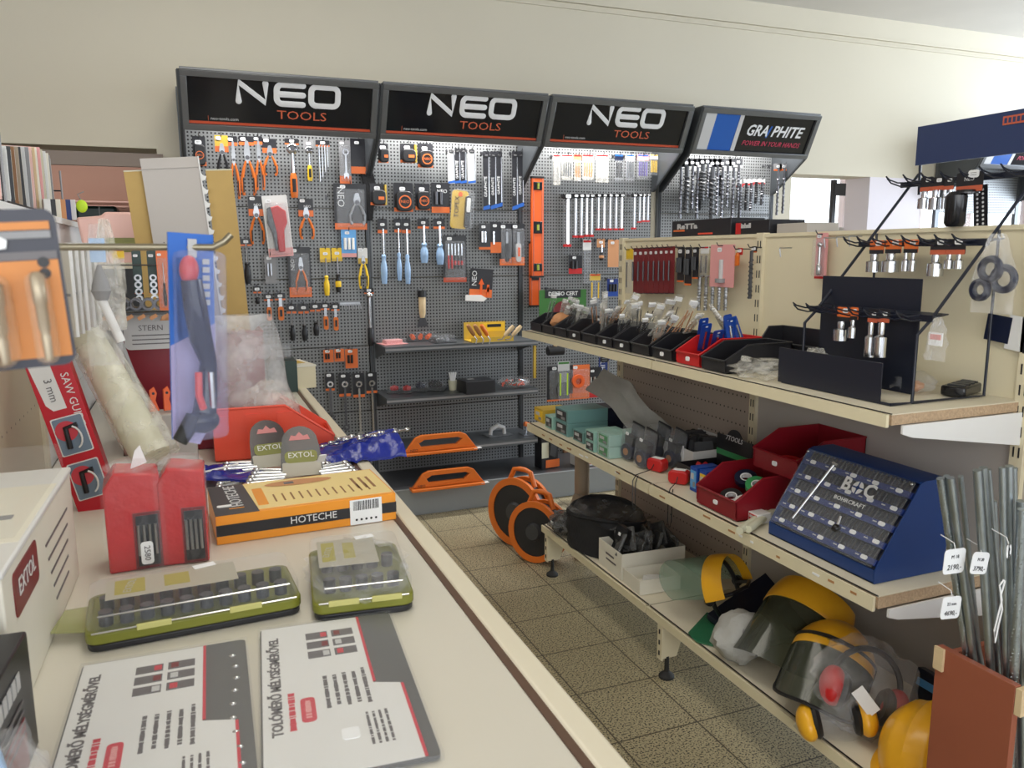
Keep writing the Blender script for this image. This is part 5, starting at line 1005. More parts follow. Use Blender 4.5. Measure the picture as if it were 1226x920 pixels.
def tf(u, v): return ((u-.5)*.27, (v-.5)*.38, .155+.025*NZ.noise(Vector((u*4, v*4, 9)))-.05*math.sin(PI*u)*math.sin(PI*v))
MB().grid(tf, 16, 20, 'bagdark').out('bag_film', r)
r = thing('tool_pouch', 'brown-grey folded pouch lying against the round post on the bottom shelf', 'pouch', (1.62, 3.19, Z)); MB().prism([(-.07, 0), (.07, 0), (.05, .12), (-.03, .15), (-.06, .08)], -.04, .04, 'beigemetal', 'xz').out('pouch', r, bev=.01)
r = thing('open_carton', 'long white open carton of black foil-wrapped packs on the bottom shelf', 'box', (1.615, 2.655, Z), (0, 0, R(-2))); m = MB(); D, W2, h = .28, .20, .105
for c, d in (((0, 0, .002), (D, W2, .004)), ((-D/2, 0, h/2), (.003, W2, h)), ((D/2, 0, h/2), (.003, W2, h)), ((0, W2/2, h/2), (D, .003, h)), ((0, -W2/2, h/2), (D, .003, h))): m.box(c, d, 'paper')
m.out('carton', r); MB().box((-D/2-.002, 0, .066), (.001, .07, .008), 'greyprint').box((-D/2-.002, -.01, .044), (.001, .085, .007), 'greyprint').out('printed_lines', r); rnd = random.Random(9)
for k in range(9): MB().at((-.10+.026*k, rnd.uniform(-.02, .02), .105+rnd.uniform(-.01, .02)), (rnd.uniform(-.5, .5), rnd.uniform(-.3, .5), rnd.uniform(-.5, .5))).box((0, 0, 0), (.012, .12, .09), 'blackcloth').box((0, 0, 0), (.016, .125, .095), 'bagdark').out('wrapped_pack', r, bev=.004)
MB().box((-.08, .0, .145), (.03, .09, .06), 'blackgloss', rot=(0, .3, 0)).box((-.1, -.0, .15), (.002, .018, .012), 'tag', rot=(0, .3, 0)).out('tagged_pouch', r)
r = thing('open_carton', 'small shallow open white carton in front of the long one', 'box', (1.555, 2.475, Z), (0, 0, R(-3))); m = MB(); D, W2, h = .17, .13, .055
for c, d in (((0, 0, .002), (D, W2, .004)), ((-D/2, 0, h/2), (.003, W2, h)), ((D/2, 0, h/2), (.003, W2, h)), ((0, W2/2, h/2), (D, .003, h)), ((0, -W2/2, h/2), (D, .003, h))): m.box(c, d, 'paper')
m.out('carton', r); MB().box((.02, 0, .02), (.08, .07, .02), 'whitecard', rot=(0, .2, .3)).out('inner_flap', r)
def faceshield(loc, rot, label, vis, band, s=1, frame=False, ang=110, dome=1.15):
    r = thing('face_shield', label, 'face shield', loc, rot); A = R(ang)
    f = lambda u, v: (.12*s*math.sin((u-.5)*A*1.6), -.13*s*math.cos((u-.5)*A*1.6)*(1-.06*v)-.02*v*s, -.22*s*v*(1-.25*(2*abs(u-.5))**3))
    m = MB(); m.grid(f, 24, 10, vis, th=(0, .0016, 0)); vz = m.out('visor', r)
    if frame: m = MB(); m.tube([f(i/24, 0) for i in range(25)]+[f(1, j/8) for j in range(1, 9)]+[f(i/24, 1) for i in range(23, -1, -1)]+[f(0, j/8) for j in range(7, 0, -1)], .006*s, 'black', 6, True); m.out('visor_rim', vz)
    g = lambda u, v: (.124*s*math.sin((u-.5)*A*1.65)*math.cos(v*dome), -.135*s*math.cos((u-.5)*A*1.65)*math.cos(v*dome)*.98, .105*s*math.sin(v*dome)-.030*s*(1-v))
    MB().grid(g, 24, 8, band, th=(0, .002, -.002)).out('brow_guard', r)
    m = MB(); m.tube([(.098*s*math.cos(a*PI/12), .11*s*math.sin(a*PI/12)*1.05, -.02*s) for a in range(24)], .0085*s, 'black', 8, True); m.tube([(-.098*s, 0, -.02*s), (-.07*s, 0, .05*s), (0, 0, .075*s), (.07*s, 0, .05*s), (.098*s, 0, -.02*s)], .007*s, 'black', 8); m.out('headband', r)
    for q in (-1, 1): MB().lathe([(.001, 0), (.02*s, 0), (.02*s, .014*s), (.001, .016*s)] if q > 0 else [(.001, 0), (.02*s, 0), (.02*s, -.014*s), (.001, -.016*s)], 'black', 18, (q*.105*s, 0, -.02*s), 'x').out('side_knob', r)
    return r
faceshield((1.64, 2.12, Z+.115), (R(-66), R(0), R(-152)), 'face shield with a yellow brow band and clear greenish visor, leftmost on bottom shelf', 'visorclear', 'helmetyellow', .95, dome=.42)
tag(MB().prism([(-.11, -.07), (.07, -.07), (.11, -.05), (.11, .075), (-.07, .075), (-.115, .03)], 0, .004, 'visorgreen', 'xy').out('green_lens', None, bev=.001), 'flat green plastic visor sheet lying on the bottom shelf', 'visor', loc=(1.56, 2.07, Z+.001), rot=(0, 0, R(35)))
r = thing('navy_apron', 'folded dark navy cloth piece behind the dust mask bag', 'cloth', (1.69, 2.02, Z)); MB().grid(lambda u, v: ((u-.5)*.24, (v-.5)*.24, .03+.11*v*u+.01*NZ.noise(Vector((u*3, v*3, 2)))), 10, 10, 'navy', th=.02).out('cloth', r)
r = thing('mask_bag', 'grey cloth dust mask in a pale bag with a white label, on the shelf edge', 'mask', (1.53, 1.905, Z), (0, 0, R(20))); lump(MB(), (0, 0, .065), (.105, .078, .072), 'maskgrey', 41, .2).out('mask_cloth', r)
MB().at((-.01, -.062, .122), (R(-58), R(-14), 0)).box((0, 0, 0), (.055, .03, .001), 'tag').box((-.015, 0, .001), (.008, .02, .001), 'black').box((.008, 0, .001), (.026, .014, .0006), 'midgrey').out('label_sticker', r); MB().sph((-.075, -.03, .03), .008, 'black', 10, 8).out('snap', r); MB().tube([(-.075, -.03, .03), (-.07, -.035, .09), (-.05, -.04, .12)], .004, 'midgrey').out('strap', r)
faceshield((1.72, 1.82, Z+.135), (R(-52), R(0), R(-72)), 'face shield with a smoky dark visor and yellow brow, standing at the back', 'visorsmoke', 'helmetyellow', 1.12, dome=.5)
faceshield((1.63, 1.62, Z+.125), (R(-48), R(8), R(-58)), 'black-framed face shield with a glossy yellow dome brow, in the middle of bottom shelf', 'visorsmoke', 'helmetyellow', .92, True, dome=1.35)
def earmuff(loc, rot, label, cup, s=1, bag=True, band='black'):
    r = thing('ear_defenders', label, 'ear defenders', loc, rot); R_ = .075*s
    MB().tube([(R_*math.cos(a*PI/14), 0, .035*s+R_*1.05*math.sin(a*PI/14)) for a in range(15)], .007*s, band, 8).out('headband', r)
    for q in (-1, 1):
        MB().sph((q*R_*.98, 0, 0), (.030*s, .042*s, .050*s), cup, 20, 12).out('ear_cup', r); MB().lathe([(.018*s, -q*.004*s), (.04*s, -q*.004*s), (.044*s, -q*.014*s), (.036*s, -q*.024*s), (.018*s, -q*.02*s)], 'black', 20, (q*R_*.86, 0, 0), 'x').out('cushion', r)
    return r
r = earmuff((1.575, 1.46, Z+.09), (R(-22), R(18), R(-33)), 'red and black ear defenders in a shiny clear bag with white label', 'red', 1.15); lump(MB(), (0, 0, .035), (.135, .065, .12), 'bag', 52, .22, 2.2, 40, 24).out('bag_film', r); MB().at((-.02, -.078, .0), (R(90), R(35), 0)).box((0, 0, 0), (.07, .035, .001), 'tag').out('label_card', r)
r = earmuff((1.485, 1.455, Z+.052), (R(-62), R(-12), R(-33)), 'yellow ear defenders lying at the front of the bottom shelf', 'helmetyellow', .98); lump(MB(), (0, .03, .02), (.10, .07, .05), 'bag', 61, .18).out('bag_film', r)
# hard hat
r = thing('hard_hat', 'yellow hard hat with ridges lying by the wooden box', 'hard hat', (1.60, 1.265, Z+.026), (R(6), R(-8), R(-75))); m = MB()
def hh(u, v):
    a = 2*PI*u; b = v*PI/2; x, y = .11*math.cos(a)*math.cos(b), .135*math.sin(a)*math.cos(b); k = 1+.05*max(0, 1-abs(x)/.012)*math.sin(b)+.035*max(0, 1-abs(abs(x)-.04)/.01)*math.sin(b)
    return (x*k, y*k, .14*math.sin(b)**.85*k)
m.grid(hh, 64, 16, 'helmetyellow'); m.out('shell', r)
m = MB(); m.grid(lambda u, v: ((.108+.018*v)*math.cos(2*PI*u), (.133+(.018+.045*max(0, -math.sin(2*PI*u))**2)*v)*math.sin(2*PI*u), .004-.008*v), 64, 3, 'helmetyellow', th=.003); m.out('brim', r); MB().box((.10, -.03, .03), (.02, .02, .03), 'helmetyellow').out('slot_boss', r, bev=.003)
r = thing('blue_box', 'dark blue slim boxed item leaning behind the hard hat and bagged ear defenders', 'box', (1.76, 1.40, Z), (0, R(14), R(0))); MB().box((0, 0, .07), (.03, .14, .13), 'navy').out('box_body', r, bev=.003); MB().box((-.016, 0, .10), (.002, .12, .02), 'skyblue').out('band', r)
# ---------------------------------------------------------------- wooden box with threaded rods
wb = thing('wooden_rod_box', 'tall open box of reddish-brown board holding threaded rods', 'box', (0, 0, 0)); X0, X1, Y0, Y1, TP = 1.42, 1.78, .95, 1.125, .675
MB().box((X0, (Y0+Y1)/2, TP/2), (.016, Y1-Y0, TP), 'cherry').out('side_board', wb, bev=.001); MB().box((X1, (Y0+Y1)/2, TP/2), (.016, Y1-Y0, TP), 'cherry').out('side_board', wb, bev=.001); MB().box(((X0+X1)/2, Y1+.002, TP/2-.01), (X1-X0-.017, .014, TP-.03), 'cherry').out('rear_board', wb)
MB().box(((X0+X1)/2, (Y0+Y1)/2, .012), (X1-X0-.017, Y1-Y0-.02, .016), 'cherry').out('bottom_board', wb)
MB().box(((X0+X1)/2, Y0-.008, TP-.03), (X1-X0+.016, .014, .055), 'palewood').out('front_lath', wb, bev=.001); MB().box((X0-.011, Y1-.01, TP-.025), (.006, .022, .05), 'palewood').out('side_lath', wb); MB().box(((X0+X1)/2, Y0-.008, .2), (X1-X0+.016, .014, .055), 'palewood').out('front_lath', wb)
def rodthing(px0, py0, px1, py1, r_, label, Y, thr=False, ta=0):
    Y = min(1.105, max(Y, onx(px1, py1, 1.447).y)); a = ony(px0, py0, Y); b = ony(px1, py1, Y); d = (b-a).normalized(); t_ = (a.z-.03)/max(.2, -d.z); e = a+d*t_; e.x = min(max(e.x, X0+.03), X1-.03); e.y = min(max(Y, Y0+.03), Y1-.03); e.z = .025
    o = thing('threaded_rod', label, 'threaded rod', e); a = a-e; m = MB(); m.cyl((0, 0, 0), a, r_, 'zinc', n=12)
    m.out('rod', o); n = int(a.length/.0035); q = a.to_track_quat('Z', 'Y'); m = MB()
    if thr: m.tube([q@Vector((r_*math.cos(i*1.3), r_*math.sin(i*1.3), i*a.length/(n*2)*1.0)) for i in range(n*2)], r_*.16, 'zinc', 4); m.out('thread', o)
    return o, a
G = 'threaded rods standing in the wooden box'
RL = [(1126, 573, 1158, 786, .0075, 1.02), (1138, 572, 1166, 790, .0075, 1.04), (1133, 570, 1176, 800, .006, 1.08), (1150, 570, 1172, 790, .0055, 1.10), (1170, 563, 1186, 800, .008, 1.00), (1177, 560, 1196, 805, .0075, 1.04), (1183, 562, 1204, 805, .006, 1.08), (1200, 560, 1205, 812, .006, 1.00), (1208, 558, 1212, 815, .0075, 1.02), (1214, 560, 1218, 815, .006, 1.07), (1224, 610, 1213, 830, .009, .98), (1222, 600, 1224, 830, .008, 1.0), (1190, 600, 1200, 800, .006, 1.09)]
RD = {}
for i, q in enumerate(RL): RD[i] = rodthing(*q[:4], q[4], 'zinc threaded rod in the wooden box, %s of thirteen from the left' % ORD[i], q[5], i in (0, 3, 10), 0)
def ptag(px, py, w, h, t1, t2, label, Y, rz=0):
    p = ony(px, py, Y); r = thing('price_label', label, 'price tag', p, (0, R(rz), 0)); MB().prism(rrect(w, h, .008, 0, -h/2+.006), -.0006, .0006, 'tag').out('label_card', r)
    MB().text(t1, h*.3, 'black', (0, -.0012, -h*.62), shear=.2).text(t2, h*.2, 'charcoal', (0, -.0012, -h*.2)).out('lettering', r, smooth=False); MB().tube([(0, -.001, 0), (.006, .01, .014), (.012, .045, .018)], .001, 'tag', 4).out('string', r)
ptag(1144, 661, .056, .050, '2190,-', 'M 18', 'white price tag reading 2190 tied to the left rods', 1.04, 3); ptag(1175, 665, .046, .044, '3790,-', 'M 20', 'white price tag reading 3790 tied to the middle rods', 1.02, 10); ptag(1140, 718, .052, .046, '4690,-', '23 mm', 'white price tag reading 4690 on the left rods, lowest tag', 1.05, 6)
ptag(1208, 655, .012, .03, '15', 'M', 'narrow white price tag seen edge-on on the right rods', .97, -4); r = thing('string', 'white string tangle hanging on the right threaded rods', 'string', ony(1200, 695, .965)); MB().tube([(.004, 0, 0), (-.006, 0, -.01), (.004, 0, -.04), (-.002, 0, -.07), (-.008, 0, -.10), (-.003, 0, -.125), (.002, 0, -.09), (.008, 0, -.06), (.0, 0, -.03), (.008, 0, -.002)], .0015, 'tag', 5).out('loop', r)
# ================================================================ goods on the counter, near to far
Z = CZ+.001
def bars(m, x, y, L, th, z, mat, seed): # unreadable small print, running along y
    q = random.Random(seed); p = y-L/2
    while p < y+L/2:
        k = q.uniform(.002, .0045); m.box((x, p+k/2, z), (th*q.uniform(.75, 1), k, .0005), mat); p += k+q.choice((.0007, .0007, .0025))
def caliper_card(loc, rz, w, h, label, edge_marks):
    r = thing('caliper_card', label, 'packaged caliper', loc, (0, 0, rz)); t = .006
    MB().prism(rrect(w, h, .008, 0, 0), 0, t, 'greyish', 'xy').out('card', r)
    # printed face: white field with a stepped dark band along the right edge
    m = MB(); s = w*.27; m.prism([(-w/2+.002, -h/2+.002), (w/2-s*.35, -h/2+.002), (w/2-s*.35, -h*.06), (w/2-s, -h*.03), (w/2-s, h/2-.002), (-w/2+.002, h/2-.002)], t, t+.0006, 'whitecard', 'xy'); m.out('printed_face', r)
    m = MB(); m.box((w/2-s+.002, h*.235, t+.0008), (.004, h*.52, .0006), 'redline'); m.box((w/2-s*.35+.002, -h*.28, t+.0008), (.004, h*.43, .0006), 'redline'); m.out('red_line', r)
    m = MB(); m.text('TOLÓMÉRŐ MÉLYSÉGMÉRŐVEL', .019, 'greyprint', (-w*.40, h*.07, t+.001), 'z', R(90), bold=.0005)
    bars(m, -w*.31, -h*.13, .09, .009, t+.0009, 'redline', 1)
    for i in range(5): bars(m, w*(-.08+.065*i), -h*.04, (.085, .075, .085, .08, .09)[i], .006, t+.0009, 'greyprint', i+2)
    for i in range(4): bars(m, w*(.14+.04*i), -h*.30, .07, .004, t+.0009, 'greyprint', i+9)
    m.out('lettering', r, smooth=False)
    MB().prism(rrect(.019, .058, .006, -w*.21, -h*.135, 3), t, t+.0012, 'redline', 'xy').out('red_badge', r); b_ = MB(); bars(b_, -w*.21, -h*.135, .042, .008, t+.0016, 'pinkcard', 5); b_.out('badge_print', r)
    m = MB()
    for i in range(2):
        for j in range(3): m.box((w*(-.09+.19*i), h*(.38-.075*j), t+.0009), (w*.16, h*.052, .0006), 'greyprint'); m.box((w*(-.09+.19*i)+(w*.05 if i == 0 else -w*.04), h*(.38-.075*j), t+.0013), (w*.045, h*.035, .0004), ('redline', 'maroon', 'lightgrey')[(i+j) % 3])
    m.out('feature_icons', r); MB().prism(rrect(.022, .024, .004, w*.02, -h*.31, 3), t+.0006, t+.0014, 'tag', 'xy').out('price_tag', r)
    if edge_marks:
        m = MB()
        for k in range(11): m.sph((w/2-s*.33+.004*math.sin(k), h*(.38-.085*k), t), (.005, .0035, .002), 'chrome', 10, 6)
        m.out('foil_glints', r)
    MB().box((0, 0, t/2+.001), (w+.006, h+.006, t+.003), 'clear').out('shrink_film', r)
    return r
caliper_card((.150, 1.04, Z+.002), R(-4), .205, .40, 'flat white card in Hungarian lettering with red badge, the right one of two', False)
caliper_card((-.078, 1.03, Z+.001), R(-1), .225, .40, 'flat white card in Hungarian lettering with red badge, the left one of two', True)
def socketcase(loc, rz, L, D, label, flap):
    r = thing('socket_set_case', label, 'tool case', loc, (0, 0, rz)); m = MB(); m.prism(rrect(L, D, .02), .012, .030, 'olive', 'xy'); m.out('case_base', r, bev=.003); MB().prism(rrect(L-.004, D-.004, .02), 0, .012, 'blackcard', 'xy').out('foot', r, bev=.003)
    MB().prism(rrect(L-.004, D-.004, .022), .030, .058, 'clearwall', 'xy').out('clear_lid', r, bev=.006)
    m = MB(); n = int(L/.03); [m.cyl((-L/2+.03+i*(L-.06)/(n-1), y, .028), (-L/2+.03+i*(L-.06)/(n-1), y, .052), .0105, 'charcoal' if (i+(y > 0)) % 3 else 'darksteel', n=14) for i in range(n) for y in ((-D*.3, D*.05))]; m.out('socket_row', r)
    m = MB(); m.box((-L*.1, D*.1, .0586), (L*.62, D*.5, .0008), 'labelgrey'); m.box((-L*.3, D*.12, .0592), (L*.14, D*.36, .0006), 'olivelight'); m.box((-L*.08, D*.12, .0592), (L*.12, D*.30, .0006), 'olivelight'); m.text('EXTOL', .017, 'labelgrey', (-L*.3, D*.12, .0598), 'z', R(80)); m.out('paper_insert', r)
    MB().box((.02, D*.36, .0597), (.036, .016, .001), 'tag', rot=(0, 0, R(12))).out('price_tag', r)
    for x in (-.2, .22): MB().box((L*x, -D/2-.001, .031), (.05, .004, .010), 'limeclip').out('latch', r, bev=.001)
    m = MB(); m.tube([(-L/2+.02, -D/2, .0575), (L/2-.02, -D/2, .0575)], .0016, 'chrome', 6); m.tube([(-L/2+.01, -D/2, .032), (L/2-.01, -D/2, .032)], .0016, 'chrome', 6); m.out('lid_rim', r)
    if flap: MB().prism([(-L/2-.05, -.02), (-L/2, -.04), (-L/2, .06), (-L/2-.035, .06)], .018, .020, 'clearolive', 'xy').out('hang_flap', r)
    return r
socketcase((-.032, 1.37, Z), R(3.5), .325, .165, 'long olive and black socket set case with a clear lid, in front of red cases', True)
r = socketcase((.243, 1.375, Z), R(-6), .168, .26, 'shorter olive socket set case wrapped in shiny film, right of the long one', False)
lump(MB(), (0, 0, .035), (.085, .125, .028), 'bag', 71, .25, 4, 36, 20).out('wrap_film', r)
# hoteche box
r = thing('torque_tool_box', 'orange, black and cream HOTECHE carton lying across the counter, barcode label at right', 'box', (.196, 1.815, Z), (0, 0, R(3))); W, D, h = .385, .225, .062
MB().box((0, 0, h/2), (W, D, h), 'boxorange').out('carton', r, bev=.001)
m = MB(); m.box((0, -D/2-.0006, h*.48), (W, .0012, h*.38), 'blackcard'); m.box((W/2+.0006, 0, h*.48), (.0012, D, h*.38), 'blackcard'); m.out('black_stripe', r)
m = MB(); m.prism([(-W/2, -D/2), (-W*.27, -D/2), (-W*.30, D/2), (-W/2, D/2)], h, h+.0008, 'charcoal', 'xy'); m.prism([(-W*.27, -D/2+.012), (W*.49, -D/2+.012), (W*.49, D/2-.006), (-W*.30, D/2-.006)], h, h+.0008, 'boxcream', 'xy'); m.out('top_print', r)
m = MB(); m.text('HOTECHE', .022, 'letter', (W*.02, -D/2-.0018, h*.5)).text('HOTECHE', .036, 'letter', (-W*.375, .02, h+.0014), 'z', R(92)); m.text('1', .045, 'boxorange', (-W*.375, -.075, h+.0016), 'z', R(92))
for i in range(12): m.box((-W*.16+.019*i, -.035, h+.0012), (.0035, .055, .0006), 'browncard')
for i in range(3): m.box((W*.33+.018*i, .0, h+.0012), (.006, .09, .0006), 'browncard')
m.prism(rrect(.022, .13, .002, -W*.235, -.01), h+.0008, h+.0014, 'boxorange', 'xy'); m.out('lettering', r, smooth=False)
m = MB(); m.lathe([(.0001, 0), (.030, 0)], 'tan', 28, (0, 0, 0)); m.T = Matrix.Translation((W*.02, .07, h+.0016)) @ Matrix.Diagonal((2.6, .75, 1, 1)); m.v = []; m.f = []; m.m = []; m.lathe([(.0001, 0), (.030, 0)], 'tan', 28); m.T = Matrix.Identity(4); m.box((-.015, .07, h+.002), (.022, .016, .0006), 'greyprint'); m.out('picture', r)
m = MB(); m.box((W*.32, -D/2-.0016, h*.48), (.072, .001, h*.92), 'tag'); m.out('barcode_label', r); m = MB(); rnd = random.Random(2); x = W*.32-.028
while x < W*.32+.028: w_ = rnd.choice((.0008, .0012, .002)); m.box((x, -D/2-.0024, h*.72), (w_, .0006, h*.34), 'black'); x += w_+.0014
for k in range(5): m.lathe([(.0001, 0), (.0028, 0)], 'black', 10, (W*.32-.022+.011*k, -D/2-.0026, h*.2), 'y')
m.out('barcode', r); mkl = MB().prism(rrect(.03, .014, .004, -W*.44, -.05, 3), h+.0008, h+.0018, 'tag', 'xy').out('price_tag', r)
# red cases
for i, (x, rz, ll, w_) in enumerate(((-.138, 4, 'left of two upright glossy red bit cases in film, with a 2580 tag', .098), (-.048, -2, 'right of two upright glossy red bit cases wrapped in film', .086))):
    r = thing('red_bit_case', ll, 'tool case', (x, 1.655, Z), (0, 0, R(rz))); m = MB(); m.prism([(-w_/2, 0), (w_/2, 0), (w_/2, .185), (-w_/2+.02, .195), (-w_/2, .165)], -.045, .045, 'redbag'); m.out('case_shell', r, bev=.004)
    MB().box((w_*.22, -.0455, .058), (w_*.5, .002, .112), 'maroon').box((w_*.22, -.047, .058), (w_*.4, .002, .10), 'charcoal').out('window', r)
    for k in range(4): MB().cyl((w_*(.06+.1*k), -.049, .03), (w_*(.06+.1*k), -.049, .09), .003, 'steel').out('bit', r)
    m = MB(); m.grid(lambda u, v: ((u-.5)*(w_+.01), -.047-.006*abs(NZ.noise(Vector((u*5, v*6, i)))), .2*v), 12, 16, 'clear'); m.sph((.0, 0, .197), (w_*.5, .045, .014), 'bag', 18, 8); m.out('shrink_film', r)
    if i == 0: MB().prism(rrect(.022, .045, .006, .018, .035, 3), -.0535, -.052, 'tag').text('2580', .015, 'greyprint', (.018, -.0542, .035), rz=R(-90)).out('price_tag', r)
    if i == 0: MB().prism([(.0, .19), (.03, .2), (.02, .235), (.01, .225)], -.002, .002, 'tag').out('film_tip', r)
# white EXTOL box at the left and dark box below it
r = thing('white_carton', 'large white printed carton at the left edge, a clear cover on top', 'box', (-.325, 1.37, Z), (0, 0, R(-1))); MB().box((0, 0, .10), (.165, .53, .20), 'paper').out('carton', r, bev=.003)
MB().box((0, 0, .205), (.17, .535, .010), 'whitecard').out('lid', r, bev=.003); MB().box((0, .06, .235), (.15, .40, .045), 'clear').out('clear_cover', r, bev=.004)
m = MB(); m.prism(rrect(.15, .062, .01, -.14, .155), .0826, .084, 'maroon', 'yz'); [m.box((.0832, .10, .15-.026*k), (.001, .20-.02*k, .004), 'greyprint') for k in range(5)]; m.text('EXTOL', .034, 'whitecard', (.0848, -.14, .158), '+x').out('side_print', r, smooth=False)
MB().box((0, .0, .2105), (.16, .3, .0008), 'paper').box((.0, -.03, .2115), (.1, .02, .0008), 'midgrey').out('leaflet', r)
r = thing('dark_carton', 'dark glossy carton with white lettering at the bottom left corner', 'box', (-.305, .93, Z), (0, 0, R(-3))); MB().box((0, 0, .075), (.165, .26, .15), 'blackcard').out('carton', r, bev=.003)
m = MB(); m.box((.0832, -.02, .035), (.001, .2, .06), 'maroon'); [m.box((.0842, -.04+.018*k, .115), (.001, .013, .02), 'lightgrey') for k in range(7)]; [m.box((.0838, .02, .085-.012*k), (.001, .12, .003), 'greyprint') for k in range(4)]; m.out('side_print', r, smooth=False)
r = thing('plastic_bag', 'crinkled clear bag with white highlights in front of the dark carton', 'bag', (-.20, .80, Z)); lump(MB(), (0, 0, .075), (.045, .06, .075), 'bag', 77, .3, 3, 30, 18).out('bag_film', r); MB().tube([(0, -.03, .01), (.01, 0, .08), (-.01, .03, .14)], .006, 'bluehandle').out('contents', r)
# extol wrench sets
for i, (x, y, rz, l) in enumerate(((.17, 2.22, 6, 'rear fan of ring spanners on a dark rounded hanger card'), (.235, 2.10, -3, 'front fan of ring spanners on a rounded card with a green EXTOL label'))):
    r = thing('spanner_set', l, 'wrench set', (x, y, Z), (R(0), 0, R(rz))); B = Matrix.Translation((0, .02, .045)) @ Matrix.Rotation(R(-38), 4, 'X')
    m = MB(); m.T = B; m.prism([(-.055, -.02), (.055, -.02), (.05, .05)]+arc(0, .065, .047, 0, 180, 10)+[(-.05, .05)], -.0015, .0015, 'darkfilm'); m.out('hanger_card', r)
    m = MB(); m.T = B; m.prism([(-.028, .07), (.028, .07), (.022, .085), (.01, .082), (0, .094), (-.01, .082), (-.022, .085)], -.0025, -.0018, 'pinkhole'); m.out('hang_hole', r)
    m = MB(); m.T = B; m.prism(rrect(.085, .034, .012, 0, .02), -.0035, -.002, 'olive'); m.text('EXTOL', .022, 'whitecard', (0, -.0042, .024)); m.prism(rrect(.1, .04, .004, 0, -.015), -.003, -.0016, 'labelgrey'); m.out('front_label', r, smooth=False)
    for s in (-1, 1):
        for k in range(8):
            a = (s*(.035+.004*k), .02-.012*k, .03-.003*k); b = (s*(.115+.006*k), .04-.022*k, .034-.003*k); mm = MB(); mm.tube([a, b], .0042, 'chrome', 8); mm.sph(b, (.011, .008, .0055), 'chrome', 12, 8); mm.out('ring_spanner', r)
    if i: MB().at((.05, -.02, .066), (R(50), 0, R(10))).prism(rrect(.02, .04, .005), -.001, .001, 'tag').out('price_tag', r)
# blue bag with silver spanners
r = thing('spanner_bag', 'crumpled shiny blue bag spilling silver spanners at the counter edge', 'bag', (.385, 2.33, Z), (0, 0, R(8))); m = MB(); m.grid(lambda u, v: ((u-.5)*.30+.01*NZ.noise(Vector((u*4, v*4, 5))), (v-.5)*.20-.02*u, .012+.055*u*math.sin(PI*v)**.7+.02*abs(NZ.noise(Vector((u*6, v*5, 2))))), 26, 18, 'bluebag', th=.008); m.out('bag_film', r)
for k in range(9): a = (-.08+.028*k, -.05+.012*(k % 4), .052+.004*(k % 3)+.001*k); b = (a[0]+.05, a[1]+.03, a[2]-.004); mm = MB(); mm.tube([a, b], .004, 'chrome', 8); mm.sph(b, (.011, .009, .006), 'chrome', 12, 8); mm.sph(a, (.009, .009, .005), 'chrome', 12, 8); mm.out('spanner', r)
r = thing('spanner_bag', 'dark blue flattened bag with a white strip beneath the red bin', 'bag', (.02, 2.20, Z), (0, 0, R(-10))); MB().grid(lambda u, v: ((u-.5)*.24, (v-.5)*.14, .01+.022*abs(NZ.noise(Vector((u*5, v*5, 8))))+.015*math.sin(PI*u)), 18, 12, 'bluebag', th=.006).out('bag_film', r); MB().box((-.02, -.03, .035), (.17, .012, .002), 'tag', rot=(0, R(-8), R(12))).out('strip', r)
# red open bin with plastic bag
r = thing('storage_bin', 'bright red-orange open-front bin holding a tall clear plastic bag, mid counter', 'storage bin', (.20, 2.50, Z), (0, 0, R(178))); m = MB(); binbody(m, .20, .34, .155, 'redplastic', t=.004, lip=.3, cut=.45)
for k in range(3):
    for s in (-1, 1): m.box((-.03+.09*k, s*.102, .07), (.045, .006, .13), 'redplastic')
m.out('bin_body', r)
r = thing('plastic_bag', 'tall crinkled clear bag standing in the red-orange bin on the counter', 'bag', (.16, 2.50, Z+.02)); m = MB(); m.grid(lambda u, v: ((.135-.055*v)*math.cos(2*PI*u)*(1+.12*NZ.noise(Vector((math.cos(2*PI*u)*2, math.sin(2*PI*u)*2, v*3))))-.03*v, (.085-.05*v)*math.sin(2*PI*u)*(1+.3*NZ.noise(Vector((math.cos(2*PI*u)*2, math.sin(2*PI*u)*2, v*3+4)))), .40*v+.02*NZ.noise(Vector((u*3, v*2, 1)))), 44, 24, 'bagtall'); m.out('bag_film', r); lump(MB(), (.03, 0, .10), (.09, .06, .09), 'bagwarm', 12, .3).out('contents', r)
# dark red bin with orange clips, behind
r = thing('storage_bin', 'deep wine-red large bin behind the hanging blue pack', 'storage bin', (-.02, 2.72, Z+.0), (0, 0, R(-90))); binbody(MB(), .42, .26, .36, 'winered', t=.004, lip=.9, cut=.5).out('bin_body', r)
for i in range(3):
    r = thing('spring_clip', 'orange plastic clip before the wine-red bin, %s of three' % ORD[i], 'clip', (-.125+.035*i, 2.40, Z+.165), (R(-8), 0, R(20)), 'orange clips before the wine-red bin'); m = MB()
    m.prism([(-.012, 0), (-.008, .06), (.004, .068), (.010, .05), (.004, .03), (.012, 0)], -.004, .004, 'orange'); m.out('jaw', r); MB().lathe([(.0001, -.0045), (.004, -.0045)], 'black', 10, (0, 0, .05), 'y').out('hole', r)
r = thing('clip_tray', 'small grey step box carrying the orange clips', 'box', (-.10, 2.41, Z)); MB().box((0, 0, .08), (.16, .09, .16), 'panelgrey').out('box_body', r, bev=.004)
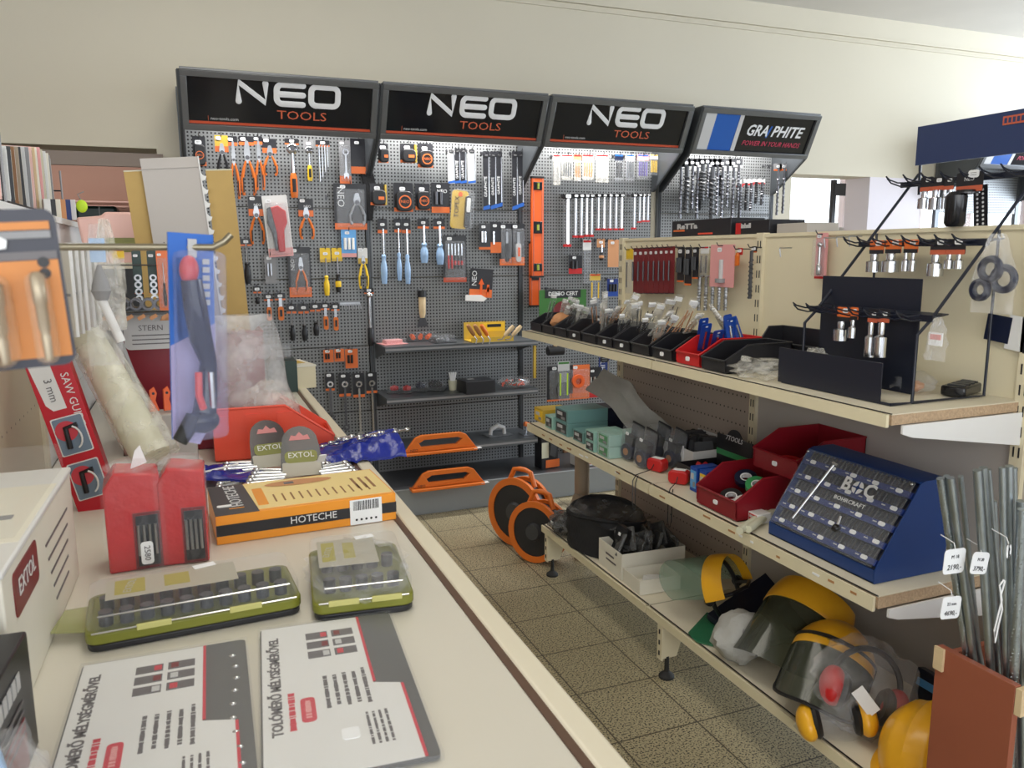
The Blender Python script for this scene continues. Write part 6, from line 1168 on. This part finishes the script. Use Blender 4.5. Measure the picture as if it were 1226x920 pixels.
r = thing('blister_card', 'pale grey STERN blister card hung behind the wine-red bin', 'packet', ony(202, 371, 2.45)); m = MB(); m.prism(rrect(.24, .11, .016, .0, -.055), -.001, .001, 'lightgrey'); m.prism([(-.025, -.03), (.03, -.03), (.02, -.018), (0, -.012), (-.018, -.018)], -.003, -.001, 'tan'); m.text('STERN', .022, 'greyprint', (-.05, -.0025, -.05)); [m.box((-.03, -.002, -.07-.012*k), (.14, .001, .003), 'greyprint') for k in range(3)]; m.out('card', r, smooth=False); MB().box((0, .02, .008), (.004, .06, .004), 'steel').out('hanger', r)
# hanging socket packs on the far part of the left unit
def lhang(px0, py0, px1, py1, Y, label, kind, **o):
    a, w, h = hangpos(px0, py0, px1, py1, 'y', Y); r = thing(o.pop('name', 'socket_pack'), label, o.pop('cat', 'socket'), a); mk_item(kind, r, w, h, o); return r
lhang(134, 297, 148, 352, 2.45, 'yellow strip card with red top among the socket packs', 'pouch', cm='yellow', bm='red', n=1, warm=True, name='strip_pack', cat='packet')
for i, (a, b) in enumerate(((157, 168), (175, 187))):
    r = lhang(a, 300, b, 352, 2.45, 'dark green card with stacked sockets, %s of two behind the wire hook' % ('left', 'right')[i], 'smallpack', cm='darkgreen', n=0, band=.02); [MB().lathe([(.005, -.014), (.0095, -.014), (.0095, -.002), (.005, -.002), (.005, -.014)], 'steel', 16, (0, 0, -.075-.019*k), 'y').out('socket', r) for k in range(4)]
for i in range(5):
    r = thing('impact_socket', 'dark impact socket lying open end forward in the row, %s from the left' % ORD[i], 'socket', ony(134+14.5*i, 364, 2.42), (0, 0, 0), 'dark impact sockets in a row'); MB().lathe([(.011, -.02), (.017, -.02), (.017, .03), (.010, .03), (.010, -.014), (.011, -.02)], 'darksteel', 20, (0, 0, 0), 'y').out('socket_body', r)
r = thing('socket_rail', 'narrow black rail with tan hooks carrying the dark sockets', 'rail', ony(165, 374, 2.42)); MB().box((0, 0, -.003), (.21, .06, .006), 'charcoal').out('rail', r); [MB().box((-.08+.03*k, -.03, -.012), (.02, .004, .010), 'tan', rot=(0, R(-30), 0)).out('hook', r) for k in range(6)]
MB().tube([(-.28, .0, .132), (.06, 0, .128), (.075, 0, .135)], .002, 'darksteel').out('wire', r)
lhang(186, 300, 200, 372, 2.40, 'clear long pack with an orange card beside the socket packs', 'blister', cm='orangecard', t='screwdriver', g='black', band=.1)
r = thing('plastic_crate', 'pale pink plastic crate beyond the socket packs', 'crate', ony(142, 284, 3.3)); m = MB(); m.prism([(-.10, -.09), (.09, -.12), (.075, .07), (.05, .085), (-.03, .085), (-.04, .072), (-.12, .065)], -.12, .12, 'pink'); m.out('crate', r, bev=.008); MB().box((.0, -.125, -.03), (.13, .004, .05), 'olive').out('label', r)
# white strip packs and nozzle bag hung on the left unit
for i in range(5): 
    r = thing('white_strip_pack', 'white perforated strip pack on the left unit, %s from the left' % ORD[i], 'packet', ony(74+7.5*i, 291, 1.95+.07*i), (0, 0, R(-60)), 'white strip packs on the left unit'); MB().box((0, 0, -.10), (.075, .008, .20), 'whitecard').out('strip', r, bev=.002); MB().box((0, -.006, -.11), (.06, .002, .006), 'midgrey').out('mark', r)
r = filmbag('nozzle_bag', 'clear bag with a grey cone nozzle and white trigger hanging left of sockets', ony(114, 268, 1.9), .07, .30, .018, 14); r.rotation_euler = (0, 0, 0)
MB().lathe([(.004, -.085), (.018, -.13), (.018, -.135), (.020, -.14), (.012, -.16)], 'midgrey', 18).out('nozzle', r); MB().tube([(0, 0, -.16), (.01, 0, -.19), (.02, 0, -.22), (.03, 0, -.25)], .009, 'white', 10).out('trigger', r); MB().box((0, -.004, -.055), (.03, .003, .05), 'bluehandle').out('label', r)
r = filmbag('clear_bag', 'tall clear empty bag beyond the nozzle bag', ony(124, 262, 2.1), .06, .26, .012, 18, 'bagwarm'); r.rotation_euler = (0, 0, 0)
r = thing('foam_tube_bag', 'long cream translucent foam-wrapped tube leaning diagonally behind the red cases', 'tube', (0, 0, 0)); a, b = ony(88, 372, 2.25), ony(182, 548, 2.02); b.z = max(b.z, Z+.045)
MB().tube([a, a.lerp(b, .1), a.lerp(b, .5), b], [.022, .034, .042, .044], 'foam', 14).out('foam_tube', r); m = MB(); m.tube([a+Vector((-.01, -.02, .02)), a.lerp(b, .3)+Vector((0, -.02, .01)), b+Vector((.01, -.01, 0))], [.030, .05, .058], 'bagwarm', 14); m.out('bag_film', r)
r = thing('grey_file', 'dark grey tapered strip leaning beside the foam tube', 'file', (0, 0, 0)); a, b = ony(135, 392, 2.3), ony(172, 482, 2.2); MB().tube([a, a.lerp(b, .5), b], [.012, .009, .010], 'midgrey', 6).out('strip', r)
MB().box(tuple(b), (.02, .004, .03), 'lightgrey').out('barcode', r)
# saw guide box
r = thing('saw_guide_box', 'tall red SAW GUIDE carton leaning behind the red bit cases', 'box', (-.2, 2.08, Z), (0, R(-12.5), 0)); w_, h = .088, .40
MB().box((-w_/2, 0, h/2), (w_, .05, h), 'sawred').out('carton', r, bev=.001); m = MB(); m.text('SAW GUIDE', .024, 'whitecard', (-.018, -.0258, h*.70), rz=R(-90)); m.prism([(-w_+.004, h-.01), (-w_*.45, h-.01), (-w_*.40, h*.66), (-w_*.72, h*.66), (-w_*.85, h*.7)], -.0266, -.0256, 'whitecard'); m.text('3 mm', .024, 'greyprint', (-w_*.62, -.0275, h*.78), rz=R(-90)); m.out('lettering', r, smooth=False)
for zc in (.50, .22):
    m = MB(); m.prism(rrect(.068, .092, .004, -w_/2, h*zc), -.0268, -.0256, 'whitecard'); m.prism(rrect(.063, .087, .004, -w_/2, h*zc), -.0274, -.0266, 'bluegrey'); m.lathe([(.001, 0), (.024, 0)], 'redline', 24, (-w_/2-.008, -.0280, h*zc+.012), 'y'); m.tube([(-w_/2-.012, -.030, h*zc-.03), (-w_/2-.008, -.030, h*zc+.02), (-w_/2+.018, -.030, h*zc+.022)], .006, 'black', 8)
    m.tube([(-w_/2+.02*math.cos(R(q)), -.036, h*zc-.005+.028*math.sin(R(q))) for q in range(-70, 75, 20)], .0022, 'whitecard', 6); m.out('picture', r)
# display rods reaching out over the counter, with the nearest packs
def rod(p0, x1, label, r_=.0038):
    r = thing('display_hook', label, 'hook', p0); L = x1-p0.x; MB().tube([(0, 0, 0), (L, 0, -.002), (L+.012, 0, .004), (L+.020, 0, .012)], r_, 'steelwarm', 10).out('rod', r); MB().box((-.004, 0, 0), (.006, .03, .04), 'steelwarm').out('hook_plate', r); return r
p = ony(205, 293, .95); rod(Vector((-.412, .95, p.z-.001)), .022, 'long steel display rod with an upturned tip above the counter')
rod(Vector((-.412, .62, 1.522)), -.155, 'short dark display rod carrying the black and orange bit holder pack')
r = thing('ratchet_cutter_pack', 'blue carded clear blister with a black and red ratchet tool hanging on the long rod', 'packaged tool', Vector((.0, .95, p.z+.012)), (0, R(3), R(28)))
w_, h = .052, .235; m = MB(); m.prism([(-w_/2, 0), (w_/2, 0), (w_/2, -h*.85), (w_*.1, -h), (-w_/2, -h*.96)], -.001, .001, 'bluecardlight'); m.prism([(-w_/2, -h*.52), (w_/2, -h*.42), (w_/2, -h*.85), (w_*.1, -h), (-w_/2, -h*.96)], -.0018, -.001, 'lilac'); m.out('card', r)
m = MB(); m.box((0, -.003, -.016), (.010, .001, .02), 'lightgrey'); [m.box((w_*.3, -.003, -.03-.009*k), (.008, .001, .006), 'lightgrey') for k in range(6)]; m.out('lettering', r, smooth=False)
m = MB(); m.sph((-.012, -.018, -.040), (.010, .010, .016), 'redhandle', 16, 10); m.out('red_button', r)
m = MB(); m.tube([(-.010, -.018, -.05), (-.006, -.018, -.08), (.0, -.018, -.115), (.008, -.018, -.14), (.006, -.018, -.17), (.002, -.018, -.20)], [.011, .0125, .012, .009, .011, .013], 'blackgloss', 14); m.sph((.0, -.02, -.205), (.018, .014, .014), 'blackgloss', 14, 8); m.out('tool_body', r)
MB().tube([(-.008, -.026, -.15), (-.010, -.03, -.175), (-.004, -.028, -.19)], .004, 'redhandle', 8).out('trigger', r); MB().tube([(.004, -.03, -.15), (.006, -.03, -.19)], .0035, 'chrome', 8).out('lever', r); MB().tube([(-.01, -.02, -.20), (-.028, -.02, -.225)], [.010, .008], 'rubber', 10).out('jaw', r)
MB().box((0, -.018, -h*.52), (w_*.98, .034, h*.88), 'bluevinyl').out('blister', r, bev=.008)
r = thing('bit_holder_pack', 'large blurred black and orange pack with two steel bit holders, nearest at left', 'packaged tool', Vector((-.147, .60, 1.527)), (0, R(-3.0), R(4))); w_, h = .130, .103
MB().prism(rrect(w_, h, .008, 0, -h/2), -.001, .001, 'navycard').out('card', r); m = MB(); m.box((.0, -.0016, -h*.63), (w_*.97, .001, h*.62), 'packorange'); m.box((w_*.36, -.0022, -h*.105), (w_*.22, .001, h*.05), 'packorange'); m.box((w_*.36, -.0022, -h*.16), (w_*.22, .001, h*.045), 'midgrey'); m.box((w_*.0, -.002, -h*.29), (w_*.97, .001, h*.05), 'greyprint'); m.out('printed_panel', r)
MB().prism([(w_*.12, -h*.14), (w_*.22, -h*.14), (w_*.28, -h*.19), (w_*.27, -h*.24), (w_*.10, -h*.26)], -.004, -.002, 'tag').out('price_tag', r); MB().lathe([(.0001, -.003), (.0035, -.003)], 'black', 16, (w_*.42, 0, -h*.335), 'y').lathe([(.0001, -.003), (.0035, -.003)], 'black', 16, (w_*.42, 0, -h*.405), 'y').out('icon', r)
for x, rr, z0 in ((w_*.19, .0062, .46), (w_*.385, .0042, .42)):
    MB().lathe([(rr*.6, -h*.95), (rr*.7, -h*.8), (rr*.62, -h*.78), (rr*.85, -h*.74), (rr*.85, -h*.6), (rr*1.0, -h*.58), (rr*1.05, -h*z0), (rr*.5, -h*(z0-.03)), (.0001, -h*(z0-.03))], 'steelwarm', 20, (x, -.011, 0)).out('bit_holder', r)
    MB().prism(rrect(rr*3.2, h*.58, rr*1.4, x, -h*.68), -.021, -.001, 'clearorange').out('blister', r, bev=.004)
MB().prism([(w_*-.04, -h*.86), (w_*.14, -h*.84), (w_*.17, -h*.98), (w_*-.02, -h*1.0)], -.024, -.022, 'lightgrey').out('sticker', r)
# leaning grey board with clip strip, and cardboard sheets, far on the counter
r = thing('display_board', 'flat grey board with a white clip strip standing on the counter before the pliers', 'board', (.022, 2.92, Z), (R(-2), R(-4.5), 0)); m = MB(); m.box((.0, 0, .46), (.178, .006, .92), 'panelgrey'); m.out('board', r); MB().box((0, -.004, .895), (.178, .004, .02), 'panelgrey').out('hem', r); MB().box((.0905, -.003, .46), (.004, .012, .92), 'whitecard').out('clip_strip', r)
for k in range(13): MB().prism([(.092, .30+.045*k), (.103, .302+.045*k), (.108, .314+.045*k), (.100, .316+.045*k), (.092, .326+.045*k)], -.004, .002, 'whitecard').out('clip', r)
for z in (.63, .645): MB().lathe([(.0001, -.0035), (.002, -.0035)], 'black', 8, (-.062+.4*(z-.63), 0, z), 'y').out('hole', r)
for i, (x, w_, zt, ln, l) in enumerate(((.150, .085, .885, -3, 'tan cardboard sheet standing right of the grey board'), (-.088, .07, .875, -4.5, 'tan cardboard sheet peeking out left of the grey board'))):
    r = thing('cardboard_sheet', l, 'cardboard', (x, 2.955, Z), (R(-1), R(ln), 0)); MB().box((0, 0, zt/2), (w_, .005, zt), 'cardboard').out('sheet', r); MB().box((0, 0, zt), (w_, .007, .004), 'foam').out('worn_edge', r)
r = thing('small_carton', 'cream open-topped carton at the far end of the counter', 'box', (.40, 3.72, Z), (0, 0, R(12))); m = MB(); m.box((0, 0, .05), (.13, .22, .10), 'creamboard'); m.out('carton', r, bev=.003); MB().box((0, 0, .102), (.135, .225, .006), 'paper').out('lid', r); MB().box((.01, .02, .106), (.07, .1, .001), 'gold').out('label', r)
r = thing('clear_container', 'small clear round container on a stack by the far counter end', 'container', (.335, 3.62, Z+.145)); MB().lathe([(.045, 0), (.05, .06), (.048, .06), (.043, .003), (.0001, .003)], 'clearwall', 24).out('container', r); MB().box((0, 0, -.075), (.12, .16, .138), 'darkgreen').out('lower_box', r)
# ---------------------------------------------------------------- magazine rack and the store room at the left
r = thing('magazine_rack', 'round-topped cream stand with a black wire basket, left background', 'rack', (-.72, 2.95, 1.60)); MB().lathe([(.0001, 0), (.20, 0), (.21, .02), (.20, .035), (.0001, .035)], 'cream', 36).out('round_top', r); MB().box((.05, .0, -.10), (.22, .22, .2), 'panelgrey').out('column', r, bev=.02); MB().lathe([(.12, -1.558), (.13, -1.54), (.10, -.2), (.0001, -.2)], 'panelgrey', 24).out('pillar', r)
m = MB(); [m.tube([(-.02, y, z), (.24, y, z)], .003, 'black', 6) for y in (-.28, .84) for z in (.052, .16)]; [m.tube([(x, -.28, z), (x, .84, z)], .003, 'black', 6) for x in (-.02, .24) for z in (.052,)]; [m.tube([(x, y, .05), (x, y, .24)], .004, 'midgrey', 6) for x in (-.02, .24) for y in (-.28, .84)]; m.out('wire_basket', r)
cols = ['pink', 'black', 'whitecard', 'charcoal', 'browncard', 'beigemetal', 'blackcard', 'lightgrey', 'midgrey', 'pink', 'palewood', 'paper', 'pinkcard', 'foam', 'whitecard', 'paper', 'midgrey']
rnd = random.Random(5)
for i, c in enumerate(cols):
    y = 2.72+.062*i
    r = thing('magazine', 'upright %s catalogue in the left background rack, %s from the left' % ({'pink': 'pink', 'black': 'black', 'whitecard': 'white', 'charcoal': 'charcoal', 'browncard': 'brown', 'beigemetal': 'taupe', 'blackcard': 'glossy black', 'lightgrey': 'light grey', 'midgrey': 'grey', 'palewood': 'tan', 'paper': 'off-white', 'pinkcard': 'rosy', 'foam': 'pale cream'}[c], ORD[i]), 'magazine', (-.60, y, 1.655), (R(rnd.uniform(-5, 8)), 0, R(14)), 'catalogues in the left background rack')
    h = .15+.007*min(i, 12); MB().box((0, 0, h/2+.005), (.20, .034, h), c).out('cover', r, bev=.001); MB().box((.1005, 0, h/2+.005), (.002, .016, h-.02), 'paper' if c in ('black', 'blackcard', 'charcoal') else 'greyprint' if i % 2 else 'whitecard').out('pages', r)
for i in range(6):
    r = thing('leaflet_bundle', 'leaflet bundle in the lower rack row at the left, %s from left' % ORD[i], 'magazine', ony(56+6*i, 250, 3.3+.04*i)-Vector((0, 0, .035)), (0, 0, R(14)), 'leaflet bundles in the lower rack row'); MB().box((0, 0, .03), (.022, .05, .075), ('whitecard', 'black', 'paper', 'tan', 'deepblue', 'whitecard')[i]).out('bundle', r, bev=.001)
r = thing('key_fob', 'bright lime key fob hanging by the end of the leaflet row', 'key fob', ony(98, 247, 3.2)); MB().sph((0, 0, 0), (.018, .008, .022), 'limetoy', 14, 10).out('fob', r); MB().tube([(0, 0, .02), (-.01, 0, .04), (.01, 0, .05)], .002, 'steel').out('ring', r)
r = thing('dark_case', 'large dark green rounded case in the store room behind the wall opening', 'case', (-.60, 6.45, 1.577+.13)); MB().box((0, 0, 0), (.26, .25, .26), 'darkgreen').out('case', r, bev=.02); MB().box((.02, -.127, 0), (.008, .004, .26), 'midgrey').out('seam', r)
r = thing('store_shelf', 'dark shelf with rows of cartons seen through the wall opening', 'shelves', (-.55, 6.7, 0)); MB().box((0, 0, 1.565), (1.1, .4, .02), 'charcoal').out('shelf', r); MB().box((0, .0, .78), (1.05, .36, 1.55), 'charcoal').out('body', r)
for i in range(5): r2 = box('carton', 'small carton on the dark store room shelf, %s from the left' % ORD[i], 'box', (-.42+.12*i, 6.60, 1.577), (.105, .2, .11), ('pinkcard', 'midgrey', 'whitecard', 'midgrey', 'browncard')[i], group='cartons on the store room shelf')
m = MB(); 
for k, z in enumerate((1.985, 1.945)): tag(MB().tube([(0, 0, 0), (1.6, 0, 0)], .014, 'pinkpipe', 10).out('wall_pipe'), ('upper', 'lower')[k]+' painted pipe running along the brown store room wall', 'pipe', loc=(-1.5, 8.5, z))
# things near the street window
r = thing('key_rack', 'slim dark slotted rack post near the street window', 'rack', (5.15, 5.45, 0)); [MB().box((x, 0, 1.05), (.035, .035, 2.1), 'charcoal').out('post', r) for x in (-.02, .52)]; MB().box((.25, 0, 2.02), (.56, .05, .10), 'charcoal').out('top_beam', r); MB().box((.17, -.027, 2.03), (.14, .004, .045), 'red').out('red_sign', r)
MB().box((.25, 0, 1.55), (.5, .3, .02), 'lightgrey').out('shelf', r)
for i in range(4): box('carton', 'pale carton on the window rack shelf, %s from the left' % ORD[i], 'box', (5.24+.12*i, 5.42, 1.561), (.09, .12, .14+.03*(i % 2)), 'lightgrey' if i % 2 else 'whitecard', group='pale cartons by the street window')
